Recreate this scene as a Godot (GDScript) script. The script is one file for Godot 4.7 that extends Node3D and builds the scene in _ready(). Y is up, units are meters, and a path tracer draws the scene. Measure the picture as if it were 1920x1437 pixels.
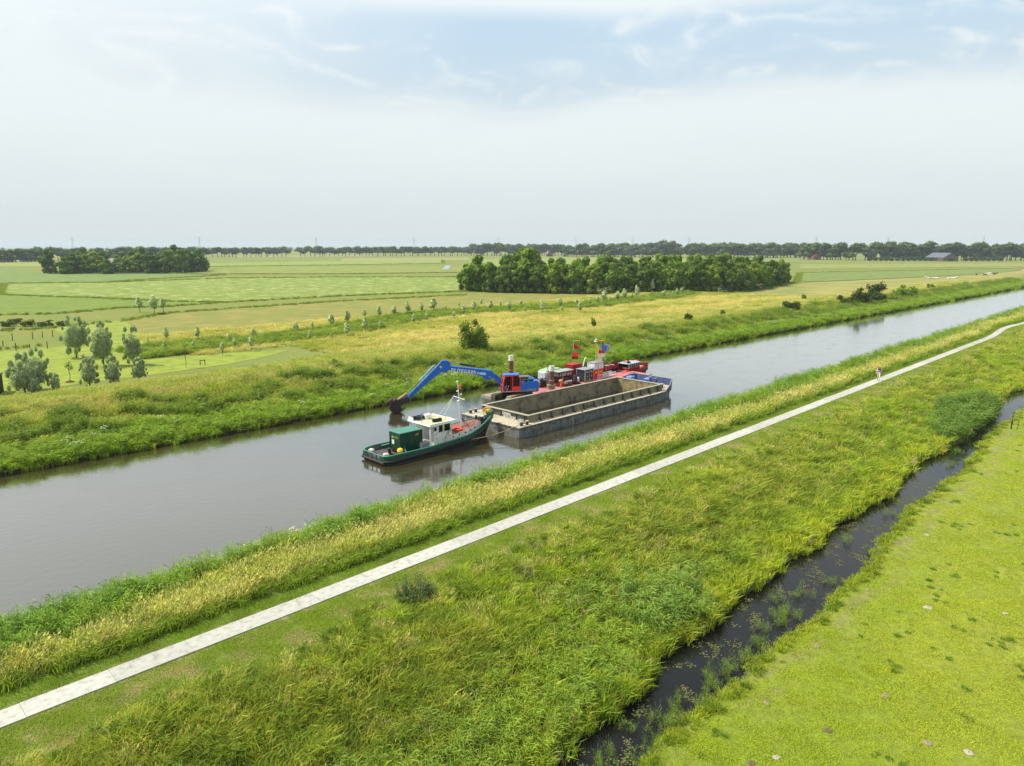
extends Node3D
# Canal with a tug, a hopper barge and a crane pontoon between Dutch polder meadows. x runs along the canal, -z across it; y = 0 is the canal's water.

var rng := RandomNumberGenerator.new()
var na := FastNoiseLite.new()
var nb := FastNoiseLite.new()
var nc := FastNoiseLite.new()
var used := {}
var M := {}
const EYE := Vector3(0, 17.8, 0)
const YAW := 44.5
const PITCH := -10.91

class Sh:
	var v := PackedVector3Array()
	var n := PackedVector3Array()
	var c := PackedColorArray()
	var uv := PackedVector2Array()
	var col := Color.WHITE
	func tri(a: Vector3, b: Vector3, d: Vector3, na_ = null, nb_ = null, nd_ = null) -> void:
		if na_ != null and (d - a).cross(b - a).dot(na_ + nb_ + nd_) < 0:
			var w := b
			b = d
			d = w
			var wn = nb_
			nb_ = nd_
			nd_ = wn
		v.append(a); v.append(b); v.append(d)
		if na_ == null:
			var q := (d - a).cross(b - a).normalized()
			n.append(q); n.append(q); n.append(q)
		else:
			n.append(na_); n.append(nb_); n.append(nd_)
		c.append(col); c.append(col); c.append(col)
	func quad(a: Vector3, b: Vector3, d: Vector3, e: Vector3) -> void:
		tri(a, b, d); tri(a, d, e)
	func hexa(p: Array) -> void:   # bottom 0..3 round, top 4..7 round
		var m := Vector3.ZERO
		for q in p: m += q / 8.0
		for f in [[0, 1, 2, 3], [4, 5, 6, 7], [0, 1, 5, 4], [1, 2, 6, 5], [2, 3, 7, 6], [3, 0, 4, 7]]:
			face([p[f[0]], p[f[1]], p[f[2]], p[f[3]]], m)
	func face(p: Array, m: Vector3) -> void:   # a flat polygon that looks away from m
		var q: Vector3 = (p[2] - p[0]).cross(p[1] - p[0])
		var flip := q.dot(p[0] - m) < 0
		for i in range(1, p.size() - 1):
			if flip: tri(p[0], p[i + 1], p[i])
			else: tri(p[0], p[i], p[i + 1])
	func box(lo: Vector3, hi: Vector3, xf := Transform3D.IDENTITY) -> void:
		var p := []
		for y in [lo.y, hi.y]:
			for q in [[lo.x, lo.z], [hi.x, lo.z], [hi.x, hi.z], [lo.x, hi.z]]: p.append(xf * Vector3(q[0], y, q[1]))
		hexa(p)
	func bev(lo: Vector3, hi: Vector3, b: float, xf := Transform3D.IDENTITY) -> void:   # box with chamfered edges
		var o := (lo + hi) / 2
		var h := (hi - lo) / 2
		b = minf(b, 0.45 * minf(h.x, minf(h.y, h.z)))
		var m := xf * o
		var P := func(x, y, z): return xf * (o + Vector3(x, y, z))
		for s in [-1, 1]:
			face([P.call(s * h.x, -h.y + b, -h.z + b), P.call(s * h.x, h.y - b, -h.z + b), P.call(s * h.x, h.y - b, h.z - b), P.call(s * h.x, -h.y + b, h.z - b)], m)
			face([P.call(-h.x + b, s * h.y, -h.z + b), P.call(h.x - b, s * h.y, -h.z + b), P.call(h.x - b, s * h.y, h.z - b), P.call(-h.x + b, s * h.y, h.z - b)], m)
			face([P.call(-h.x + b, -h.y + b, s * h.z), P.call(h.x - b, -h.y + b, s * h.z), P.call(h.x - b, h.y - b, s * h.z), P.call(-h.x + b, h.y - b, s * h.z)], m)
			for t in [-1, 1]:
				face([P.call(s * (h.x - b), t * h.y, -h.z + b), P.call(s * h.x, t * (h.y - b), -h.z + b), P.call(s * h.x, t * (h.y - b), h.z - b), P.call(s * (h.x - b), t * h.y, h.z - b)], m)
				face([P.call(s * (h.x - b), -h.y + b, t * h.z), P.call(s * h.x, -h.y + b, t * (h.z - b)), P.call(s * h.x, h.y - b, t * (h.z - b)), P.call(s * (h.x - b), h.y - b, t * h.z)], m)
				face([P.call(-h.x + b, s * (h.y - b), t * h.z), P.call(-h.x + b, s * h.y, t * (h.z - b)), P.call(h.x - b, s * h.y, t * (h.z - b)), P.call(h.x - b, s * (h.y - b), t * h.z)], m)
				for r in [-1, 1]:
					face([P.call(s * (h.x - b), t * (h.y - b), r * h.z), P.call(s * (h.x - b), t * h.y, r * (h.z - b)), P.call(s * h.x, t * (h.y - b), r * (h.z - b))], m)
	func tube(a: Vector3, b: Vector3, ra: float, rb := -1.0, k := 8, caps := true) -> void:
		if rb < 0: rb = ra
		var d := (b - a).normalized()
		var s := d.cross(Vector3.UP if absf(d.y) < 0.9 else Vector3.RIGHT).normalized()
		var t := d.cross(s)
		for i in k:
			var u := s * cos(TAU * i / k) + t * sin(TAU * i / k)
			var w := s * cos(TAU * (i + 1) / k) + t * sin(TAU * (i + 1) / k)
			tri(a + u * ra, b + u * rb, b + w * rb, u, u, w)
			tri(a + u * ra, b + w * rb, a + w * ra, u, w, w)
			if caps:
				tri(a, a + u * ra, a + w * ra, -d, -d, -d)
				tri(b, b + w * rb, b + u * rb, d, d, d)
	func path(p: Array, r: float, k := 6) -> void:
		for i in p.size() - 1: tube(p[i], p[i + 1], r, r, k)
	func ring(o: Vector3, axis: Vector3, R: float, r: float, k := 16, m := 6, from := 0.0, to := TAU) -> void:
		var a := axis.normalized()
		var s := a.cross(Vector3.UP if absf(a.y) < 0.9 else Vector3.RIGHT).normalized()
		var t := a.cross(s)
		for i in k:
			var q := []
			for e in [i, i + 1]:
				var g := lerpf(from, to, e / float(k))
				var d := s * cos(g) + t * sin(g)
				for j in m + 1:
					var nn := d * cos(TAU * j / m) + a * sin(TAU * j / m)
					q.append([o + d * R + nn * r, nn])
			for j in m:
				tri(q[j][0], q[j + 1][0], q[m + 2 + j][0], q[j][1], q[j + 1][1], q[m + 2 + j][1])
				tri(q[j][0], q[m + 2 + j][0], q[m + 1 + j][0], q[j][1], q[m + 2 + j][1], q[m + 1 + j][1])
	func lathe(prof: Array, k: int, o: Vector3) -> void:   # [radius, height] from below upwards
		for i in prof.size() - 1:
			var a: Array = prof[i]
			var b: Array = prof[i + 1]
			var sl := Vector2(b[1] - a[1], a[0] - b[0]).normalized()
			for j in k:
				var u := Vector3(cos(TAU * j / k), 0, sin(TAU * j / k))
				var w := Vector3(cos(TAU * (j + 1) / k), 0, sin(TAU * (j + 1) / k))
				var nu := u * sl.x + Vector3(0, sl.y, 0)
				var nw := w * sl.x + Vector3(0, sl.y, 0)
				var p := [o + u * a[0] + Vector3(0, a[1], 0), o + u * b[0] + Vector3(0, b[1], 0), o + w * b[0] + Vector3(0, b[1], 0), o + w * a[0] + Vector3(0, a[1], 0)]
				if b[0] > 0.0001: tri(p[0], p[1], p[2], nu, nu, nw)
				if a[0] > 0.0001: tri(p[0], p[2], p[3], nu, nw, nw)
	func prism(poly: PackedVector2Array, y0: float, y1: float, xf := Transform3D.IDENTITY) -> void:   # polygon in x, z raised from y0 to y1
		var idx := Geometry2D.triangulate_polygon(poly)
		var up := xf.basis * Vector3.UP
		for i in range(0, idx.size(), 3):
			for y in [y0, y1]:
				var q := [xf * Vector3(poly[idx[i]].x, y, poly[idx[i]].y), xf * Vector3(poly[idx[i + 1]].x, y, poly[idx[i + 1]].y), xf * Vector3(poly[idx[i + 2]].x, y, poly[idx[i + 2]].y)]
				var g: Vector3 = (q[2] - q[0]).cross(q[1] - q[0])
				if (g.dot(up) > 0) == (y == y1): tri(q[0], q[1], q[2])
				else: tri(q[0], q[2], q[1])
		var cw := Geometry2D.is_polygon_clockwise(poly)
		for i in poly.size():
			var a := poly[i]
			var b := poly[(i + 1) % poly.size()]
			var p := [xf * Vector3(a.x, y0, a.y), xf * Vector3(b.x, y0, b.y), xf * Vector3(b.x, y1, b.y), xf * Vector3(a.x, y1, a.y)]
			if cw: quad(p[0], p[3], p[2], p[1])
			else: quad(p[0], p[1], p[2], p[3])
	func rows(g: Array, flat := false, closed := false) -> void:   # a skin over rows of equally many points
		var nr := g.size()
		var nk: int = g[0].size()
		var nm := []
		for i in nr:
			var l := []
			for j in nk:
				var j0 := (j - 1 + nk) % nk if closed else maxi(j - 1, 0)
				var j1 := (j + 1) % nk if closed else mini(j + 1, nk - 1)
				var d1: Vector3 = g[mini(i + 1, nr - 1)][j] - g[maxi(i - 1, 0)][j]
				var d2: Vector3 = g[i][j1] - g[i][j0]
				l.append(d1.cross(d2).normalized())
			nm.append(l)
		for i in nr - 1:
			for j in (nk if closed else nk - 1):
				var k := (j + 1) % nk
				if flat:
					quad(g[i][j], g[i][k], g[i + 1][k], g[i + 1][j])
				else:
					tri(g[i][j], g[i][k], g[i + 1][k], nm[i][j], nm[i][k], nm[i + 1][k])
					tri(g[i][j], g[i + 1][k], g[i + 1][j], nm[i][j], nm[i + 1][k], nm[i + 1][j])
	func mesh(m: Material) -> ArrayMesh:
		var a := []
		a.resize(Mesh.ARRAY_MAX)
		a[Mesh.ARRAY_VERTEX] = v
		a[Mesh.ARRAY_NORMAL] = n
		a[Mesh.ARRAY_COLOR] = c
		if uv.size() == v.size(): a[Mesh.ARRAY_TEX_UV] = uv
		var r := ArrayMesh.new()
		r.add_surface_from_arrays(Mesh.PRIMITIVE_TRIANGLES, a)
		r.surface_set_material(0, m)
		return r

func numbered(called: String) -> String:
	if not used.has(called):
		used[called] = 0
		return called
	used[called] += 1
	return "%s_%03d" % [called, used[called]]

func thing(called: String, label: String, category: String, at := Vector3.ZERO, turn := 0.0, group := "") -> Node3D:
	var o := Node3D.new()
	o.name = numbered(called)
	add_child(o)
	o.position = at
	o.rotation.y = turn
	o.set_meta("label", label)
	o.set_meta("category", category)
	if group: o.set_meta("group", group)
	return o

func part(called: String, s: Sh, m: Material, parent: Node3D, label := "") -> MeshInstance3D:
	var o := MeshInstance3D.new()
	var k := 0
	var nm := called
	while parent.has_node(NodePath(nm)):
		k += 1
		nm = "%s_%03d" % [called, k]
	o.name = nm
	o.mesh = s.mesh(m)
	parent.add_child(o)
	if label: o.set_meta("label", label)
	return o

func single(called: String, s: Sh, m: Material, label: String, category: String, at := Vector3.ZERO, turn := 0.0, group := "") -> MeshInstance3D:
	var o := MeshInstance3D.new()
	o.name = numbered(called)
	o.mesh = s.mesh(m)
	add_child(o)
	o.position = at
	o.rotation.y = turn
	o.set_meta("label", label)
	o.set_meta("category", category)
	if group: o.set_meta("group", group)
	return o

func struct(called: String, s: Sh, m: Material, label: String, category: String) -> MeshInstance3D:
	var o := single(called, s, m, label, category)
	o.set_meta("kind", "structure")
	return o

func dup(root: Node3D, called: String, label: String, at: Vector3, turn: float, group := "", sc := Vector3.ONE) -> Node3D:
	var r: Node3D = root.duplicate()
	r.name = numbered(called)
	add_child(r)
	r.position = at
	r.rotation = Vector3(0, turn, 0)
	r.scale = sc
	r.set_meta("label", label)
	if group: r.set_meta("group", group)
	return r

func mat(c: Color, rough := 0.6, metal := 0.0, tex: Texture2D = null, per_m := 0.3, bump: Texture2D = null, depth := 1.0, vcol := false) -> StandardMaterial3D:
	var m := StandardMaterial3D.new()
	m.albedo_color = c
	m.roughness = rough
	m.metallic = metal
	if tex: m.albedo_texture = tex
	if bump:
		m.heightmap_enabled = true
		m.heightmap_texture = bump
		m.heightmap_scale = depth
	if tex or bump:
		m.uv1_triplanar = true
		m.uv1_world_triplanar = true
		m.uv1_scale = Vector3.ONE * per_m
	m.vertex_color_use_as_albedo = vcol
	return m

func lin(r: float, g: float, b: float) -> Color: return Color(r, g, b)

func noise_tex(size: int, freq: float, oct: int, seed_: int, cols: Array, at: Array, kind := FastNoiseLite.TYPE_SIMPLEX_SMOOTH, gain := 0.5) -> ImageTexture:
	var f := FastNoiseLite.new()
	f.seed = seed_
	f.noise_type = kind
	f.frequency = freq
	f.fractal_octaves = oct
	f.fractal_gain = gain
	var im := f.get_seamless_image(size, size)
	im.convert(Image.FORMAT_L8)
	var src := im.get_data()
	var lut := PackedByteArray()
	lut.resize(768)
	var g := Gradient.new()
	g.offsets = PackedFloat32Array(at)
	g.colors = PackedColorArray(cols)
	for i in 256:
		var q := g.sample(i / 255.0)
		lut[i * 3] = q.r8; lut[i * 3 + 1] = q.g8; lut[i * 3 + 2] = q.b8
	var dst := PackedByteArray()
	dst.resize(size * size * 3)
	for i in src.size():
		var k := src[i] * 3
		dst[i * 3] = lut[k]; dst[i * 3 + 1] = lut[k + 1]; dst[i * 3 + 2] = lut[k + 2]
	return ImageTexture.create_from_image(Image.create_from_data(size, size, false, Image.FORMAT_RGB8, dst))

func seen(p: Vector3, margin := 1.12) -> bool:   # inside the photograph's view, with some room round it
	var q := p - EYE
	var f := Vector3(sin(deg_to_rad(YAW)) * cos(deg_to_rad(PITCH)), sin(deg_to_rad(PITCH)), -cos(deg_to_rad(YAW)) * cos(deg_to_rad(PITCH)))
	var r := Vector3(cos(deg_to_rad(YAW)), 0, sin(deg_to_rad(YAW)))
	var d := q.dot(f)
	if d < 4.0: return false
	return absf(q.dot(r)) < d * 0.721 * margin + 1.5 and absf(q.dot(r.cross(f))) < d * 0.541 * margin + 1.5

func _ready() -> void:
	var cam := Camera3D.new()
	cam.name = "camera"
	add_child(cam)
	cam.position = EYE
	cam.rotation_degrees = Vector3(PITCH, -YAW, 0)
	cam.fov = 56.75
	cam.near = 0.5
	cam.far = 20000.0
	var we := WorldEnvironment.new()
	we.name = "world"
	var e := Environment.new()
	e.background_mode = Environment.BG_SKY
	e.sky = Sky.new()
	rng.seed = 11
	na.seed = 3; na.frequency = 1.0; na.fractal_octaves = 3
	nb.seed = 8; nb.frequency = 1.0; nb.fractal_octaves = 2
	nc.seed = 21; nc.frequency = 1.0; nc.fractal_octaves = 5; nc.fractal_gain = 0.55
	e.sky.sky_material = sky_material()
	e.tonemap_mode = Environment.TONE_MAPPER_LINEAR
	e.tonemap_exposure = 1.32
	e.sdfgi_enabled = true
	e.ssao_enabled = true
	e.ssil_enabled = true
	e.fog_enabled = true
	e.fog_density = FOG
	e.fog_light_color = Color(0.86, 0.92, 0.97)
	we.environment = e
	add_child(we)
	var sun := DirectionalLight3D.new()
	sun.name = "sun"
	sun.light_energy = 1.5
	sun.light_color = Color(1.0, 0.96, 0.88)
	sun.light_angular_distance = 1.0
	sun.shadow_enabled = true
	add_child(sun)
	sun.look_at_from_position(Vector3.ZERO, Vector3(0.50, -1.12, 0.62), Vector3.UP)
	materials()
	terrain()
	water()
	fields()
	ditch_weed()
	path_slabs()
	trees()
	bushes()
	farms()
	barge()
	pontoon()
	excavator()
	pontoon_gear()
	tug()
	red_boats()
	walker()
	animals()
	meadow_things()
	grasses()

const FOG := 0.00012
const SKY := 0.80

func sky_material() -> PanoramaSkyMaterial:
	var W := 2048
	var H := 1024
	var data := PackedFloat32Array()
	data.resize(W * H * 3)
	var y0 := deg_to_rad(YAW)
	for j in H:
		var el := PI / 2 - (j + 0.5) / H * PI
		var eld := rad_to_deg(el)
		for i in W:
			var c := Vector3(0.58, 0.66, 0.69)
			if el > 0:
				var az := wrapf((i + 0.5) / W * TAU, -PI, PI)
				var dx := sin(az) * cos(el)
				var dz := -cos(az) * cos(el)
				var k := 1.0 / (sin(el) + 0.12)
				var px := dx * k
				var pz := dz * k
				# the clear air behind the clouds
				var air := Vector3(0.64, 0.72, 0.755).lerp(Vector3(0.535, 0.695, 0.835), smoothstep(5.0, 17.0, eld))
				air = air.lerp(Vector3(0.46, 0.63, 0.82), smoothstep(20.0, 80.0, eld))
				var rel := rad_to_deg(wrapf(az - y0, -PI, PI))
				# thin white veil: a wide sheet towards the sun's side, a band low over the land, wisps in the gap
				var big := nb.get_noise_2d(px * 0.55 + 3.0, pz * 0.55) * 0.5 + 0.5
				var gap := smoothstep(9.4, 12.4, eld + 2.2 * (big - 0.5) * 2.0) * (1.0 - smoothstep(15.8, 17.6, eld + 1.6 * (big - 0.5)))
				gap *= smoothstep(-34.0, 0.0, rel + 22.0 * (big - 0.5)) if absf(rel) < 90 else 1.0
				var open := 0.16 + 0.3 * smoothstep(0.45, 0.75, big)
				open *= smoothstep(19.0, 32.0, eld)
				gap = maxf(gap, open)
				var wx := na.get_noise_2d(px * 0.8, pz * 0.8) * 0.55
				var wz := na.get_noise_2d(px * 0.8 + 9.0, pz * 0.8 + 4.0) * 0.55
				var w := nc.get_noise_2d((px * 0.8 + pz * 0.6 + wx) * 1.1, (pz * 0.8 - px * 0.6 + wz) * 4.2)
				var fine := nc.get_noise_2d((px + wx) * 2.6 + 5.0, (pz + wz) * 5.2)
				var veil := 0.84 - 0.80 * gap + 0.70 * smoothstep(0.02, 0.66, w * 0.75 + 0.55 * fine) * gap
				veil += 0.10 * w
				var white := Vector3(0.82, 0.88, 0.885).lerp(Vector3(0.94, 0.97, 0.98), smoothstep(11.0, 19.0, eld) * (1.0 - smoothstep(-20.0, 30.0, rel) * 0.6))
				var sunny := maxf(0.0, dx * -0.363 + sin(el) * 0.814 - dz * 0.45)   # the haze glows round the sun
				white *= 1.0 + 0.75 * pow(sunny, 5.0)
				white = Vector3(0.675, 0.735, 0.745).lerp(white, smoothstep(0.5, 9.5, eld + 1.5 * (big - 0.5)))
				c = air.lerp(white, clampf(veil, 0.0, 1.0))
			var p := (j * W + i) * 3
			data[p] = c.x * SKY; data[p + 1] = c.y * SKY; data[p + 2] = c.z * SKY
	var m := PanoramaSkyMaterial.new()
	m.panorama = ImageTexture.create_from_image(Image.create_from_data(W, H, false, Image.FORMAT_RGBF, data.to_byte_array()))
	return m
func materials() -> void:
	M.mottle = noise_tex(1024, 0.012, 6, 5, [Color(0.62, 0.62, 0.6), Color(0.82, 0.82, 0.8), Color(1, 1, 0.97)], [0.15, 0.5, 0.85], FastNoiseLite.TYPE_SIMPLEX_SMOOTH, 0.62)
	M.fieldtex = noise_tex(1024, 0.012, 6, 6, [Color(0.80, 0.80, 0.76), Color(0.92, 0.92, 0.9), Color(1, 1, 0.97)], [0.15, 0.5, 0.85], FastNoiseLite.TYPE_SIMPLEX_SMOOTH, 0.66)
	M.grain = noise_tex(512, 0.05, 4, 9, [Color(0.7, 0.7, 0.7), Color(1, 1, 1)], [0.2, 0.8])
	M.dirt = noise_tex(512, 0.016, 6, 14, [Color(0.60, 0.58, 0.54), Color(0.85, 0.84, 0.82), Color(1, 1, 1)], [0.15, 0.45, 0.8], FastNoiseLite.TYPE_SIMPLEX_SMOOTH, 0.6)
	M.paint = noise_tex(512, 0.02, 5, 31, [Color(0.7, 0.69, 0.68), Color(0.95, 0.95, 0.95), Color(1, 1, 1)], [0.12, 0.4, 0.8])
	M.rust = noise_tex(512, 0.03, 5, 44, [Color(0.22, 0.12, 0.08), Color(0.42, 0.26, 0.18), Color(0.55, 0.40, 0.32)], [0.2, 0.5, 0.8])
	M.mudwall = noise_tex(1024, 0.009, 6, 52, [Color(0.30, 0.29, 0.27), Color(0.47, 0.455, 0.41), Color(0.52, 0.50, 0.44), Color(0.57, 0.54, 0.46)], [0.16, 0.34, 0.55, 0.85], FastNoiseLite.TYPE_SIMPLEX_SMOOTH, 0.58)
	M.rough = noise_tex(512, 0.04, 5, 66, [Color(0, 0, 0), Color(1, 1, 1)], [0.1, 0.9])
	M.ground = mat(Color.WHITE, 1.0, 0, M.fieldtex, 0.13, M.rough, 4.0, true)
	M.leaf = mat(Color.WHITE, 0.6, 0, null, 1, null, 1, true)
	M.leaf.backlight_enabled = true
	M.leaf.backlight = Color(0.82, 0.9, 0.6)
	M.leaf.metallic_specular = 0.3
	M.blade = M.leaf.duplicate()
	M.blade.roughness = 0.7
	M.blade.backlight = Color(0.85, 0.92, 0.6)
	M.bark = mat(Color(0.36, 0.31, 0.26), 0.95, 0, M.grain, 0.8)
	M.white = mat(Color(0.90, 0.90, 0.87), 0.4, 0, M.paint, 0.35)
	M.glass = mat(Color(0.04, 0.05, 0.06), 0.08)
	M.black = mat(Color(0.045, 0.045, 0.05), 0.55, 0, M.paint, 0.4)
	M.steel = mat(Color(0.56, 0.57, 0.58), 0.5, 0.3, M.paint, 0.5)
	M.grey = mat(Color(0.52, 0.54, 0.56), 0.6, 0, M.paint, 0.4)
	M.red = mat(Color(0.78, 0.06, 0.05), 0.4, 0, M.paint, 0.5)
	M.darkred = mat(Color(0.55, 0.04, 0.05), 0.45, 0, M.paint, 0.4)
	M.blue = mat(Color(0.03, 0.40, 0.80), 0.4, 0, M.paint, 0.35)
	M.yellow = mat(Color(0.93, 0.72, 0.08), 0.5)
	M.orange = mat(Color(0.92, 0.36, 0.10), 0.5)
	M.rope = mat(Color(0.75, 0.62, 0.36), 0.9, 0, M.grain, 4.0)

func zc(x: float) -> float:   # middle of the path
	var z := -28.2 - 0.0145 * clampf(x, -80.0, 260.0)
	z -= 1.3 * smoothstep(150.0, 172.0, x) - 0.9 * smoothstep(174.0, 186.0, x) + 1.4 * smoothstep(188.0, 215.0, x)
	return z
func zbank(x: float) -> float:   # the canal's near edge
	return -36.4 - 0.0145 * clampf(x, -80.0, 320.0)
func zr(x: float) -> float:   # the ditch's edge towards the pasture
	return -11.85 - 0.042 * clampf(x, -60.0, 160.0) + 0.35 * sin(x * 0.21) + 0.18 * sin(x * 0.77 + 1.0)
func zl(x: float) -> float:   # the ditch's edge towards the dike
	var z := -14.55 - 0.036 * clampf(x, -60.0, 160.0) + 0.4 * sin(x * 0.33 + 2.0) + 0.25 * sin(x * 0.91)
	z -= 0.8 * exp(-pow((x - 36.0) / 4.0, 2)) - 1.5 * exp(-pow((x - 84.0) / 7.0, 2))
	return minf(z, zr(x) - 0.9)

func ground_h(x: float, z: float) -> float:
	var bump := 0.09 * na.get_noise_2d(x * 0.12, z * 0.12)
	var r := zr(x)
	var l := zl(x)
	var pc := zc(x)
	var b := zbank(x)
	var h := 0.0
	if z > r:
		h = lerpf(-1.05, -0.3, smoothstep(-0.3, 0.8, z - r)) + bump * 0.5
	elif z > l:
		h = -1.4 + 0.35 * maxf(smoothstep(0.6, 0.0, r - z), smoothstep(0.6, 0.0, z - l))
	elif z > pc + 0.7:
		var t := (l - z) / maxf(l - (pc + 0.7), 0.1)
		h = lerpf(-1.05, -0.55, smoothstep(0.0, 0.06, t)) + 2.13 * smoothstep(0.0, 0.86, t) + bump * (1.0 - smoothstep(0.75, 0.95, t)) * 2.0
	elif z > pc - 0.7:
		h = 1.58
	elif z > b:
		var t := (pc - 0.7 - z) / (pc - 0.7 - b)
		h = 1.58 - 0.12 * smoothstep(0.1, 0.5, t) - 1.25 * smoothstep(0.76, 1.0, t) + bump * smoothstep(0.2, 0.4, t)
	elif z > -66.8:
		h = -1.6 * minf(smoothstep(0.0, 1.2, b - z), smoothstep(-66.75, -66.5, z)) + 0.15 * (1.0 - smoothstep(0.0, 0.4, b - z))
		if z < -66.7: h = 0.3
	else:
		var crest := 1.7 - 0.5 * smoothstep(140.0, 320.0, x)
		h = lerpf(0.35, 0.75, smoothstep(-66.8, -70.0, z))
		h = lerpf(h, crest, smoothstep(-69.0, -80.0, z))
		h = lerpf(h, 0.18, smoothstep(-86.0, -103.0, z))
		h += bump * 2.0 * smoothstep(-70.0, -74.0, z) * (1.0 - smoothstep(-94.0, -103.0, z))
	return h

func ground_c(x: float, z: float) -> Color:
	var n1 := na.get_noise_2d(x * 0.05, z * 0.05)
	var n2 := nb.get_noise_2d(x * 0.3, z * 0.3)
	var pc := zc(x)
	var c := Vector3(0.155, 0.20, 0.028)
	if z > zr(x) + 0.5:
		c = Vector3(0.165, 0.22, 0.014).lerp(Vector3(0.21, 0.245, 0.02), clampf(0.5 + 0.8 * n1 + 0.3 * n2, 0, 1))
		var mud := smoothstep(0.9, 1.3, z - zr(x)) * (1.0 - smoothstep(1.7, 2.6, z - zr(x))) * smoothstep(0.1, 0.35, nb.get_noise_2d(x * 0.6, z * 1.4 + 30.0))
		c = c.lerp(Vector3(0.20, 0.175, 0.095), mud * 0.7)
	elif z > zl(x) - 0.4: c = Vector3(0.05, 0.045, 0.025)
	elif z > pc + 3.2: c = Vector3(0.085, 0.115, 0.022)
	elif z > pc + 0.6: c = Vector3(0.13, 0.175, 0.018).lerp(Vector3(0.25, 0.225, 0.09), clampf(0.25 + 1.1 * n2 + 0.4 * n1, 0, 1))
	elif z > pc - 0.6: c = Vector3(0.24, 0.2, 0.12)
	elif z > pc - 2.0: c = Vector3(0.12, 0.185, 0.018)
	elif z > -60.0: c = Vector3(0.09, 0.12, 0.025)
	elif z > -72.0: c = Vector3(0.10, 0.17, 0.02)
	elif z > -104.0: c = Vector3(0.135, 0.165, 0.02).lerp(Vector3(0.20, 0.205, 0.035), clampf(0.5 + 1.1 * n1 + 0.5 * n2, 0, 1))
	if z < -84.0 and z > -150.0 and x > 45.0: c = c.lerp(Vector3(0.32, 0.285, 0.085), clampf(0.55 + n1 + 0.4 * n2, 0, 1) * smoothstep(-84.0, -92.0, z) * smoothstep(45.0, 95.0, x))
	elif z <= -104.0: c = Vector3(0.140, 0.190, 0.018).lerp(Vector3(0.185, 0.20, 0.03), clampf(0.5 + 0.9 * n1, 0, 1))
	return Color(c.x, c.y, c.z)

func grid_lines(parts: Array) -> PackedFloat32Array:   # [from, to, step] one after the other
	var o := PackedFloat32Array()
	for p in parts:
		var x: float = p[0]
		while x < p[1] - 0.001:
			o.append(x)
			x += p[2]
	o.append(parts[-1][1])
	return o

func terrain() -> void:
	var xs := grid_lines([[-9000, -600, 1400], [-600, -60, 60], [-60, 130, 1.25], [130, 260, 2.6], [260, 600, 10], [600, 1400, 80], [1400, 9000, 950]])
	var zs := grid_lines([[-9000, -1000, 1000], [-1000, -200, 50], [-200, -104, 6], [-104, -68, 1.0], [-68, -66, 0.25], [-66, -46, 4], [-46, -26, 0.35], [-26, -9, 0.4], [-9, 30, 1.3], [30, 200, 10], [200, 9000, 1100]])
	var nx := xs.size()
	var nz := zs.size()
	var v := PackedVector3Array()
	var n := PackedVector3Array()
	var c := PackedColorArray()
	var idx := PackedInt32Array()
	for z in zs:
		for x in xs:
			v.append(Vector3(x, ground_h(x, z), z))
			c.append(ground_c(x, z))
	for j in nz:
		for i in nx:
			var a := v[j * nx + mini(i + 1, nx - 1)] - v[j * nx + maxi(i - 1, 0)]
			var b := v[mini(j + 1, nz - 1) * nx + i] - v[maxi(j - 1, 0) * nx + i]
			n.append(b.cross(a).normalized())
			if i < nx - 1 and j < nz - 1:
				var q := j * nx + i
				idx.append_array([q, q + 1, q + nx + 1, q, q + nx + 1, q + nx])
	var arr := []
	arr.resize(Mesh.ARRAY_MAX)
	arr[Mesh.ARRAY_VERTEX] = v
	arr[Mesh.ARRAY_NORMAL] = n
	arr[Mesh.ARRAY_COLOR] = c
	arr[Mesh.ARRAY_INDEX] = idx
	var me := ArrayMesh.new()
	me.add_surface_from_arrays(Mesh.PRIMITIVE_TRIANGLES, arr)
	me.surface_set_material(0, M.ground)
	var o := MeshInstance3D.new()
	o.name = "ground"
	o.mesh = me
	o.set_meta("kind", "structure")
	o.set_meta("label", "flat grassy polder land with dikes along the canal")
	o.set_meta("category", "ground")
	add_child(o)
	# timber edge of the far bank
	var s := Sh.new()
	s.box(Vector3(-300, -0.6, -66.86), Vector3(420, 0.20, -66.66))
	var q := struct("bank_revetment", s, mat(Color(0.20, 0.17, 0.13), 0.9, 0, M.dirt, 0.5), "dark timber edging along the far bank of the canal", "revetment")
	q.set_meta("kind", "structure")

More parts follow.
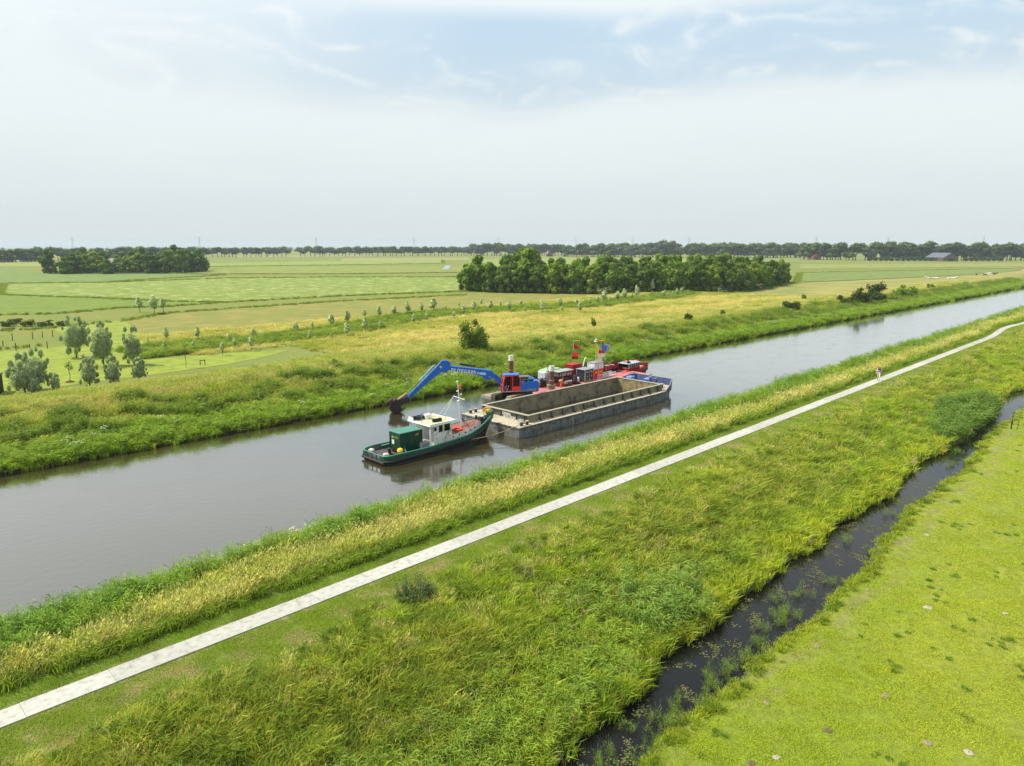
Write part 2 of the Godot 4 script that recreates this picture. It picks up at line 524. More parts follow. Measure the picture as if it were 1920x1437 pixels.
func water() -> void:
	var f := FastNoiseLite.new()
	f.seed = 77
	f.frequency = 0.02
	f.fractal_octaves = 4
	f.fractal_gain = 0.55
	f.domain_warp_enabled = true
	f.domain_warp_amplitude = 18.0
	f.domain_warp_frequency = 0.015
	var im := f.get_seamless_image(1024, 1024)
	var hi := im.duplicate()
	hi.convert(Image.FORMAT_RGBA8)
	hi.bump_map_to_normal_map(5.0)
	var ripple := ImageTexture.create_from_image(hi)
	M.water = mat(Color(0.212, 0.194, 0.112), 0.05)
	M.water.normal_enabled = true
	M.water.normal_texture = ripple
	M.water.normal_scale = 0.19
	M.water.uv1_triplanar = true
	M.water.uv1_world_triplanar = true
	M.water.uv1_scale = Vector3(0.045, 0.05, 0.075)
	M.water.roughness = 1.0
	M.water.roughness_texture = noise_tex(512, 0.008, 5, 71, [Color(0.03, 0.03, 0.03), Color(0.05, 0.05, 0.05), Color(0.20, 0.20, 0.20)], [0.2, 0.5, 0.85])
	M.water.metallic_specular = 0.70
	M.water.clearcoat_enabled = true
	M.water.clearcoat = 1.0
	M.water.clearcoat_roughness = 0.08
	var s := Sh.new()
	var xs := [-3000.0, -400.0, -80.0, 0.0, 80.0, 160.0, 320.0, 600.0, 3000.0]
	for i in xs.size() - 1:
		var a: float = xs[i]
		var b: float = xs[i + 1]
		s.quad(Vector3(a, 0, -66.7), Vector3(b, 0, -66.7), Vector3(b, 0, zbank(b) + 0.5), Vector3(a, 0, zbank(a) + 0.5))
	struct("canal_water", s, M.water, "wide brown canal water reflecting the pale sky", "canal")
	var w: StandardMaterial3D = M.water.duplicate()
	w.albedo_color = Color(0.075, 0.075, 0.07)
	w.normal_scale = 0.04
	w.clearcoat_enabled = false
	w.metallic_specular = 0.30
	w.roughness_texture = null
	w.roughness = 0.04
	s = Sh.new()
	var x := -60.0
	while x < 240.0:
		s.quad(Vector3(x, -0.8, zl(x) - 0.5), Vector3(x + 2, -0.8, zl(x + 2) - 0.5), Vector3(x + 2, -0.8, zr(x + 2) + 0.5), Vector3(x, -0.8, zr(x) + 0.5))
		x += 2.0
	struct("ditch_water", s, w, "narrow dark ditch between the reedy dike slope and the pasture", "ditch")

func ditch_weed() -> void:
	var s := Sh.new()
	for k in 7:
		var a := k * 2.4
		var o := Vector3(cos(a) * 0.05 * k, 0.002 * k, sin(a) * 0.05 * k)
		for j in 6: s.tri(o, o + Vector3(cos(j * 1.05) * 0.06, 0.004, sin(j * 1.05) * 0.05), o + Vector3(cos(j * 1.05 + 1.05) * 0.06, 0.004, sin(j * 1.05 + 1.05) * 0.05))
	var mm := MultiMesh.new()
	mm.transform_format = MultiMesh.TRANSFORM_3D
	mm.use_colors = true
	mm.mesh = s.mesh(M.blade)
	var where := []
	for i in 1100:
		var x := rng.randf_range(16, 62)
		var t := rng.randf()
		if nb.get_noise_2d(x * 0.5, t * 1.6 + 12.0) < 0.16: continue
		where.append(Transform3D(Basis(Vector3.UP, rng.randf() * TAU).scaled(Vector3.ONE * rng.randf_range(0.35, 0.9)), Vector3(x, -0.794, lerpf(zl(x) + 0.1, zr(x) - 0.1, t))))
	mm.instance_count = where.size()
	for i in where.size():
		mm.set_instance_transform(i, where[i])
		mm.set_instance_color(i, Color(0.13, 0.17, 0.05).lerp(Color(0.22, 0.20, 0.09), rng.randf()))
	var o := MultiMeshInstance3D.new()
	o.name = "floating_weed"
	o.multimesh = mm
	o.set_meta("kind", "stuff")
	o.set_meta("label", "small floating weed leaves drifting on the dark ditch")
	o.set_meta("category", "weed")
	add_child(o)

func field(called: String, pts: Array, k: float, m: Material, label: String) -> void:
	var poly := PackedVector2Array()
	for i in pts.size():   # a slightly uneven edge
		var a := Vector2(pts[i][0], pts[i][1])
		var b := Vector2(pts[(i + 1) % pts.size()][0], pts[(i + 1) % pts.size()][1])
		var n := clampi(int(a.distance_to(b) / 12.0), 1, 24)
		for j in n:
			var p := a.lerp(b, j / float(n))
			poly.append(p + Vector2(na.get_noise_2d(p.x * 0.09, p.y * 0.09), na.get_noise_2d(p.x * 0.09 + 50, p.y * 0.09)) * 1.6)
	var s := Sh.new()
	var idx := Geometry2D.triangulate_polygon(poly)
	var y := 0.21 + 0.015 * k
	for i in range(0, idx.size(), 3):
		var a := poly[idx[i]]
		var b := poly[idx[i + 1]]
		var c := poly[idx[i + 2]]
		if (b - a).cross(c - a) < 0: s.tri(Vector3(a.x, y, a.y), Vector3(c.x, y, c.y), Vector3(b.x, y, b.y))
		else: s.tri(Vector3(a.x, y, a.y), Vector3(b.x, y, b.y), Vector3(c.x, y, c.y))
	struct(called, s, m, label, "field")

func fmat(r: float, g: float, b: float, sc := 0.02) -> StandardMaterial3D:   # base colour given linear
	var m := mat(Color(r * 1.2, g * 1.2, b * 1.2).linear_to_srgb(), 1.0, 0, M.fieldtex, sc)
	m.uv1_scale = Vector3(sc * 0.43, sc, sc * 0.61)
	return m

func fields() -> void:
	field("mown_lawn", [[-80, -103], [15, -103.5], [24, -103.5], [34, -104.5], [44, -106], [52, -110], [58, -114], [50, -117], [40, -118], [36, -122], [36, -129], [41, -138], [45, -142], [47, -160], [53, -186], [46, -189], [37, -184], [35, -160], [33, -146], [-80, -150]], 0, fmat(0.175, 0.225, 0.015, 0.05), "bright mown lawn among the young willows behind the dike")
	var hayt := noise_tex(1024, 0.012, 6, 93, [Color(0.38, 0.43, 0.12), Color(0.43, 0.435, 0.15), Color(0.50, 0.46, 0.21)], [0.25, 0.48, 0.75], FastNoiseLite.TYPE_SIMPLEX_SMOOTH, 0.66)
	var haym := mat(Color.WHITE, 1.0, 0, hayt, 0.02)
	haym.uv1_scale = Vector3(0.008, 0.02, 0.012)
	field("hay_meadow", [[45, -142], [47, -160], [53, -186], [68, -201], [123, -205], [172, -200], [190, -208], [212, -166], [240, -147], [228, -141], [185, -142], [150, -154], [118, -153], [100, -148], [75, -139], [60, -136]], 1, haym, "brownish hay meadow beside the rows of saplings")
	field("bright_field", [[-160, -224], [34, -226], [47, -220], [64, -229], [74, -224], [93, -227], [84, -240], [72, -272], [50, -321], [-200, -321]], 2, fmat(0.105, 0.160, 0.005, 0.02), "vivid green short grass field behind the pond")
	var fl := noise_tex(1024, 0.02, 5, 91, [Color(0.37, 0.43, 0.11), Color(0.41, 0.46, 0.13), Color(0.47, 0.50, 0.20), Color(0.66, 0.66, 0.46)], [0.2, 0.5, 0.62, 0.8], FastNoiseLite.TYPE_SIMPLEX_SMOOTH, 0.78)
	var fm := mat(Color(0.96, 1, 0.96), 1.0, 0, fl, 0.014)
	fm.uv1_scale = Vector3(0.0053, 0.02, 0.0071)
	field("flower_meadow", [[-300, -321], [50, -321], [72, -272], [84, -240], [100, -229], [135, -228], [190, -222], [274, -314], [216, -370], [166, -399], [105, -393], [66, -417], [-300, -417]], 3, fm, "meadow streaked with drifts of white flowers")
	field("dark_field", [[-300, -424], [67, -424], [107, -399], [143, -422], [185, -444], [169, -510], [111, -545], [114, -714], [-300, -714]], 4, fmat(0.105, 0.165, 0.024), "dark green crop field in front of the left grove")
	field("far_field", [[123, -775], [150, -745], [197, -976], [146, -1000]], 5, fmat(0.170, 0.215, 0.030), "pale green field far behind at the left edge")
	field("olive_field", [[187, -466], [246, -408], [324, -372], [419, -480], [338, -559], [281, -616], [209, -530]], 6, fmat(0.150, 0.185, 0.022, 0.01), "olive green field right of the left grove")
	field("pale_field", [[254, -642], [367, -608], [478, -590], [589, -727], [441, -778], [302, -763]], 7, fmat(0.165, 0.215, 0.026, 0.01), "pale green field strip in the distance")
	field("dry_field", [[444, -734], [613, -703], [760, -871], [560, -926]], 8, fmat(0.200, 0.205, 0.055, 0.01), "dry yellowish field in the distance")
	field("stubble_field", [[520, -1190], [719, -1082], [804, -1209], [571, -1322]], 9, fmat(0.260, 0.245, 0.140, 0.01), "buff bare field showing under the far row of trees")
	field("long_field", [[554, -243], [769, -136], [913, -162], [702, -308]], 10, fmat(0.170, 0.195, 0.035, 0.01), "yellowish field strip near the right farm")
	field("grazed_field", [[349, -154], [392, -143], [493, -124], [557, -118], [635, -114], [712, -126], [476, -208]], 11, fmat(0.115, 0.160, 0.024, 0.015), "grazed green field where the sheep rest")
	field("back_field", [[370, -424], [463, -437], [666, -406], [1016, -619], [795, -762], [638, -731]], 12, fmat(0.160, 0.210, 0.028, 0.01), "light green field behind the dark wood")
	field("gap_field", [[761, -464], [795, -349], [1085, -477], [927, -565]], 13, fmat(0.135, 0.175, 0.026, 0.01), "field seen through the gaps of the far row")
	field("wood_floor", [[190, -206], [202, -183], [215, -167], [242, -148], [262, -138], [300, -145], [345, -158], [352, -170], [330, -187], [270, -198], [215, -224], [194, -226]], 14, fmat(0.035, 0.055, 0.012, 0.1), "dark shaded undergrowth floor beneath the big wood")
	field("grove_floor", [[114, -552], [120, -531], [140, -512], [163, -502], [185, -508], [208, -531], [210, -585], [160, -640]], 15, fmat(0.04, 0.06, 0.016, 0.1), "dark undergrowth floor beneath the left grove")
	var s := Sh.new()
	s.quad(Vector3(345, 0.44, -428), Vector3(351, 0.44, -427), Vector3(432, 0.44, -520), Vector3(425, 0.44, -521))
	struct("field_ditch_water", s, M.water, "short pale ditch running into the far fields", "ditch")
	s = Sh.new()
	s.quad(Vector3(8, 0.3, -184), Vector3(30, 0.3, -183), Vector3(31, 0.3, -187.5), Vector3(8, 0.3, -190))
	struct("pond_water", s, M.water, "small pale pond at the left edge behind the lawn", "pond")

func path_slabs() -> void:
	var o := thing("cycle_path", "narrow pale concrete path running along the canal dike", "path")
	o.set_meta("kind", "structure")
	var tex := noise_tex(512, 0.03, 6, 102, [Color(0.56, 0.56, 0.54), Color(0.655, 0.655, 0.635), Color(0.70, 0.70, 0.68)], [0.1, 0.4, 0.85], FastNoiseLite.TYPE_SIMPLEX_SMOOTH, 0.55)
	var ms := []
	for i in 4: ms.append(mat(Color(0.97, 0.97, 0.96).darkened(0.02 * i), 0.9, 0, tex, 0.16, M.rough, 0.3))
	var x := -14.0
	var L := 2.9
	var k := 0
	while x < 236.0:
		var s := Sh.new()
		var g := 0.005
		var w := 0.55
		var e := 0.02 * sin(k * 12.3)
		var a0 := Vector3(x + g, 0, zc(x))
		var a1 := Vector3(x + L - g, 0, zc(x + L))
		var d := (a1 - a0).normalized()
		var t := Vector3(-d.z, 0, d.x) * w
		var y := 1.635 + 0.006 * sin(k * 4.7)
		s.hexa([a0 - t + Vector3(0, 1.4, 0), a1 - t + Vector3(0, 1.4, 0), a1 + t + Vector3(0, 1.4, 0), a0 + t + Vector3(0, 1.4, 0), a0 - t + Vector3(0, y, 0), a1 - t + Vector3(0, y + e * 0.2, 0), a1 + t + Vector3(0, y + e * 0.2, 0), a0 + t + Vector3(0, y, 0)])
		part("slab", s, ms[(k * 7 + k / 3) % 4], o)
		x += L
		k += 1
func crown(sd: int, lobes: Array, n: int, size: float, dark: Color, light: Color, shell := 0.4, flower := 0.0, pale := Color(0.75, 0.75, 0.62)) -> Sh:
	# leaf sprays spread through several lobes ([centre, radii]); colours are linear base colours
	var r := RandomNumberGenerator.new()
	r.seed = sd
	var s := Sh.new()
	var w := []
	var tot := 0.0
	for l in lobes:
		tot += pow(l[1].x * l[1].y * l[1].z, 0.66)
		w.append(tot)
	for i in n:
		var q := r.randf() * tot
		var k := 0
		while w[k] < q: k += 1
		var o: Vector3 = lobes[k][0]
		var R: Vector3 = lobes[k][1]
		var d := Vector3(r.randfn(), r.randfn(), r.randfn()).normalized()
		var p := o + d * R * pow(r.randf(), shell) * (0.88 + 0.22 * na.get_noise_3d(d.x * 2.2 + k * 7.0, d.y * 2.2, d.z * 2.2 + sd))
		var nrm := (d / R * minf(R.x, R.y) + Vector3(r.randfn(), r.randfn() + 0.25, r.randfn()) * 0.55).normalized()
		var t := nrm.cross(Vector3(r.randfn(), r.randfn(), r.randfn())).normalized()
		var b := nrm.cross(t)
		var a := size * r.randf_range(0.55, 1.25)
		s.col = dark.lerp(light, clampf(0.5 + 0.38 * r.randfn(), 0, 1))
		if flower > 0 and r.randf() < flower: s.col = pale
		var sh := (d * 0.75 + nrm * 0.6).normalized()
		var e := [p + t * a * 0.62, p + b * a * 0.34 + t * a * r.randf_range(-0.2, 0.25), p - t * a * 0.55 + nrm * a * 0.12 * r.randfn(), p - b * a * 0.34 + t * a * r.randf_range(-0.2, 0.25)]
		if (e[2] - e[0]).cross(e[1] - e[0]).dot(nrm) < 0: e.reverse()
		s.tri(e[0], e[1], e[2], sh, sh, sh)
		s.tri(e[0], e[2], e[3], sh, sh, sh)
	return s

func trunk(h: float, r: float, sd: int, limbs := 4, spread := 0.3, k := 7) -> Sh:
	var g := RandomNumberGenerator.new()
	g.seed = sd
	var s := Sh.new()
	var p := Vector3(0, -0.15, 0)
	var lean := Vector3(g.randf_range(-0.05, 0.05), 0, g.randf_range(-0.05, 0.05))
	var top := Vector3.ZERO
	for i in 3:
		var q := Vector3(0, h * (i + 1) / 3.0, 0) + lean * h * (i + 1) / 3.0
		s.tube(p, q, r * (1.25 - 0.3 * i) if i else r * 1.5, r * (1.0 - 0.3 * i), k, false)
		p = q
		top = q
	for i in limbs:
		var a := TAU * i / limbs + g.randf()
		var b := top * g.randf_range(0.55, 0.95)
		var e := b + Vector3(cos(a) * spread, g.randf_range(0.25, 0.5), sin(a) * spread) * h
		s.tube(b, e, r * 0.45, r * 0.1, 5, false)
	return s

func ordinal(n: int) -> String:
	var w := ["first", "second", "third", "fourth", "fifth", "sixth", "seventh", "eighth", "ninth", "tenth", "eleventh", "twelfth"]
	if n < w.size(): return w[n]
	var q := n + 1
	return "%d%s" % [q, "th" if q % 100 in [11, 12, 13] else ["th", "st", "nd", "rd", "th", "th", "th", "th", "th", "th"][q % 10]]

func bearing(p: Vector3) -> float: return atan2(p.x, -p.z)

func wood_tree(i: int) -> Node3D:   # crown some 10 wide and 13 high at scale 1
	var t := thing("wood_tree", "", "tree")
	var g := RandomNumberGenerator.new()
	g.seed = 400 + i
	var lobes := [[Vector3(0, 6.4, 0), Vector3(3.2, 4.6, 3.2)]]
	for k in 9:
		var a := TAU * k / 9.0 + g.randf() * 0.7
		var y := g.randf_range(2.6, 9.6)
		var R := 3.3 * sqrt(maxf(0.25, 1.0 - pow((y - 5.6) / 6.0, 2)))
		lobes.append([Vector3(cos(a) * R, y, sin(a) * R), Vector3(1.7, 1.6, 1.7) * g.randf_range(0.75, 1.3)])
	for k in 5: lobes.append([Vector3(cos(k * 1.26 + g.randf()) * 2.6, 1.5, sin(k * 1.26 + g.randf()) * 2.6), Vector3(1.5, 1.5, 1.5)])
	lobes.append([Vector3(g.randf_range(-1, 1), 10.6, g.randf_range(-1, 1)), Vector3(1.9, 1.7, 1.9)])
	var tone := [[Color(0.06, 0.12, 0.010), Color(0.27, 0.40, 0.036)], [Color(0.045, 0.095, 0.011), Color(0.18, 0.28, 0.03)], [Color(0.09, 0.15, 0.010), Color(0.36, 0.46, 0.045)], [Color(0.06, 0.11, 0.016), Color(0.24, 0.34, 0.045)]]
	part("trunk", trunk(5.5, 0.24, 90 + i), M.bark, t)
	part("crown", crown(500 + i, lobes, 4600, 0.78, tone[i % 4][0], tone[i % 4][1]), M.leaf, t)
	return t

func trees() -> void:
	# the dark wood on the far side
	var poly := PackedVector2Array([Vector2(187, -207), Vector2(200, -184), Vector2(213, -168), Vector2(240, -150), Vector2(262, -139), Vector2(300, -146), Vector2(343, -157), Vector2(352, -170), Vector2(330, -186), Vector2(270, -196), Vector2(215, -222), Vector2(193, -226)])
	var spots := []
	var edge := []
	for i in range(0, 6):
		var n := maxi(1, int(poly[i].distance_to(poly[i + 1]) / 6.2))
		for j in n: edge.append(poly[i].lerp(poly[i + 1], (j + 0.3 + rng.randf() * 0.4) / n))
	for p in edge: spots.append([p, 0])
	for p in [Vector2(190, -214), Vector2(196, -203), Vector2(199, -194), Vector2(205, -187), Vector2(205, -200)]: spots.append([p, 1])
	for i in 3000:
		var p := Vector2(rng.randf_range(186, 353), rng.randf_range(-227, -138))
		if not Geometry2D.is_point_in_polygon(p, poly): continue
		var ok := true
		for q in spots:
			if q[0].distance_to(p) < 7.4: ok = false
		if ok: spots.append([p, 1])
	spots.sort_custom(func(a, b): return a[0].x / -a[0].y < b[0].x / -b[0].y)
	var protos := []
	var count := [0, 0]
	for i in 6: protos.append(wood_tree(i))
	var used_proto := [false, false, false, false, false, false]
	for q in spots:
		var p := Vector3(q[0].x, 0.15, q[0].y)
		var k := rng.randi() % 6
		var hs := rng.randf_range(0.72, 1.02) if q[1] == 0 else rng.randf_range(0.84, 1.22)
		if q[1] == 1 and absf(q[0].x / -q[0].y - 1.02) < 0.03: hs = 1.42
		var sc := Vector3(1, 0, 1) * hs * rng.randf_range(0.85, 1.15) + Vector3(0, hs, 0)
		var label := "dark broadleaf tree, %s from the left along the front edge of the big wood" % ordinal(count[0])
		if q[1] == 1: label = "dark broadleaf tree inside the big wood, %s from the left behind its front edge" % ordinal(count[1])
		count[q[1]] += 1
		var t: Node3D = protos[k]
		if used_proto[k]: t = dup(t, "wood_tree", label, p, rng.randf() * TAU, "trees of the big wood", sc)
		used_proto[k] = true
		t.position = p
		t.scale = sc
		t.rotation.y = rng.randf() * TAU
		t.set_meta("label", label)
		t.set_meta("group", "trees of the big wood")
	# left grove: [x, z, height, width]
	var grove := [[113.9, -551.2, 16.9, 9.1], [119.1, -533.3, 11.7, 10.3], [126.0, -539.4, 14.1, 9.8], [129.7, -535.7, 8.8, 7.7], [137.5, -541.4, 15.1, 12.2], [138.3, -514.4, 10.3, 8.3], [147.7, -531.4, 7.9, 5.7], [152.1, -527.1, 10.8, 7.9], [156.2, -523.0, 11.5, 8.6], [164.6, -528.6, 18.3, 11], [162.3, -503.6, 15.0, 11.2], [173.0, -520.5, 14.6, 9.5], [174.1, -505.5, 16.2, 10.7], [183.4, -510.2, 16.8, 11.7], [191.3, -516.9, 16.4, 10.5], [200.0, -523.5, 17.2, 11.4], [206.6, -532.7, 13.2, 8.6], [155.8, -634.3, 18.3, 12.5], [177.2, -613.3, 14.5, 12.5], [206.3, -584.6, 20.0, 12.5], [149.0, -560.0, 15.0, 11.0], [168.0, -560.0, 15.5, 11.0], [190.0, -550.0, 16.0, 11.0]]
	grove.sort_custom(func(a, b): return a[0] / -a[1] < b[0] / -b[1])
	for i in grove.size():
		var g: Array = grove[i]
		var lb := "tree, %s from the left in the grove at the upper left" % ordinal(i)
		if i == 0: lb = "tall narrow dark tree at the left end of the upper left grove"
		dup(protos[(i * 5 + 1) % 6], "grove_tree", lb, Vector3(g[0], 0.15, g[1]), i * 2.1, "trees of the left grove", Vector3(g[3] / 7.8, g[2] / 12.6, g[3] / 7.8))
	far_rows()
	# silver willows on the lawn: [x, z, height, width, clear stem]
	var wl := [[29.0, -129.0, 6.5, 4.3, 1.2, "round silver willow with a bare stem and round shadow on the lawn"], [29.8, -117.3, 7.2, 3.7, 0.6, "tallest silver willow of the lawn, between the round one and the bushy one"], [33.3, -115.3, 5.9, 2.9, 0.4, "slender silver willow, right of the tallest willow on the lawn"], [16.8, -100.8, 4.7, 3.9, 0.3, "broad silver willow next to the black shelter at the left edge"], [18.4, -102.6, 5.3, 3.4, 0.3, "silver willow behind the broad one near the black shelter"], [23.8, -101.0, 4.0, 2.3, 0.2, "small silver willow on the rough grass edge below the tallest willow"], [26.4, -100.6, 3.4, 2.3, 0.2, "low bushy silver willow, middle of the three along the rough edge"], [29.7, -101.0, 2.9, 2.0, 0.2, "lowest silver willow, right of the three along the rough edge"], [20.0, -100.6, 2.1, 1.2, 0.1, "very small silver willow shoot right of the broad willow"]]
	for i in wl.size():
		var w: Array = wl[i]
		var t := thing("silver_willow", w[5], "tree", Vector3(w[0], ground_h(w[0], w[1]), w[1]), 0.0, "silver willows on the lawn")
		var g := RandomNumberGenerator.new()
		g.seed = 70 + i
		var h: float = w[2]
		var lobes := [[Vector3(0, w[4] + (h - w[4]) * 0.44, 0), Vector3(w[3] * 0.40, (h - w[4]) * 0.45, w[3] * 0.40)], [Vector3(0, w[4] + (h - w[4]) * 0.34, 0), Vector3(w[3] * 0.44, (h - w[4]) * 0.28, w[3] * 0.44)]]
		for k in 34:
			var a := k * 2.4 + g.randf()
			var f := g.randf()
			var y: float = w[4] + (h - w[4]) * f
			var rr: float = w[3] * 0.5 * sqrt(maxf(0.04, 1.0 - pow((f - 0.36) / 0.68, 2))) * g.randf_range(0.6, 1.0)
			lobes.append([Vector3(cos(a) * rr, y, sin(a) * rr), Vector3(0.085, 0.16, 0.085) * w[3] * g.randf_range(0.6, 1.3)])
		part("trunk", trunk(maxf(w[4] + 0.8, h * 0.45), 0.035 * w[3] / 2.0 + 0.02, i, 5, 0.35), M.bark, t)
		part("crown", crown(80 + i, lobes, int(2000 * w[3] * sqrt(h)), 0.16, Color(0.22, 0.28, 0.13), Color(0.60, 0.66, 0.42), 0.6), M.leaf, t)
	# rows of saplings: [x, z, height]
	var sp := [[62.6, -207.0, 3.8], [63.6, -198.9, 4.4], [68.1, -205.3, 3.4], [40.9, -124.2, 1.8], [46.3, -139.3, 2.5], [45.5, -124.0, 1.7], [51.0, -136.5, 2.5], [46.9, -115.6, 2.0], [53.6, -128.7, 1.8], [51.9, -122.3, 1.6], [52.5, -117.2, 2.3], [59.7, -131.6, 1.9], [62.8, -122.3, 1.1], [71.2, -137.1, 1.8], [71.0, -136.0, 1.9], [65.9, -121.2, 2.0], [75.6, -137.9, 1.6], [80.4, -138.4, 2.8], [71.0, -122.4, 1.0], [74.9, -122.9, 2.3], [86.3, -141.1, 3.0], [97.2, -151.1, 2.0], [80.2, -124.6, 3.1], [99.1, -147.6, 3.0], [86.5, -128.4, 1.7], [103.9, -148.1, 2.6], [107.9, -147.8, 3.6], [97.7, -131.4, 2.2], [114.6, -150.7, 2.8], [103.2, -133.7, 2.2], [118.6, -150.8, 3.6], [123.8, -152.0, 1.5], [113.0, -135.6, 1.7], [134.8, -159.3, 1.5], [119.0, -138.7, 2.4], [127.3, -144.2, 2.7], [125.9, -141.6, 1.6], [142.3, -157.9, 2.0], [131.7, -142.3, 2.8], [144.1, -151.5, 1.6], [135.2, -138.8, 2.6], [150.8, -149.6, 1.7], [136.4, -133.8, 1.4], [139.7, -130.5, 2.8], [154.3, -136.9, 2.5], [144.8, -127.9, 1.5], [160.0, -135.9, 2.2], [145.6, -122.4, 2.8], [165.4, -135.3, 2.3], [169.8, -135.8, 2.6], [175.1, -137.6, 3.8], [181.2, -140.0, 1.8], [183.0, -138.3, 3.3], [191.1, -141.5, 3.4], [192.9, -139.8, 2.5], [201.1, -143.7, 3.9], [228.1, -156.1, 4.7], [207.6, -137.4, 2.6], [212.6, -138.8, 1.8], [217.8, -140.2, 1.9], [218.9, -139.2, 2.7], [228.6, -143.6, 2.4]]
	var pr := []
	for i in 4:
		var t := thing("sapling", "", "tree")
		part("trunk", trunk(1.3, 0.035, 30 + i, 3, 0.18, 5), M.bark, t)
		var g := RandomNumberGenerator.new()
		g.seed = 33 + i
		var lobes := [[Vector3(0, 1.7, 0), Vector3(0.48, 1.0, 0.48)], [Vector3(0.12, 2.25, 0), Vector3(0.25, 0.7, 0.25)], [Vector3(g.randf_range(-0.3, 0.3), 1.3, g.randf_range(-0.3, 0.3)), Vector3(0.32, 0.5, 0.32)]]
		part("crown", crown(41 + i, lobes, 420, 0.28, Color(0.32, 0.39, 0.17), Color(0.72, 0.80, 0.48), 0.7), M.leaf, t)
		pr.append(t)
	sp.sort_custom(func(a, b): return a[0] / -a[1] < b[0] / -b[1])
	for i in sp.size():
		var p := Vector3(sp[i][0], ground_h(sp[i][0], sp[i][1]), sp[i][1])
		var h: float = sp[i][2] / 2.9 * 1.2
		var wd := h * rng.randf_range(1.0, 1.6)
		var where := "in the rows along the field ditch"
		if i < 3 and p.z < -195: where = "at the bright field's corner"
		var lb := "%s pale sapling %s, %s from the left" % ["tall" if sp[i][2] > 3.0 else ("low" if sp[i][2] < 1.9 else "slim"), where, ordinal(i)]
		var t: Node3D = pr[i] if i < 4 else dup(pr[i % 4], "sapling", lb, p, 0, "saplings along the field ditch")
		t.position = p
		t.rotation.y = rng.randf() * TAU
		t.scale = Vector3(wd, h, wd)
		t.set_meta("label", lb)
		t.set_meta("group", "saplings along the field ditch")

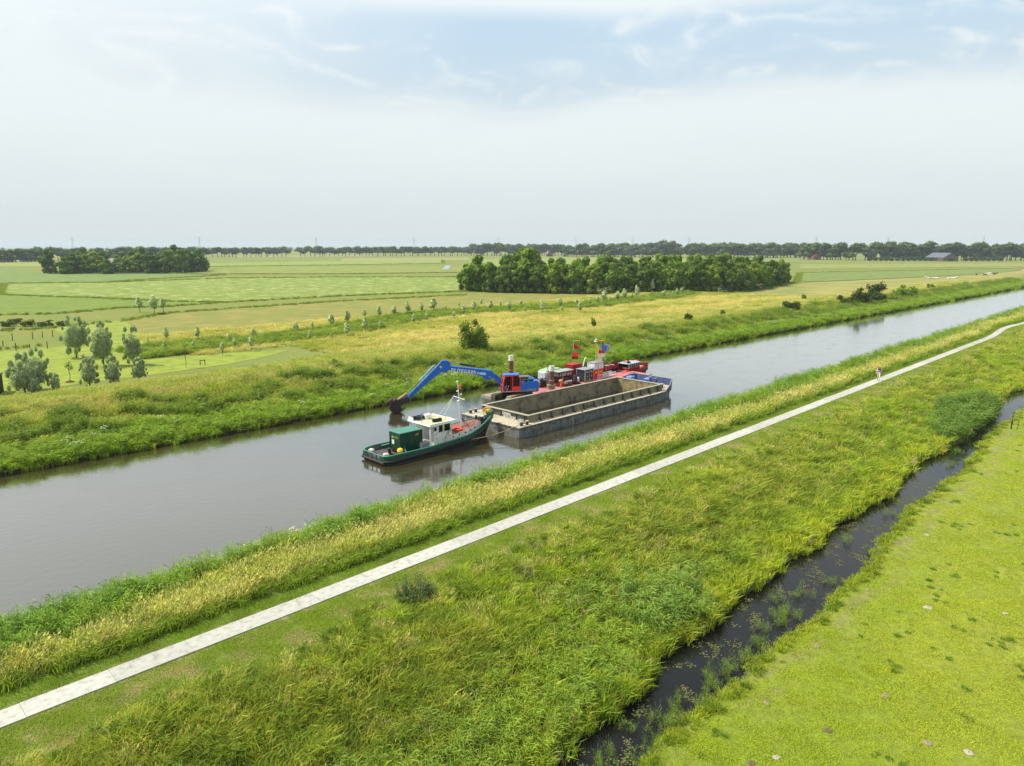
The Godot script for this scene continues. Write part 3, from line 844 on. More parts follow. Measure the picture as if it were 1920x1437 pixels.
func far_rows() -> void:
	var pr := []
	for i in 8:
		var t := thing("far_tree", "", "tree")
		var g := RandomNumberGenerator.new()
		g.seed = 900 + i
		var lobes := []
		var clear := 3.5 if i < 4 else 1.8
		for k in 6:
			var a := k * 2.1 + g.randf()
			lobes.append([Vector3(cos(a) * 2.6, clear + 2.3 + (k % 3) * (2.3 if i < 4 else 3.2) + g.randf(), sin(a) * 2.6), Vector3(3.6, 2.6, 3.6) * g.randf_range(0.85, 1.2)])
		var dk := Color(0.042, 0.082, 0.022)
		var lt := Color(0.17, 0.255, 0.06)
		if i >= 6:
			dk = Color(0.07, 0.10, 0.055)
			lt = Color(0.17, 0.21, 0.13)
		part("trunk", trunk(clear + 3, 0.3, 60 + i, 2, 0.3, 5), M.bark, t)
		part("crown", crown(920 + i, lobes, 700, 1.6, dk, lt, 0.5), M.leaf, t)
		pr.append(t)
	# [from x, z, to x, z, how many, height from, height to, kinds, label, group]
	var segs := [
		[150, -960, 206, -985, 18, 11, 17, [4, 5], "dark tree in the row above the far left white sheds", "far row at the left"],
		[209, -1051, 305, -1057, 18, 15, 19, [4, 5, 3], "dark tree in the far row behind the left grove", "far row behind the left grove"],
		[305, -1057, 440, -1110, 26, 15, 19, [4, 5, 2], "tree of the far row right of the left grove", "far row behind the left grove"],
		[476, -1189, 608, -1186, 19, 15.5, 17, [0, 1, 2, 3], "avenue tree left of the gap in the far avenue", "avenue trees left of the gap"],
		[626, -1175, 912, -1045, 44, 15.5, 18, [0, 1, 2, 3], "avenue tree right of the gap in the far avenue", "avenue trees right of the gap"],
		[912, -1045, 1074, -943, 34, 19, 26, [4, 5, 0], "tree of the uneven far row left of the grey willows", "uneven far row"],
		[961, -843, 955, -690, 30, 18, 25, [4, 5], "tall dark tree just left of the grey willows", "far row by the willows"],
		[1000, -770, 1030, -650, 22, 19, 26, [4, 5], "dark far tree standing behind the grey willows", "dark trees behind the grey willows"],
		[1009, -625, 1085, -477, 34, 20, 25, [4, 5, 4], "dense far avenue tree above the wood, front row", "far avenue above the wood"],
		[1040, -645, 1116, -480, 24, 21, 26, [4, 5, 4], "dense far avenue tree above the wood, rear row", "far avenue above the wood"],
		[975, -424, 965, -350, 18, 18, 27, [4, 5], "tall tree by the small farm at the right", "trees by the small farm"],
		[985, -350, 1066, -232, 30, 18, 26, [4, 5, 0], "tree of the far row above the long hedge at the right", "far row above the hedge"],
		[1066, -232, 1130, -170, 20, 16, 24, [4, 5, 0, 1], "tree of the far row at the right edge", "far row at the right edge"]]
	var firsts := {}
	for sg in segs:
		var fs := []
		for i in sg[4]: fs.append((i + rng.randf_range(0.1, 0.9)) / sg[4])
		fs.sort()
		for i in sg[4]:
			var f: float = fs[i]
			var x: float = lerpf(sg[0], sg[2], f) + rng.randf_range(-1, 1)
			var z: float = lerpf(sg[1], sg[3], f) + rng.randf_range(-1, 1)
			var k: int = sg[7][rng.randi() % sg[7].size()]
			var h := rng.randf_range(sg[5], sg[6]) / (13.0 if k < 4 else 14.4)
			var wd := h * rng.randf_range(1.1, 1.5)
			var t: Node3D = pr[k]
			if firsts.has(k): t = dup(t, "far_tree", "", Vector3(x, 0.1, z), 0, sg[9])
			firsts[k] = true
			t.position = Vector3(x, 0.1, z)
			t.rotation.y = rng.randf() * TAU
			t.scale = Vector3(wd, h, wd)
			t.set_meta("label", "%s, %s from the left" % [sg[8], ordinal(i)])
			t.set_meta("group", sg[9])
	var wil := [[952, -672, 21], [962, -660, 24], [972, -651, 29], [985, -645, 27], [958, -650, 20], [990, -632, 22], [980, -662, 26], [967, -642, 24], [948, -690, 19]]
	for i in wil.size():
		var t: Node3D = pr[6 + i % 2]
		var lb: String = "grey green far willow, %s from the left in the tall clump of the far row" % ordinal(i)
		if i > 1: t = dup(t, "far_willow", lb, Vector3.ZERO, 0, "grey far willows")
		t.position = Vector3(wil[i][0], 0.1, wil[i][1])
		t.scale = Vector3(2.1, wil[i][2] / 13.4, 2.1)
		t.rotation.y = i * 1.3
		t.set_meta("label", lb)
		t.set_meta("group", "grey far willows")
	# long hedge in front of the farm
	var hp: Node3D = null
	for i in 24:
		if i in [15, 16]: continue
		var f := i / 23.0
		var lb := "rounded bush, %s from the left in the long hedge before the big barn" % ordinal(i)
		var at := Vector3(lerpf(925, 1022, f), 0.1, lerpf(-320, -205, f))
		if hp == null:
			hp = thing("hedge_bush", lb, "bush", at, 0, "bushes of the long hedge")
			var s := Sh.new()
			for a in 3: s.tube(Vector3(0, 0, 0), Vector3(cos(a * 2.1) * 1.2, 2.4, sin(a * 2.1) * 1.2), 0.12, 0.05, 5, false)
			part("stem", s, M.bark, hp)
			part("foliage", crown(77, [[Vector3(0, 2.4, 0), Vector3(3.2, 2.6, 3.2)], [Vector3(1.4, 3.4, 1), Vector3(2, 1.8, 2)], [Vector3(-1.5, 3, -1), Vector3(2, 2, 2)]], 300, 1.2, Color(0.03, 0.055, 0.018), Color(0.085, 0.13, 0.035), 0.35), M.leaf, hp)
		else:
			dup(hp, "hedge_bush", lb, at, i * 1.7, "bushes of the long hedge", Vector3.ONE * rng.randf_range(0.9, 1.25))
	# woods on the horizon, one mass
	var mm := MultiMesh.new()
	mm.transform_format = MultiMesh.TRANSFORM_3D
	mm.mesh = crown(5, [[Vector3(0, 8, 0), Vector3(9, 8, 9)], [Vector3(6, 7, 3), Vector3(7, 7, 7)]], 160, 3.5, Color(0.03, 0.055, 0.02), Color(0.08, 0.12, 0.04)).mesh(M.leaf)
	mm.instance_count = 260
	for i in 260:
		var a := deg_to_rad(YAW) + lerpf(-0.75, 0.75, i / 259.0) + rng.randf_range(-0.01, 0.01)
		var d := rng.randf_range(2300, 3600)
		mm.set_instance_transform(i, Transform3D(Basis(Vector3.UP, i * 1.1).scaled(Vector3.ONE * rng.randf_range(0.6, 1.15)), Vector3(sin(a) * d, 0, -cos(a) * d)))
	var o := MultiMeshInstance3D.new()
	o.name = "distant_woods"
	o.multimesh = mm
	o.set_meta("kind", "stuff")
	o.set_meta("label", "far off woods along the whole horizon behind the rows of trees")
	o.set_meta("category", "woods")
	add_child(o)

func bushes() -> void:
	# [x, z, height, width, dark, light, label]
	var dk := Color(0.06, 0.12, 0.012)
	var lt := Color(0.28, 0.40, 0.04)
	var bs := [
		[71.6, -81.2, 5.4, 4.9, Color(0.045, 0.09, 0.01), Color(0.20, 0.30, 0.03), "big dark green bush on the far bank above the excavator arm"],
		[112.3, -90.7, 2.7, 1.0, dk, lt, "slim lone young tree behind the pontoon's signal masts"],
		[173.6, -77.4, 3.4, 4.6, Color(0.03, 0.045, 0.01), Color(0.10, 0.125, 0.03), "round dark bush alone on the far bank, right of the wood"],
		[27.0, -73.7, 1.7, 1.9, Color(0.08, 0.14, 0.012), Color(0.22, 0.30, 0.03), "yellow green bush in the left of the far bank's reeds"],
		[205.6, -76.0, 3.6, 6.0, Color(0.03, 0.05, 0.01), Color(0.10, 0.14, 0.025), "leftmost low thicket of the bush group on the far bank"],
		[212.9, -75.1, 5.6, 5.6, Color(0.03, 0.055, 0.01), Color(0.11, 0.15, 0.025), "tallest bush with a pointed top in the far bank group"],
		[221.0, -74.2, 4.0, 6.0, Color(0.03, 0.05, 0.01), Color(0.10, 0.14, 0.025), "broad bush right of the tallest in the far bank group"],
		[248.0, -82.7, 5.4, 6.0, Color(0.025, 0.045, 0.01), Color(0.08, 0.11, 0.025), "dark round bush behind in the second far bank group"],
		[251.1, -75.7, 4.0, 6.4, dk, lt, "low wide bush at the front of the second far bank group"],
		[263.0, -77.5, 4.4, 5.2, dk, lt, "bush at the right end of the second far bank group"],
		[312.7, -84.6, 2.8, 3.2, dk, lt, "small far bush near the sheep meadow's edge"],
		[132.7, -81.4, 2.6, 1.9, Color(0.05, 0.08, 0.015), Color(0.15, 0.2, 0.04), "small loose bush on the far bank right of the red boats"],
		[150.0, -83.0, 1.9, 1.2, Color(0.05, 0.08, 0.015), Color(0.15, 0.2, 0.04), "thin shrub in the tall grass left of the round dark bush"],
		[234.6, -100.6, 2.7, 1.4, dk, lt, "thin shrub standing in the pale meadow behind the bush group"],
		[49.4, -85.1, 1.2, 1.4, Color(0.07, 0.13, 0.012), Color(0.2, 0.28, 0.03), "small bright bush low on the bank left of the excavator arm"],
		[30.6, -192.2, 1.8, 3.4, Color(0.06, 0.085, 0.03), Color(0.18, 0.22, 0.09), "shrub at the pond, leftmost"],
		[33.6, -189.3, 1.8, 3.4, Color(0.07, 0.10, 0.02), Color(0.24, 0.27, 0.06), "yellowish shrub at the pond, second from the left"],
		[36.4, -185.6, 1.7, 3.2, Color(0.04, 0.07, 0.02), Color(0.13, 0.18, 0.05), "dark shrub at the pond, third from the left"],
		[39.2, -184.1, 1.4, 2.4, Color(0.05, 0.08, 0.02), Color(0.16, 0.2, 0.06), "rightmost shrub at the pond"],
		[33.0, -199.1, 1.3, 3.0, Color(0.07, 0.1, 0.02), Color(0.24, 0.26, 0.05), "low shrub behind the pond shrubs"],
		[206.5, -163.0, 3.4, 4.6, Color(0.07, 0.10, 0.03), Color(0.24, 0.28, 0.12), "cream flowering elder at the wood's foot, left"],
		[250.5, -140.5, 3.2, 4.0, Color(0.07, 0.10, 0.03), Color(0.22, 0.26, 0.10), "cream flowering elder at the wood's foot, middle"],
		[277.5, -138.5, 2.8, 4.2, Color(0.07, 0.10, 0.03), Color(0.22, 0.26, 0.10), "cream flowering elder at the wood's foot, right"]]
	for i in bs.size():
		var b: Array = bs[i]
		var t := thing("bush", b[6], "bush", Vector3(b[0], ground_h(b[0], b[1]) - 0.1, b[1]))
		var g := RandomNumberGenerator.new()
		g.seed = 210 + i
		var h: float = b[2]
		var w: float = b[3]
		var lobes := [[Vector3(0, h * 0.42, 0), Vector3(w * 0.38, h * 0.42, w * 0.38)]]
		for k in 11:
			var a := k * 2.4 + g.randf()
			lobes.append([Vector3(cos(a) * w * 0.33, h * g.randf_range(0.2, 0.78), sin(a) * w * 0.33), Vector3(w * 0.22, h * 0.22, w * 0.22) * g.randf_range(0.7, 1.3)])
		if i == 0: lobes.append([Vector3(0.7, h * 0.85, -0.5), Vector3(0.75, 0.8, 0.75)])
		if i == 5: lobes.append([Vector3(-0.5, h * 0.88, 0), Vector3(1.0, 1.0, 1.0)])
		var s := Sh.new()
		for a in 4: s.tube(Vector3(0, -0.1, 0), Vector3(cos(a * 1.6) * w * 0.25, h * 0.6, sin(a * 1.6) * w * 0.25), 0.02 * h, 0.006 * h, 5, false)
		part("stem", s, M.bark, t)
		var d := EYE.distance_to(t.position)
		var sz := clampf(0.0021 * d, 0.12, 0.6)
		part("foliage", crown(230 + i, lobes, int(clampf(w * h * 8.0 / (sz * sz), 400, 9000)), sz * 1.15, b[4], b[5], 0.45, 0.16 if i > 19 else 0.0), M.leaf, t)
	# the dark plant by the path
	var pl := thing("dark_leafy_plant", "dark grey green leafy plant clump on the slope below the path", "plant", Vector3(18.2, ground_h(18.2, -25.1) - 0.05, -25.1))
	var g := RandomNumberGenerator.new()
	g.seed = 6
	var s := Sh.new()
	var lf := Sh.new()
	for k in 64:
		var a := g.randf() * TAU
		var b := Vector3(cos(a), 0, sin(a)) * 0.85 * sqrt(g.randf())
		var top := b * 1.3 + Vector3(0, g.randf_range(0.7, 1.25) * (1.1 - 0.35 * b.length()), 0)
		s.col = Color(0.06, 0.08, 0.03)
		s.tube(b, top, 0.014, 0.006, 4, false)
		for j in 26:
			var p := b.lerp(top, 0.25 + 0.75 * j / 26.0)
			var q := j * 2.4
			var d := Vector3(cos(q), 0.45, sin(q)).normalized()
			var e := d.cross(Vector3.UP).normalized() * 0.028
			lf.col = Color(0.06, 0.10, 0.03).lerp(Color(0.15, 0.21, 0.07), g.randf())
			var tip := p + d * 0.15
			var mid := p + d * 0.08
			lf.tri(p, mid + e, tip)
			lf.tri(p, tip, mid - e)
	part("stem", s, M.bark, pl)
	part("foliage", lf, M.leaf, pl)
const SIDE := Basis(Vector3(1, 0, 0), Vector3(0, 0, -1), Vector3(0, 1, 0))

func lettering(txt: String, h: float, m: Material, parent: Node3D, xf: Transform3D, wide := 1.0) -> void:
	var t := TextMesh.new()
	var f := SystemFont.new()
	f.font_names = PackedStringArray(["Droid Sans"])
	f.font_weight = 700
	t.font = f
	t.text = txt
	t.font_size = 64
	t.pixel_size = h / 46.0
	t.depth = 0.012
	t.material = m
	var o := MeshInstance3D.new()
	o.name = "lettering"
	o.mesh = t
	o.transform = xf.scaled_local(Vector3(wide, 1, 1))
	parent.add_child(o, true)

func lerp_at(tab: Array, x: float) -> float:   # [[x, value], ...]
	for i in tab.size() - 1:
		if x <= tab[i + 1][0]:
			return lerpf(tab[i][1], tab[i + 1][1], clampf((x - tab[i][0]) / (tab[i + 1][0] - tab[i][0]), 0, 1))
	return tab[-1][1]

func barge() -> void:
	var o := thing("hopper_barge", "long grey open hopper barge with an empty muddy hold and blue bow", "barge", Vector3(45.7, 0, -49.7))
	var hullm := mat(Color(0.44, 0.46, 0.46), 0.7, 0, M.dirt, 0.16, M.rough, 0.6)
	var deckm := mat(Color(0.74, 0.71, 0.63), 0.8, 0, M.dirt, 0.5)
	var coam := mat(Color(0.38, 0.40, 0.39), 0.7, 0, M.dirt, 0.22)
	var holdm := mat(Color(0.95, 0.92, 0.84), 0.85, 0, M.mudwall, 0.075)
	var bluem := mat(Color(0.27, 0.34, 0.55), 0.6, 0, M.dirt, 0.3)
	var cap := mat(Color(0.62, 0.60, 0.53), 0.7, 0, M.paint, 0.5)
	var hb := [[0, 4.15], [22.5, 4.15], [24.6, 4.0], [26.2, 3.55], [27.3, 3.0], [27.9, 2.65]]
	var xs := [0.0, 4.0, 8.0, 12.0, 16.0, 20.0, 22.5, 23.6, 24.6, 25.4, 26.2, 26.8, 27.3, 27.9]
	var g := []
	for y in [-0.7, 0.0, 0.5, 0.98]:
		var row := []
		for x in xs: row.append(Vector3(x - (0.5 if x > 27 else 0.25 if x > 26 else 0.0) * (1.05 - y) * 0.6, y, lerp_at(hb, x) - 0.12 * (1.05 - y) * smoothstep(24.0, 28.0, x)))
		var n := row.size()
		for k in n: row.append(Vector3(row[n - 1 - k].x, y, -row[n - 1 - k].z))
		g.append(row)
	var s := Sh.new()
	s.rows(g, true, true)
	part("hull", s, hullm, o)
	# rubbing edge along the deck
	s = Sh.new()
	for z in [4.17, -4.17]: s.box(Vector3(-0.02, 0.90, z - 0.05), Vector3(22.6, 1.04, z + 0.05))
	for k in range(6, 13):
		for q in [1.0, -1.0]: s.tube(Vector3(xs[k], 0.97, q * (lerp_at(hb, xs[k]) + 0.0)), Vector3(xs[k + 1], 0.97, q * lerp_at(hb, xs[k + 1])), 0.07)
	s.box(Vector3(-0.05, 0.90, -4.2), Vector3(0.06, 1.04, 4.2))
	part("rubbing_strake", s, coam, o)
	# deck round the hold
	var ring := PackedVector2Array()
	for x in xs: ring.append(Vector2(x, lerp_at(hb, x)))
	for i in range(xs.size() - 1, -1, -1): ring.append(Vector2(xs[i], -lerp_at(hb, xs[i])))
	s = Sh.new()
	for p in [[0.0, 2.19, -4.15, 4.15], [2.19, 22.5, 3.29, 4.15], [2.19, 22.5, -4.15, -3.29]]: s.box(Vector3(p[0], 0.94, p[2]), Vector3(p[1], 1.05, p[3]))
	var fore := PackedVector2Array()
	fore.append(Vector2(24.78, 3.95))
	for p in ring:
		if p.x > 24.8: fore.append(p)
	fore.append(Vector2(24.78, -3.95))
	s.prism(fore, 0.93, 1.053)
	for sg in [1.0, -1.0]: s.prism(PackedVector2Array([Vector2(22.5, 3.29 * sg), Vector2(24.78, 3.29 * sg), Vector2(24.78, 3.95 * sg), Vector2(24.6, 4.0 * sg), Vector2(23.6, 4.07 * sg), Vector2(22.5, 4.15 * sg)]), 0.94, 1.05)
	part("deck", s, deckm, o)
	# hold
	s = Sh.new()
	s.box(Vector3(2.1, -0.3, -3.25), Vector3(24.9, -0.1, 3.25))
	part("hold_floor", s, mat(Color(0.90, 0.82, 0.66), 0.9, 0, M.mudwall, 0.05), o)
	for q in [[Vector3(2.1, -0.1, -3.3), Vector3(24.9, 1.72, -3.2)], [Vector3(2.1, -0.1, 3.2), Vector3(24.9, 1.72, 3.3)]]:
		s = Sh.new()
		s.box(q[0], q[1])
		part("hold_wall", s, holdm, o)
	s = Sh.new()
	s.box(Vector3(24.7, -0.1, -3.2), Vector3(24.8, 1.72, 3.2))
	part("hold_wall", s, mat(Color(1, 0.95, 0.78), 0.85, 0, M.mudwall, 0.11), o, "end wall of the hold with sunlight painted into its ochre tint")  # yellower copy of the hold wall, sunlight put into its colour
	s = Sh.new()
	s.box(Vector3(2.2, -0.1, -3.2), Vector3(2.3, 1.72, 3.2))
	part("hold_wall", s, coam, o)
	s = Sh.new()
	s.bev(Vector3(2.0, 1.70, 3.12), Vector3(24.95, 1.79, 3.42), 0.02)
	s.bev(Vector3(2.0, 1.70, -3.42), Vector3(24.95, 1.79, -3.12), 0.02)
	s.bev(Vector3(2.02, 1.695, -3.12), Vector3(2.34, 1.785, 3.12), 0.02)
	s.bev(Vector3(24.65, 1.695, -3.12), Vector3(24.93, 1.785, 3.12), 0.02)
	part("coaming_rim", s, cap, o)
	for z in [3.3, -3.3]:
		for k in 13:
			s = Sh.new()
			var x := 3.6 + k * 1.68
			var sg := signf(z)
			s.hexa([Vector3(x, 1.04, z), Vector3(x + 0.16, 1.04, z), Vector3(x + 0.16, 1.04, z + sg * 0.42), Vector3(x, 1.04, z + sg * 0.42), Vector3(x, 1.70, z), Vector3(x + 0.16, 1.70, z), Vector3(x + 0.16, 1.70, z + sg * 0.12), Vector3(x, 1.70, z + sg * 0.12)])
			part("stiffener", s, coam, o)
	for k in 6:
		s = Sh.new()
		s.box(Vector3(2.08, 1.05, -2.9 + k * 1.1), Vector3(2.21, 1.70, -2.82 + k * 1.1))
		part("stiffener", s, coam, o)
	# bow bulwark
	s = Sh.new()
	var top := []
	var bot := []
	var inn := []
	for i in range(8, xs.size()):
		var x: float = xs[i]
		var h := 1.03 + 0.88 * smoothstep(24.4, 27.6, x)
		top.append(Vector3(x + 0.12 * (h - 1.0), h, lerp_at(hb, x) + 0.01))
		bot.append(Vector3(x, 0.6 if x > 26.5 else 0.96, lerp_at(hb, x) + 0.012))
		inn.append(Vector3(x - 0.04, 1.0, lerp_at(hb, x) - 0.09))
	var n0 := top.size()
	for k in n0:
		top.append(Vector3(top[n0 - 1 - k].x, top[n0 - 1 - k].y, -top[n0 - 1 - k].z))
		bot.append(Vector3(bot[n0 - 1 - k].x, bot[n0 - 1 - k].y, -bot[n0 - 1 - k].z))
		inn.append(Vector3(inn[n0 - 1 - k].x, inn[n0 - 1 - k].y, -inn[n0 - 1 - k].z))
	var tin := []
	for k in top.size(): tin.append(Vector3(top[k].x - 0.05, top[k].y, top[k].z - signf(top[k].z) * 0.09))
	s.rows([bot, top], true)
	s.rows([tin, inn], true)
	part("bow_bulwark", s, bluem, o)
	s = Sh.new()
	for k in top.size() - 1: s.tube((top[k] + tin[k]) / 2, (top[k + 1] + tin[k + 1]) / 2, 0.06)
	part("bulwark_rail", s, M.grey, o)
	# bollards: double posts
	for p in [[0.75, 3.72], [1.45, 3.78], [0.75, -3.6], [1.45, -3.6], [26.0, 2.5], [26.5, 2.2], [26.0, -2.5], [26.5, -2.2]]:
		s = Sh.new()
		s.lathe([[0.17, 1.05], [0.15, 1.10], [0.15, 1.36]], 12, Vector3(p[0], 0, p[1]))
		var q := part("bollard", s, mat(Color(0.28, 0.20, 0.15), 0.7, 0, M.grain, 2.0), o)
		s = Sh.new()
		s.lathe([[0.15, 1.36], [0.19, 1.38], [0.19, 1.46], [0.0, 1.47]], 12, Vector3(p[0], 0, p[1]))
		part("cap", s, cap, q)
	for x in [9.4, 16.7, 21.5]:
		s = Sh.new()
		s.lathe([[0.09, 1.05], [0.07, 1.16], [0.11, 1.18], [0.0, 1.22]], 10, Vector3(x, 0, 3.95))
		part("cleat", s, M.black, o)
	for k in 6:
		s = Sh.new()
		s.box(Vector3(7.7, 0.12 + k * 0.14, 4.14), Vector3(7.78, 0.18 + k * 0.14, 4.163))
		part("draught_mark", s, M.white, o)
	var tx := Transform3D(Basis(Vector3(0, 0, 1), Vector3.UP, Vector3(-1, 0, 0)), Vector3(2.06, 1.47, 0.35))
	lettering("ORANL", 0.24, M.white, o, tx, 1.15)
	tx.origin = Vector3(2.06, 1.20, 0.75)
	lettering("02322534", 0.22, M.white, o, tx, 1.25)
	# vents and gear on its decks
	var v := thing("mushroom_vent", "grey mushroom vent on the barge's stern deck beside the lettering", "vent", Vector3(47.2, 1.05, -46.8))
	s = Sh.new()
	s.lathe([[0.14, 0], [0.12, 0.05], [0.12, 0.28]], 10, Vector3.ZERO)
	part("stem", s, M.grey, v)
	s = Sh.new()
	s.lathe([[0.12, 0.24], [0.34, 0.24], [0.34, 0.30], [0.15, 0.37], [0, 0.38]], 14, Vector3.ZERO)
	part("lid", s, M.grey, v)
	rope_heap("rope_heap", "light blue heap of rope on the barge's stern deck", Vector3(46.4, 1.05, -49.4), 0.75, Color(0.42, 0.66, 0.84), 3)
	rope_heap("rope_heap", "tan heap of rope on the barge's stern deck below the lettering", Vector3(46.9, 1.05, -48.1), 0.55, Color(0.80, 0.56, 0.26), 4)
	var w := thing("hose_reel", "yellow hose wound on a big upright ring at the tug's bow", "hose reel", Vector3(46.6, 1.05, -50.9), 0.5)
	s = Sh.new()
	s.ring(Vector3(0, 0.52, 0), Vector3(1, 0, 0), 0.46, 0.045, 22, 6)
	s.box(Vector3(-0.2, 0, -0.05), Vector3(0.2, 0.06, 0.05))
	part("wheel", s, mat(Color(0.80, 0.70, 0.45), 0.7), w)
	s = Sh.new()
	for k in 5: s.ring(Vector3(0.02 * k - 0.04, 0.52, 0), Vector3(1, 0.06 * (k - 2), 0.1), 0.22 + 0.03 * k, 0.04, 16, 6)
	part("hose", s, mat(Color(0.92, 0.70, 0.06), 0.6), w)
	# machinery before the bow deck
	for k in 2:
		var at := Vector3(71.5 + k * 0.6, 1.06, -51.7 + k * 2.3)
		var e := thing("deck_engine", ["left", "right"][k] + " deck engine with a blue cover on the barge's fore deck", "engine", at, 0.2, "deck engines")
		s = Sh.new()
		s.bev(Vector3(-0.5, 0, -0.35), Vector3(0.5, 0.45, 0.35), 0.04)
		part("block", s, M.black, e)
		s = Sh.new()
		s.bev(Vector3(-0.55, 0.55, -0.4), Vector3(0.55, 0.85, 0.4), 0.08)
		part("cover", s, mat(Color(0.30, 0.45, 0.80), 0.5), e)
		s = Sh.new()
		for x in [-0.45, 0.45]:
			for z in [-0.3, 0.3]: s.tube(Vector3(x, 0.4, z), Vector3(x, 0.6, z), 0.03)
		part("frame", s, M.grey, e)
	var post := ["dark deck post at the hold's near bow corner", "dark deck post behind the near one at the hold's bow end"]
	for k in 2:
		s = Sh.new()
		s.bev(Vector3(-0.13, 0, -0.13), Vector3(0.13, 1.15, 0.13), 0.03)
		var dp := thing("deck_post", post[k], "post", Vector3(71.0 + k * 0.3, 1.05, -47.6 - k * 1.0))
		part("shaft", s, mat(Color(0.22, 0.28, 0.36), 0.6), dp)
		s = Sh.new()
		s.bev(Vector3(-0.16, 1.15, -0.16), Vector3(0.16, 1.22, 0.16), 0.02)
		part("cap", s, M.grey, dp)
	rope_heap("hose_coil", "yellow hose coil on the barge's fore deck by the left engine", Vector3(71.1, 1.06, -50.6), 0.55, Color(0.90, 0.72, 0.18), 5)
	rope_heap("rope_heap", "rust brown rope heap on the fore deck by the right engine", Vector3(71.3, 1.06, -48.6), 0.5, Color(0.62, 0.42, 0.28), 6)
	var win := thing("anchor_winch", "grey winch with a drum at the far corner of the barge's bow", "winch", Vector3(71.0, 1.06, -52.9), 0.3)
	s = Sh.new()
	for x in [-0.4, 0.36]: s.hexa([Vector3(x, 0, -0.3), Vector3(x + 0.06, 0, -0.3), Vector3(x + 0.06, 0, 0.3), Vector3(x, 0, 0.3), Vector3(x, 0.55, -0.12), Vector3(x + 0.06, 0.55, -0.12), Vector3(x + 0.06, 0.55, 0.12), Vector3(x, 0.55, 0.12)])
	part("stand", s, M.grey, win)
	s = Sh.new()
	s.tube(Vector3(-0.4, 0.4, 0), Vector3(0.4, 0.4, 0), 0.17, 0.17, 12)
	part("drum", s, mat(Color(0.35, 0.45, 0.42), 0.6), win)

func rope_heap(called: String, label: String, at: Vector3, R: float, c: Color, sd: int) -> void:
	var g := RandomNumberGenerator.new()
	g.seed = sd
	var s := Sh.new()
	for k in 11:
		var o := Vector3(g.randf_range(-0.35, 0.35), 0.04 + 0.018 * k, g.randf_range(-0.25, 0.25)) * Vector3(R, 1, R)
		s.ring(o, Vector3(g.randf_range(-0.2, 0.2), 1, g.randf_range(-0.2, 0.2)), R * g.randf_range(0.35, 0.8), 0.035, 14, 5)
	single(called, s, mat(c, 0.9, 0, M.grain, 4.0), label, "rope")

func pontoon() -> void:
	var o := thing("crane_pontoon", "flat work pontoon with a red deck behind the barge", "pontoon", Vector3(53.9, 0, -56.95))
	var hm := mat(Color(0.72, 0.70, 0.62), 0.7, 0, M.dirt, 0.25)
	var s := Sh.new()
	s.hexa([Vector3(0.5, -0.6, -2.9), Vector3(25.2, -0.6, -2.9), Vector3(25.2, -0.6, 2.9), Vector3(0.5, -0.6, 2.9), Vector3(0, 0.80, -2.95), Vector3(25.6, 0.80, -2.95), Vector3(25.6, 0.80, 2.95), Vector3(0, 0.80, 2.95)])
	part("hull", s, hm, o)
	s = Sh.new()
	s.box(Vector3(4.2, 0.80, -2.95), Vector3(25.6, 0.88, 2.95))
	part("deck", s, mat(Color(0.72, 0.40, 0.41), 0.7, 0, M.paint, 0.3), o)
	for k in 6:
		s = Sh.new()
		s.bev(Vector3(0.03 + k * 0.69, 0.80, -2.93), Vector3(0.69 + k * 0.69, 0.90 + 0.01 * (k % 2), 2.93), 0.02)
		part("plank", s, mat(Color(0.62 - 0.03 * (k % 3), 0.58 - 0.03 * (k % 3), 0.50), 0.9, 0, M.dirt, 0.6), o)
	s = Sh.new()
	s.box(Vector3(-0.03, 0.55, -2.98), Vector3(0.03, 0.84, 2.98))
	for z in [-2.99, 2.99]: s.box(Vector3(0, 0.66, z - 0.04), Vector3(25.6, 0.84, z + 0.04))
	part("edge_rail", s, M.grey, o)
	s = Sh.new()
	for x in [5.0, 9.0, 13.0, 17.0, 21.0]: s.bev(Vector3(x, 0.87, -2.9), Vector3(x + 0.2, 1.05, -2.7), 0.03)
	part("deck_fitting", s, M.black, o)
	# two spuds that hold it in place
	var sp := [[60.55, -55.0, 4.1, "near brown spud pile with a white top beside the excavator's tail"], [58.4, -59.6, 5.05, "far brown spud pile with a white top behind the excavator's cab"]]
	for k in 2:
		var p: Array = sp[k]
		var t := thing("spud_pile", p[3], "pile", Vector3(p[0], -1.4, p[1]), 0, "spud piles")
		var h: float = p[2] + 1.4
		s = Sh.new()
		s.lathe([[0.30, 0], [0.30, h - 0.62]], 18, Vector3.ZERO)
		part("shaft", s, mat(Color.WHITE, 0.8, 0, M.rust, 0.5), t)
		s = Sh.new()
		s.lathe([[0.303, h - 0.62], [0.303, h], [0.26, h], [0.26, h - 0.2], [0, h - 0.2]], 18, Vector3.ZERO)
		part("white_top", s, M.white, t)
		s = Sh.new()
		s.lathe([[0.30, h - 1.75], [0.335, h - 1.74], [0.335, h - 1.69], [0.30, h - 1.68]], 18, Vector3.ZERO)
		part("band", s, mat(Color(0.66, 0.58, 0.52), 0.7), t)
		s = Sh.new()
		s.lathe([[0.42, 2.25], [0.42, 3.2], [0.56, 3.2], [0.56, 3.28], [0.33, 3.28]], 18, Vector3.ZERO)
		part("guide_collar", s, mat(Color(0.62, 0.55, 0.46), 0.8, 0, M.dirt, 0.6), t)

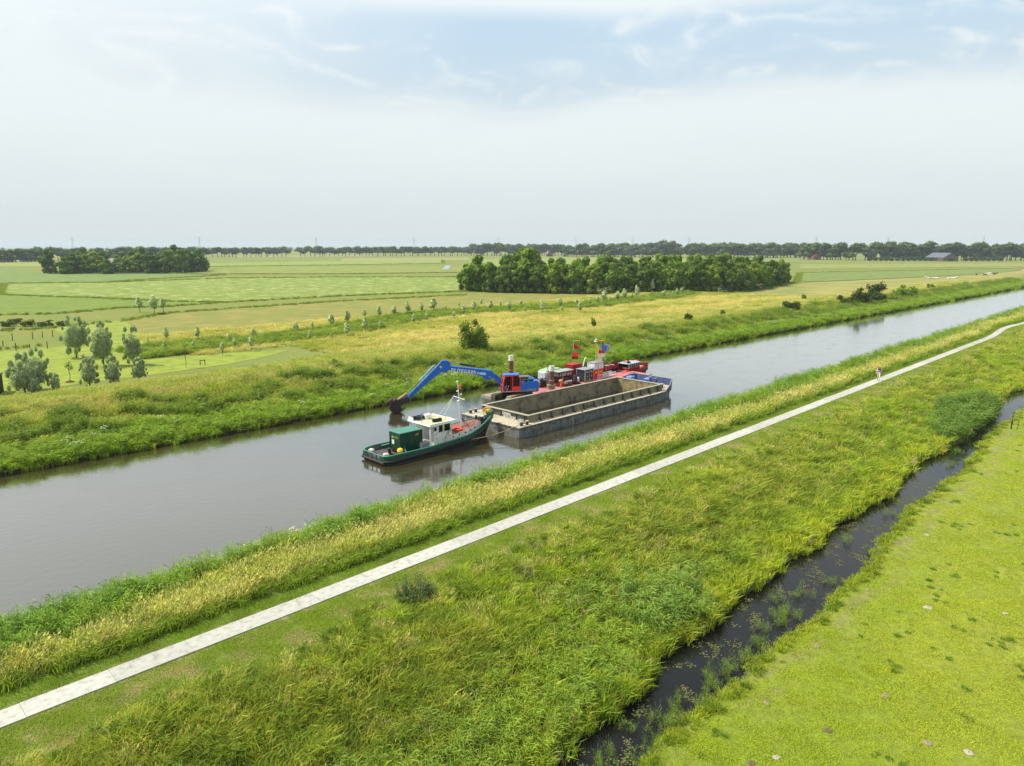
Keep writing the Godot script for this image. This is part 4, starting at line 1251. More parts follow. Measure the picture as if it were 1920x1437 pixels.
func excavator() -> void:
	var o := thing("excavator", "blue long-reach excavator with an orange red cab digging at the far bank", "excavator", Vector3(55.0, 0.9, -55.7), deg_to_rad(148.0))
	var bd: StandardMaterial3D = M.blue
	# undercarriage keeps its own heading
	var ub := Basis(Vector3.UP, -deg_to_rad(148.0)) * Basis(Vector3.UP, deg_to_rad(188.0))
	var s: Sh
	for z in [-1.05, 1.05]:
		var xf := Transform3D(ub, ub * Vector3(0.35, 0, z))
		s = Sh.new()
		var poly := PackedVector2Array()
		for k in 9: poly.append(Vector2(1.75, 0.36) + Vector2(cos(-PI / 2 + PI * k / 8.0), sin(-PI / 2 + PI * k / 8.0)) * 0.36)
		for k in 9: poly.append(Vector2(-1.85, 0.36) + Vector2(cos(PI / 2 + PI * k / 8.0), sin(PI / 2 + PI * k / 8.0)) * 0.36)
		s.prism(poly, -0.27, 0.27, xf * Transform3D(SIDE, Vector3.ZERO))
		var tr := part("track", s, mat(Color(0.50, 0.44, 0.35), 0.9, 0, M.dirt, 0.8), o)
		for k in 38:   # shoes
			var q := k / 38.0 * (7.2 + TAU * 0.36)
			var p := Vector3.ZERO
			var a := 0.0
			if q < 3.6: p = Vector3(-1.85 + q, 0.735, 0)
			elif q < 3.6 + PI * 0.36:
				a = -(q - 3.6) / 0.36
				p = Vector3(1.75 + 0.375 * sin(-a), 0.36 + 0.375 * cos(a), 0)
			elif q < 7.2 + PI * 0.36:
				a = PI
				p = Vector3(1.75 - (q - 3.6 - PI * 0.36), -0.012 + 0.0, 0)
			else:
				a = -PI - (q - 7.2 - PI * 0.36) / 0.36
				p = Vector3(-1.85 - 0.375 * sin(a + PI) * -1.0, 0.36 + 0.375 * cos(a), 0)
				p.x = -1.85 + 0.375 * sin(-a)
			s = Sh.new()
			s.box(Vector3(-0.075, -0.012, -0.29), Vector3(0.075, 0.028, 0.29), xf * Transform3D(Basis(Vector3.BACK, a), p))
			part("shoe", s, mat(Color(0.56, 0.49, 0.38), 0.9) if k == 0 else tr.get_node("shoe").mesh.surface_get_material(0), tr)
		for k in 7:
			s = Sh.new()
			var rx: float = [-1.85, -1.3, -0.65, 0.0, 0.65, 1.3, 1.75][k]
			var ends := k == 0 or k == 6
			s.tube(xf * Vector3(rx, 0.36 if ends else 0.25, -0.285), xf * Vector3(rx, 0.36 if ends else 0.25, 0.285), 0.25 if ends else 0.13, 0.25 if ends else 0.13, 12)
			part("sprocket" if ends else "roller", s, M.black, tr)
	s = Sh.new()
	s.bev(Vector3(-0.8, 0.30, -0.85), Vector3(1.0, 0.75, 0.85), 0.1, Transform3D(ub, Vector3.ZERO))
	s.lathe([[0.75, 0.70], [0.75, 1.0], [0, 1.0]], 20, Vector3.ZERO)
	part("carbody", s, M.black, o)
	# upper works: +x points along the arm, -z is the cab's side
	s = Sh.new()
	s.bev(Vector3(-2.45, 0.98, -1.35), Vector3(1.55, 1.12, 1.35), 0.03)
	part("platform", s, mat(Color(0.16, 0.20, 0.27), 0.6), o)
	s = Sh.new()
	s.tube(Vector3(-2.3, 1.12, -1.37), Vector3(1.5, 1.12, -1.37), 0.045)
	part("step_rail", s, M.steel, o)
	s = Sh.new()
	var side := PackedVector2Array([Vector2(-2.5, 1.12), Vector2(-0.5, 1.12), Vector2(-0.5, 1.72), Vector2(-0.75, 1.78), Vector2(-1.05, 2.12), Vector2(-2.5, 2.22)])
	s.prism(side, -1.33, -0.25, Transform3D(SIDE, Vector3(0, 0, 0)))
	s.prism(side, 0.25, 1.33, Transform3D(SIDE, Vector3(0, 0, 0)))
	s.bev(Vector3(-2.5, 1.12, -0.25), Vector3(0.1, 2.0, 0.25), 0.04)
	part("engine_housing", s, bd, o)
	s = Sh.new()
	var cw := PackedVector2Array()
	for k in 9: cw.append(Vector2(-2.4 - 0.4 * cos(lerpf(-PI / 2, PI / 2, k / 8.0)), 1.33 * sin(lerpf(-PI / 2, PI / 2, k / 8.0))))
	s.prism(cw, 1.02, 2.05)
	part("counterweight", s, bd, o)
	s = Sh.new()
	for k in 3: s.bev(Vector3(-2.0 + k * 0.6, 2.2, -1.2), Vector3(-1.5 + k * 0.6, 2.34, -0.4), 0.03)
	s.bev(Vector3(-1.8, 2.2, 0.35), Vector3(-0.6, 2.36, 1.1), 0.03)
	part("engine_cover", s, M.black, o)
	s = Sh.new()
	for k in 6: s.tube(Vector3(-2.0 + k * 0.28, 2.42, 0.1), Vector3(-1.85 + k * 0.28, 2.42, 1.25), 0.05)
	part("roof_tubes", s, M.steel, o)
	s = Sh.new()
	s.tube(Vector3(-0.35, 2.1, -0.25), Vector3(-0.35, 2.95, -0.25), 0.06)
	s.tube(Vector3(-0.35, 2.9, -0.25), Vector3(-0.5, 3.05, -0.25), 0.06)
	part("exhaust", s, M.steel, o)
	s = Sh.new()
	for x in [-2.15, -1.2, -0.25]: s.tube(Vector3(x, 2.15, -1.28), Vector3(x, 2.62, -1.28), 0.02, 0.02, 5)
	s.tube(Vector3(-2.15, 2.62, -1.28), Vector3(-0.25, 2.62, -1.28), 0.02, 0.02, 5)
	s.tube(Vector3(-2.15, 2.4, -1.28), Vector3(-0.25, 2.4, -1.28), 0.02, 0.02, 5)
	part("hand_rail", s, M.black, o)
	s = Sh.new()
	s.bev(Vector3(-2.3, 1.22, -1.345), Vector3(-1.2, 1.36, -1.332), 0.003)
	part("side_step", s, M.steel, o)
	# cab: an open frame of posts with glass between
	var cp := {"ra": Vector2(-0.45, 1.12), "rb": Vector2(-0.48, 2.5), "rc": Vector2(-0.22, 2.9), "fa": Vector2(1.46, 1.12), "fb": Vector2(1.54, 1.8), "fc": Vector2(1.28, 2.84), "ma": Vector2(0.42, 1.12), "mb": Vector2(0.42, 2.9)}
	s = Sh.new()
	for z in [-1.33, -0.38]:
		var q := func(k): return Vector3(cp[k].x, cp[k].y, z)
		for e in [["ra", "rb"], ["rb", "rc"], ["rc", "fc"], ["fc", "fb"], ["fb", "fa"], ["fa", "ra"], ["ma", "mb"]]: s.tube(q.call(e[0]), q.call(e[1]), 0.065, 0.065, 6)
	for k in ["ra", "rb", "rc", "fa", "fb", "fc"]: s.tube(Vector3(cp[k].x, cp[k].y, -1.33), Vector3(cp[k].x, cp[k].y, -0.38), 0.055, 0.055, 6)
	part("cab_frame", s, mat(Color(0.88, 0.14, 0.06), 0.4), o)
	s = Sh.new()
	s.box(Vector3(-0.42, 1.12, -1.32), Vector3(0.38, 1.66, -1.27))
	s.box(Vector3(-0.44, 1.12, -1.27), Vector3(-0.40, 2.0, -0.4))
	part("cab_door", s, mat(Color(0.90, 0.20, 0.06), 0.4), o)
	s = Sh.new()
	s.box(Vector3(-0.36, 1.68, -1.31), Vector3(0.38, 2.75, -1.29))
	s.box(Vector3(-0.36, 1.2, -0.4), Vector3(1.35, 2.75, -0.385))
	part("window", s, M.glass, o)
	s = Sh.new()
	s.quad(Vector3(1.5, 1.2, -1.28), Vector3(1.5, 1.2, -0.42), Vector3(1.28, 2.78, -0.42), Vector3(1.28, 2.78, -1.28))
	var gl := mat(Color(0.75, 0.85, 0.85, 0.22), 0.03)
	gl.transparency = BaseMaterial3D.TRANSPARENCY_ALPHA
	part("windscreen", s, gl, o)
	s = Sh.new()
	s.bev(Vector3(-0.36, 2.90, -1.38), Vector3(1.36, 3.02, -0.33), 0.04)
	part("cab_roof", s, mat(Color(0.10, 0.38, 0.86), 0.35), o)
	s = Sh.new()
	s.bev(Vector3(-0.05, 1.15, -1.1), Vector3(0.5, 1.6, -0.6), 0.08)
	s.bev(Vector3(-0.1, 1.5, -1.1), Vector3(0.05, 2.3, -0.6), 0.06)
	part("seat", s, M.black, o)
	s = Sh.new()
	s.tube(Vector3(1.05, 1.14, -1.05), Vector3(0.75, 1.75, -1.05), 0.035)
	s.tube(Vector3(1.2, 1.14, -0.7), Vector3(0.95, 1.75, -0.7), 0.035)
	part("lever", s, M.steel, o)
	# arm
	s = Sh.new()
	var bm := PackedVector2Array([Vector2(0.35, 1.15), Vector2(0.5, 1.65), Vector2(2.6, 3.34), Vector2(3.1, 3.46), Vector2(7.25, 4.06), Vector2(7.45, 3.9), Vector2(7.38, 3.58), Vector2(4.3, 2.98), Vector2(3.6, 2.72), Vector2(3.2, 2.34), Vector2(2.8, 2.32), Vector2(2.45, 2.55), Vector2(0.9, 1.15)])
	s.prism(bm, -0.27, 0.27, Transform3D(SIDE, Vector3.ZERO))
	var boom := part("boom", s, bd, o)
	var a := atan2(0.56, 4.15)
	var tb := Basis(Vector3(-cos(a), -sin(a), 0), Vector3(-sin(a), cos(a), 0), Vector3(0, 0, -1))
	lettering("PLOEGAM", 0.40, M.white, boom, Transform3D(tb, Vector3(5.75, 3.42, -0.28)), 1.05)
	s = Sh.new()
	s.bev(Vector3(-0.78, -0.13, 0), Vector3(0.78, 0.13, 0.012), 0.004, Transform3D(tb, Vector3(4.0, 3.12, -0.272)))
	part("name_plate", s, mat(Color(0.72, 0.80, 0.88), 0.5), boom)
	lettering("ZERO", 0.24, mat(Color(0.15, 0.35, 0.8), 0.5), boom, Transform3D(tb, Vector3(4.35, 3.15, -0.286)), 1.1)
	s = Sh.new()
	for z in [-0.2, 0.2]: s.tube(Vector3(0.8, 1.2, z * 2.6), Vector3(2.3, 2.45, z * 2.0), 0.10)
	part("lift_cylinder", s, bd, o)
	s = Sh.new()
	for z in [-0.2, 0.2]: s.tube(Vector3(2.1, 2.28, z * 2.05), Vector3(2.95, 2.75, z * 1.75), 0.055)
	part("lift_rod", s, M.steel, o)
	s = Sh.new()
	s.tube(Vector3(4.3, 3.86, 0), Vector3(6.1, 4.22, 0), 0.10, 0.10, 10)
	part("arm_cylinder", s, M.black, o)
	s = Sh.new()
	s.tube(Vector3(6.1, 4.22, 0), Vector3(7.3, 4.45, 0), 0.055)
	part("arm_rod", s, M.steel, o)
	s = Sh.new()
	var st := PackedVector2Array([Vector2(7.1, 3.95), Vector2(7.15, 4.42), Vector2(7.45, 4.68), Vector2(8.05, 4.66), Vector2(8.6, 4.05), Vector2(10.4, 2.28), Vector2(12.15, 0.62), Vector2(11.9, 0.38), Vector2(10.0, 2.02), Vector2(8.15, 3.42), Vector2(7.6, 3.3), Vector2(7.35, 3.55)])
	s.prism(st, -0.2, 0.2, Transform3D(SIDE, Vector3.ZERO))
	part("stick", s, bd, o)
	s = Sh.new()
	s.prism(PackedVector2Array([Vector2(8.05, 3.95), Vector2(8.2, 4.12), Vector2(8.35, 3.98), Vector2(8.2, 3.8)]), 0.203, 0.21, Transform3D(SIDE, Vector3.ZERO))
	part("warning_mark", s, M.yellow, o)
	s = Sh.new()
	s.tube(Vector3(8.9, 4.15, 0), Vector3(10.5, 2.55, 0), 0.085, 0.085, 8)
	part("bucket_cylinder", s, mat(Color(0.45, 0.62, 0.82), 0.5), o)
	s = Sh.new()
	s.tube(Vector3(10.5, 2.55, 0), Vector3(12.0, 1.15, 0), 0.05)
	for z in [-0.16, 0.16]:
		s.tube(Vector3(12.0, 1.15, z), Vector3(11.7, 0.85, z), 0.06)
		s.tube(Vector3(12.0, 1.15, z), Vector3(12.9, 0.55, z), 0.07)
	part("bucket_link", s, mat(Color(0.60, 0.55, 0.42), 0.7), o)
	s = Sh.new()
	for z in [-0.12, 0.12]: s.path([Vector3(9.5, 3.0, z), Vector3(11.0, 1.7, z), Vector3(11.8, 0.35, z * 2), Vector3(12.5, 0.4, z * 2)], 0.03, 5)
	part("hydraulic_hose", s, M.black, o)
	s = Sh.new()
	s.hexa([Vector3(11.6, 0.35, -0.2), Vector3(12.9, -0.25, -0.3), Vector3(12.9, -0.25, 0.3), Vector3(11.6, 0.35, 0.2), Vector3(11.9, 0.85, -0.2), Vector3(13.0, 0.5, -0.3), Vector3(13.0, 0.5, 0.3), Vector3(11.9, 0.85, 0.2)])
	s.tube(Vector3(12.15, 0.5, -0.34), Vector3(12.15, 0.5, 0.34), 0.16, 0.16, 10)
	part("bucket_hinge", s, mat(Color(0.26, 0.22, 0.2), 0.7, 0, M.dirt, 1.2), o)
	# mud covered bucket: a curved shell with cheeks and teeth
	var mud := mat(Color(0.20, 0.135, 0.105), 0.6, 0, M.dirt, 1.2, M.rough, 5.0)
	s = Sh.new()
	var bx := Transform3D(Basis(Vector3.BACK, -0.5).scaled(Vector3(1.5, 1.55, 1.35)), Vector3(12.95, -0.02, 0))
	var g := []
	for k in 10:
		var q := lerpf(1.9, -1.9, k / 9.0)
		var p := Vector3(0.55 * cos(q) + 0.1, 0.48 * sin(q), 0)
		g.append([bx * (p + Vector3(0, 0, -0.55)), bx * (p + Vector3(0, 0, 0.55)), bx * (p * 0.88 + Vector3(0, 0, 0.5)), bx * (p * 0.88 + Vector3(0, 0, -0.5))])
	s.rows(g, true, true)
	for z in [-0.54, 0.50]:
		var ch := PackedVector2Array()
		for k in 10:
			var q := lerpf(1.9, -1.9, k / 9.0)
			ch.append(Vector2(0.55 * cos(q) + 0.1, 0.48 * sin(q)))
		s.prism(ch, z, z + 0.04, bx * Transform3D(SIDE, Vector3.ZERO))
	s.bev(Vector3(0.1, 0.3, -0.35), Vector3(0.55, 0.62, 0.35), 0.1, bx)
	part("bucket", s, mud, o)
	s = Sh.new()
	for k in 5: s.hexa([bx * Vector3(-0.05, -0.5, -0.5 + k * 0.22), bx * Vector3(0.05, -0.5, -0.5 + k * 0.22), bx * Vector3(0.05, -0.5, -0.4 + k * 0.22), bx * Vector3(-0.05, -0.5, -0.4 + k * 0.22), bx * Vector3(-0.3, -0.47, -0.48 + k * 0.22), bx * Vector3(-0.3, -0.45, -0.48 + k * 0.22), bx * Vector3(-0.3, -0.45, -0.42 + k * 0.22), bx * Vector3(-0.3, -0.47, -0.42 + k * 0.22)])
	part("bucket_teeth", s, mud, o)
	s = Sh.new()
	s.ring(Vector3(-2.66, 1.75, -0.75), Vector3(1, 0, -0.35), 0.27, 0.075, 20, 8)
	var lr := single("life_ring", s, mat(Color(0.95, 0.55, 0.42), 0.6), "salmon life ring hung on the excavator's tail", "life ring")
	lr.transform = o.transform

func pontoon_gear() -> void:
	var D := 0.88
	var s := Sh.new()
	var o := thing("generator", "big pale grey generator with a mint green top on the pontoon", "generator", Vector3(65.1, D, -59.1), 0.05)
	s.bev(Vector3(-2.1, 0, -0.75), Vector3(2.0, 0.16, 0.75), 0.03)
	part("skid", s, M.black, o)
	s = Sh.new()
	s.bev(Vector3(-2.0, 0.16, -0.7), Vector3(1.4, 1.75, 0.7), 0.14)
	s.bev(Vector3(1.4, 0.16, -0.6), Vector3(1.95, 1.5, 0.6), 0.18)
	part("housing", s, mat(Color(0.72, 0.77, 0.80), 0.5, 0, M.paint, 0.4), o)
	s = Sh.new()
	s.bev(Vector3(-1.7, 1.75, -0.6), Vector3(0.9, 1.90, 0.6), 0.06)
	s.bev(Vector3(-1.0, 1.88, -0.35), Vector3(0.3, 2.02, 0.35), 0.05)
	part("top_cover", s, mat(Color(0.72, 0.88, 0.68), 0.6, 0, M.dirt, 0.8), o)
	for k in 3:
		s = Sh.new()
		for j in 7: s.box(Vector3(-1.6 + k * 0.95, 0.6 + j * 0.1, 0.69), Vector3(-0.85 + k * 0.95, 0.65 + j * 0.1, 0.73))
		part("vent_grille", s, M.grey, o)
	s = Sh.new()
	s.ring(Vector3(1.7, 0.95, 0.6), Vector3(0, 0, 1), 0.22, 0.05, 14, 6)
	s.tube(Vector3(1.7, 0.95, 0.56), Vector3(1.7, 0.95, 0.61), 0.2, 0.2, 14)
	part("cooling_fan", s, M.black, o)
	s = Sh.new()
	s.tube(Vector3(-1.2, 1.9, 0.3), Vector3(-1.2, 2.5, 0.3), 0.06)
	part("exhaust", s, M.steel, o)
	# machine rack
	o = thing("machine_rack", "dark rack of red drawers and valves with a grey roof on the pontoon", "rack", Vector3(65.2, D, -57.4), 0.03)
	s = Sh.new()
	for x in [-1.3, 1.3]:
		for z in [-0.55, 0.55]: s.box(Vector3(x - 0.04, 0, z - 0.04), Vector3(x + 0.04, 1.75, z + 0.04))
	for y in [0.05, 0.6, 1.15]: s.box(Vector3(-1.3, y, -0.55), Vector3(1.3, y + 0.04, 0.55))
	part("frame", s, M.black, o)
	s = Sh.new()
	s.bev(Vector3(-1.45, 1.75, -0.7), Vector3(1.4, 1.86, 0.68), 0.03)
	part("roof", s, mat(Color(0.62, 0.68, 0.68), 0.5, 0, M.dirt, 0.7), o)
	var dr := [mat(Color(0.42, 0.07, 0.09), 0.5), mat(Color(0.16, 0.08, 0.10), 0.5), mat(Color(0.62, 0.50, 0.48), 0.6), mat(Color(0.10, 0.09, 0.11), 0.5)]
	for y in 3:
		for k in 5:
			s = Sh.new()
			var hh := 0.34 + 0.1 * ((k * 7 + y * 3) % 3) / 2.0
			s.bev(Vector3(-1.22 + k * 0.49, 0.1 + y * 0.55, -0.45), Vector3(-0.82 + k * 0.49, 0.1 + y * 0.55 + hh, 0.5 + 0.06 * ((k + y) % 2)), 0.03)
			part("drawer", s, dr[(k * 2 + y * 3 + k * y) % 4], o)
	# red tank box on black legs
	o = thing("red_tank", "red box tank raised on a black frame at the pontoon's far edge", "tank", Vector3(69.3, D, -59.2), 0.06)
	s = Sh.new()
	for x in [-0.75, 0.75]:
		for z in [-0.5, 0.5]: s.box(Vector3(x - 0.07, 0, z - 0.07), Vector3(x + 0.07, 0.75, z + 0.07))
	s.bev(Vector3(-0.9, 0.5, -0.62), Vector3(0.9, 0.78, 0.62), 0.04)
	s.bev(Vector3(-0.6, 0.02, -0.45), Vector3(0.6, 0.35, 0.45), 0.05)
	part("frame", s, M.black, o)
	s = Sh.new()
	s.bev(Vector3(-0.95, 0.78, -0.65), Vector3(0.95, 1.95, 0.65), 0.05)
	part("box", s, M.darkred, o)
	s = Sh.new()
	for k in 7: s.box(Vector3(-0.85 + k * 0.28, 0.85, 0.64), Vector3(-0.78 + k * 0.28, 1.88, 0.675))
	s.box(Vector3(-0.97, 1.92, -0.67), Vector3(0.97, 1.97, 0.67))
	part("rib", s, mat(Color(0.62, 0.08, 0.08), 0.5), o)
	# grey cabinet
	o = thing("switch_cabinet", "grey framed cabinet with dark doors in the middle of the pontoon deck", "cabinet", Vector3(69.2, D, -57.1), 0.05)
	s = Sh.new()
	s.bev(Vector3(-0.82, 0.12, -0.7), Vector3(0.82, 1.5, 0.66), 0.03)
	part("body", s, mat(Color(0.17, 0.20, 0.23), 0.5, 0, M.paint, 0.5), o)
	s = Sh.new()
	for x in [-0.85, 0.0, 0.85]: s.box(Vector3(x - 0.05, 0, 0.60), Vector3(x + 0.05, 1.56, 0.70))
	for x in [-0.85, 0.85]: s.box(Vector3(x - 0.05, 0, -0.72), Vector3(x + 0.05, 1.56, -0.62))
	s.bev(Vector3(-0.95, 1.53, -0.78), Vector3(0.95, 1.63, 0.74), 0.03)
	s.box(Vector3(-0.9, 0.1, 0.61), Vector3(0.9, 0.17, 0.69))
	part("frame", s, M.grey, o)
	s = Sh.new()
	for x in [-0.42, 0.43]:
		s.bev(Vector3(x - 0.22, 1.18, 0.655), Vector3(x + 0.22, 1.36, 0.69), 0.01)
		s.tube(Vector3(x, 0.7, 0.64), Vector3(x, 0.7, 0.70), 0.09)
	part("gauge", s, mat(Color(0.68, 0.58, 0.55), 0.5), o)
	# davit
	o = thing("davit", "pale slanted davit arm behind the grey cabinet", "davit", Vector3(70.2, D, -58.5))
	s = Sh.new()
	s.tube(Vector3.ZERO, Vector3(0, 1.1, 0), 0.09)
	part("post", s, M.steel, o)
	s = Sh.new()
	s.tube(Vector3(0, 0.9, 0), Vector3(0.75, 2.55, -0.1), 0.09, 0.06)
	s.tube(Vector3(0.75, 2.5, -0.1), Vector3(0.95, 2.62, -0.1), 0.09)
	part("arm", s, M.white, o)
	# control box stack
	o = thing("control_hut", "white steel box stacked on bright red lockers on the pontoon", "hut", Vector3(71.75, D, -57.5), 0.04)
	for x in [-0.48, 0.48]:
		s = Sh.new()
		s.bev(Vector3(x - 0.46, 0, -0.55), Vector3(x + 0.46, 1.22, 0.55), 0.04)
		var l := part("locker", s, mat(Color(0.90, 0.12, 0.06), 0.4, 0, M.paint, 0.5), o)
		s = Sh.new()
		s.bev(Vector3(x - 0.3, 0.75, 0.552), Vector3(x + 0.28, 0.95, 0.575), 0.01)
		part("label_plate", s, mat(Color(0.92, 0.60, 0.25), 0.5), l)
	s = Sh.new()
	s.bev(Vector3(-0.98, 1.26, -0.62), Vector3(0.98, 2.08, 0.62), 0.05)
	part("white_box", s, mat(Color(0.86, 0.89, 0.92), 0.4, 0, M.paint, 0.3), o)
	s = Sh.new()
	s.bev(Vector3(-1.02, 2.08, -0.66), Vector3(1.02, 2.14, 0.66), 0.02)
	part("roof", s, M.grey, o)
	o = thing("red_locker", "tall narrow red locker behind the white box on the pontoon", "locker", Vector3(73.4, D, -58.3))
	s = Sh.new()
	s.bev(Vector3(-0.4, 0, -0.4), Vector3(0.4, 1.95, 0.4), 0.04)
	part("body", s, M.red, o)
	s = Sh.new()
	s.box(Vector3(-0.3, 0.1, 0.4), Vector3(0.3, 1.85, 0.42))
	part("door", s, M.darkred, o)
	# aluminium gangway
	o = thing("gangway", "white lattice gangway lying along the pontoon's near edge", "gangway", Vector3(73.1, D, -57.0), 0.02)
	s = Sh.new()
	for z in [-0.35, 0.35]:
		for y in [0.06, 0.5]: s.box(Vector3(-1.95, y, z - 0.035), Vector3(1.95, y + 0.07, z + 0.035))
	part("rail", s, M.white, o)
	for k in 14:
		s = Sh.new()
		for z in [-0.35, 0.35]: s.box(Vector3(-1.9 + k * 0.29, 0.12, z - 0.025), Vector3(-1.85 + k * 0.29, 0.5, z + 0.025))
		part("baluster", s, M.white, o)
	s = Sh.new()
	s.box(Vector3(-1.9, 0.08, -0.32), Vector3(1.9, 0.12, 0.32))
	part("walkway", s, M.steel, o)
	# small deck things
	s = Sh.new()
	s.ring(Vector3(0, 0.16, 0), Vector3(0.1, 1, 0), 0.32, 0.15, 18, 8)
	single("tyre", s, M.black, "black tyre lying on the red deck", "tyre", Vector3(66.9, D, -56.5))
	o = thing("bilge_pump", "orange pump post on the pontoon between the spud and the tyre", "pump", Vector3(63.2, D, -55.9))
	s = Sh.new()
	s.lathe([[0.22, 0], [0.22, 0.08], [0.12, 0.1], [0.12, 0.85]], 12, Vector3.ZERO)
	part("post", s, mat(Color(0.88, 0.42, 0.25), 0.5), o)
	s = Sh.new()
	s.bev(Vector3(-0.22, 0.82, -0.16), Vector3(0.22, 1.1, 0.16), 0.05)
	part("head", s, mat(Color(0.90, 0.50, 0.32), 0.5), o)
	o = thing("compressor", "dark red compressor beside the orange pump", "compressor", Vector3(64.4, D, -55.8))
	s = Sh.new()
	s.bev(Vector3(-0.5, 0.1, -0.35), Vector3(0.5, 0.62, 0.35), 0.06)
	part("body", s, mat(Color(0.20, 0.09, 0.11), 0.5), o)
	s = Sh.new()
	s.tube(Vector3(-0.5, 0.72, 0), Vector3(0.5, 0.72, 0), 0.13, 0.13, 10)
	part("air_tank", s, mat(Color(0.65, 0.58, 0.55), 0.5), o)
	o = thing("winch_drum", "grey winch drum on the pontoon near the spud's collar", "winch", Vector3(62.0, D, -56.4))
	s = Sh.new()
	s.tube(Vector3(-0.3, 0.35, 0), Vector3(0.3, 0.35, 0), 0.28, 0.28, 12)
	part("drum", s, mat(Color(0.72, 0.55, 0.52), 0.6), o)
	s = Sh.new()
	for x in [-0.34, 0.3]: s.tube(Vector3(x, 0.35, 0), Vector3(x + 0.04, 0.35, 0), 0.38, 0.38, 14)
	part("flange", s, M.grey, o)
	for k in 2:
		s = Sh.new()
		s.lathe([[0.17, 0], [0.18, 0.1], [0.18, 0.5], [0.08, 0.58], [0.08, 0.64], [0, 0.64]], 12, Vector3.ZERO)
		single("canister", s, M.white, ["white canister on the red deck left of the red tank's legs", "white canister on the red deck left of the grey cabinet"][k], "canister", Vector3(67.6 + k * 0.5, D, -58.3 + k * 1.0))
	# more gear between the machines
	o = thing("hydraulic_pack", "dark green hydraulic power pack left of the big grey generator", "machine", Vector3(62.3, D, -58.4), 0.1)
	s = Sh.new()
	s.bev(Vector3(-0.6, 0.1, -0.45), Vector3(0.6, 0.75, 0.45), 0.05)
	part("tank", s, mat(Color(0.12, 0.16, 0.14), 0.5, 0, M.dirt, 0.9), o)
	s = Sh.new()
	s.tube(Vector3(-0.4, 0.95, 0), Vector3(0.3, 0.95, 0), 0.2, 0.2, 12)
	part("motor", s, M.grey, o)
	s = Sh.new()
	for k in 4: s.path([Vector3(-0.4 + k * 0.25, 0.75, 0.35), Vector3(-0.35 + k * 0.25, 1.15, 0.5), Vector3(-0.2 + k * 0.28, 0.6, 0.75), Vector3(-0.1 + k * 0.3, 0.04, 0.9)], 0.03, 5)
	part("hose", s, M.black, o)
	for k in 3:
		s = Sh.new()
		s.lathe([[0.0, 0], [0.12, 0.01], [0.12, 0.95], [0.07, 1.08], [0.035, 1.1], [0.035, 1.2], [0, 1.2]], 12, Vector3.ZERO)
		single("gas_bottle", s, [M.grey, mat(Color(0.45, 0.12, 0.1), 0.5), mat(Color(0.15, 0.25, 0.4), 0.5)][k], ["grey", "dark red", "dark blue"][k] + " gas bottle standing before the machine rack", "gas bottle", Vector3(66.75 + 0.28 * k, D, -56.9))
	o = thing("tool_crate", "weathered wooden crate on the red deck near the black tyre", "crate", Vector3(68.1, D, -55.6), 0.3)
	for k in 4:
		s = Sh.new()
		s.box(Vector3(-0.45, 0.03 + k * 0.12, 0.3), Vector3(0.45, 0.13 + k * 0.12, 0.33))
		s.box(Vector3(-0.45, 0.03 + k * 0.12, -0.33), Vector3(0.45, 0.13 + k * 0.12, -0.3))
		s.box(Vector3(0.42, 0.03 + k * 0.12, -0.3), Vector3(0.45, 0.13 + k * 0.12, 0.3))
		s.box(Vector3(-0.45, 0.03 + k * 0.12, -0.3), Vector3(-0.42, 0.13 + k * 0.12, 0.3))
		part("slat", s, mat(Color(0.45, 0.36, 0.26), 0.9, 0, M.dirt, 1.5) if k == 0 else o.get_node("slat").mesh.surface_get_material(0), o)
	rope_heap("hose_heap", "black hose heap on the pontoon between the spud and the rack", Vector3(63.6, D, -57.0), 0.6, Color(0.07, 0.07, 0.08), 31)
	rope_heap("cable_coil", "grey cable coil on the red deck by the white gangway", Vector3(70.9, D, -55.4), 0.5, Color(0.35, 0.36, 0.38), 32)
	o = thing("bollard_pair", "black double bollard at the pontoon's near edge by the gangway", "bollard", Vector3(76.0, D, -54.6))
	s = Sh.new()
	for x in [-0.3, 0.3]: s.lathe([[0.16, 0], [0.13, 0.05], [0.13, 0.42], [0.17, 0.45], [0.17, 0.5], [0, 0.51]], 12, Vector3(x, 0, 0))
	part("post", s, M.black, o)
	s = Sh.new()
	s.bev(Vector3(-0.6, 0, -0.2), Vector3(0.6, 0.05, 0.2), 0.01)
	part("foot_plate", s, M.black, o)
	# signal masts
	o = thing("signal_mast", "thin red and green signal mast with a red pennant and two red boards", "mast", Vector3(71.0, D, -59.5))
	var cols := [M.red, mat(Color(0.1, 0.4, 0.2), 0.5), M.yellow, mat(Color(0.25, 0.2, 0.15), 0.5)]
	for k in 12:
		s = Sh.new()
		s.tube(Vector3(0, k * 0.42, 0), Vector3(0, k * 0.42 + 0.42, 0), 0.035, 0.035, 6)
		part("pole_section", s, cols[[2, 2, 0, 2, 3, 1, 0, 3, 1, 0, 1, 3][k]], o)
	s = Sh.new()
	s.tube(Vector3(-0.75, 4.75, -0.6), Vector3(0, 4.82, 0), 0.035, 0.035, 6)
	part("yard", s, M.yellow, o)
	s = Sh.new()
	s.tube(Vector3(-0.7, 3.55, -0.55), Vector3(-0.7, 4.5, -0.55), 0.02, 0.02, 5)
	part("flag_stick", s, M.white, o)
	s = Sh.new()
	s.tri(Vector3(-0.68, 4.45, -0.53), Vector3(-0.66, 3.65, -0.55), Vector3(0.0, 3.82, 0.05))
	s.tri(Vector3(-0.68, 4.45, -0.56), Vector3(0.0, 3.82, 0.02), Vector3(-0.66, 3.65, -0.58))
	part("pennant", s, mat(Color(0.72, 0.08, 0.13), 0.8), o)
	s = Sh.new()
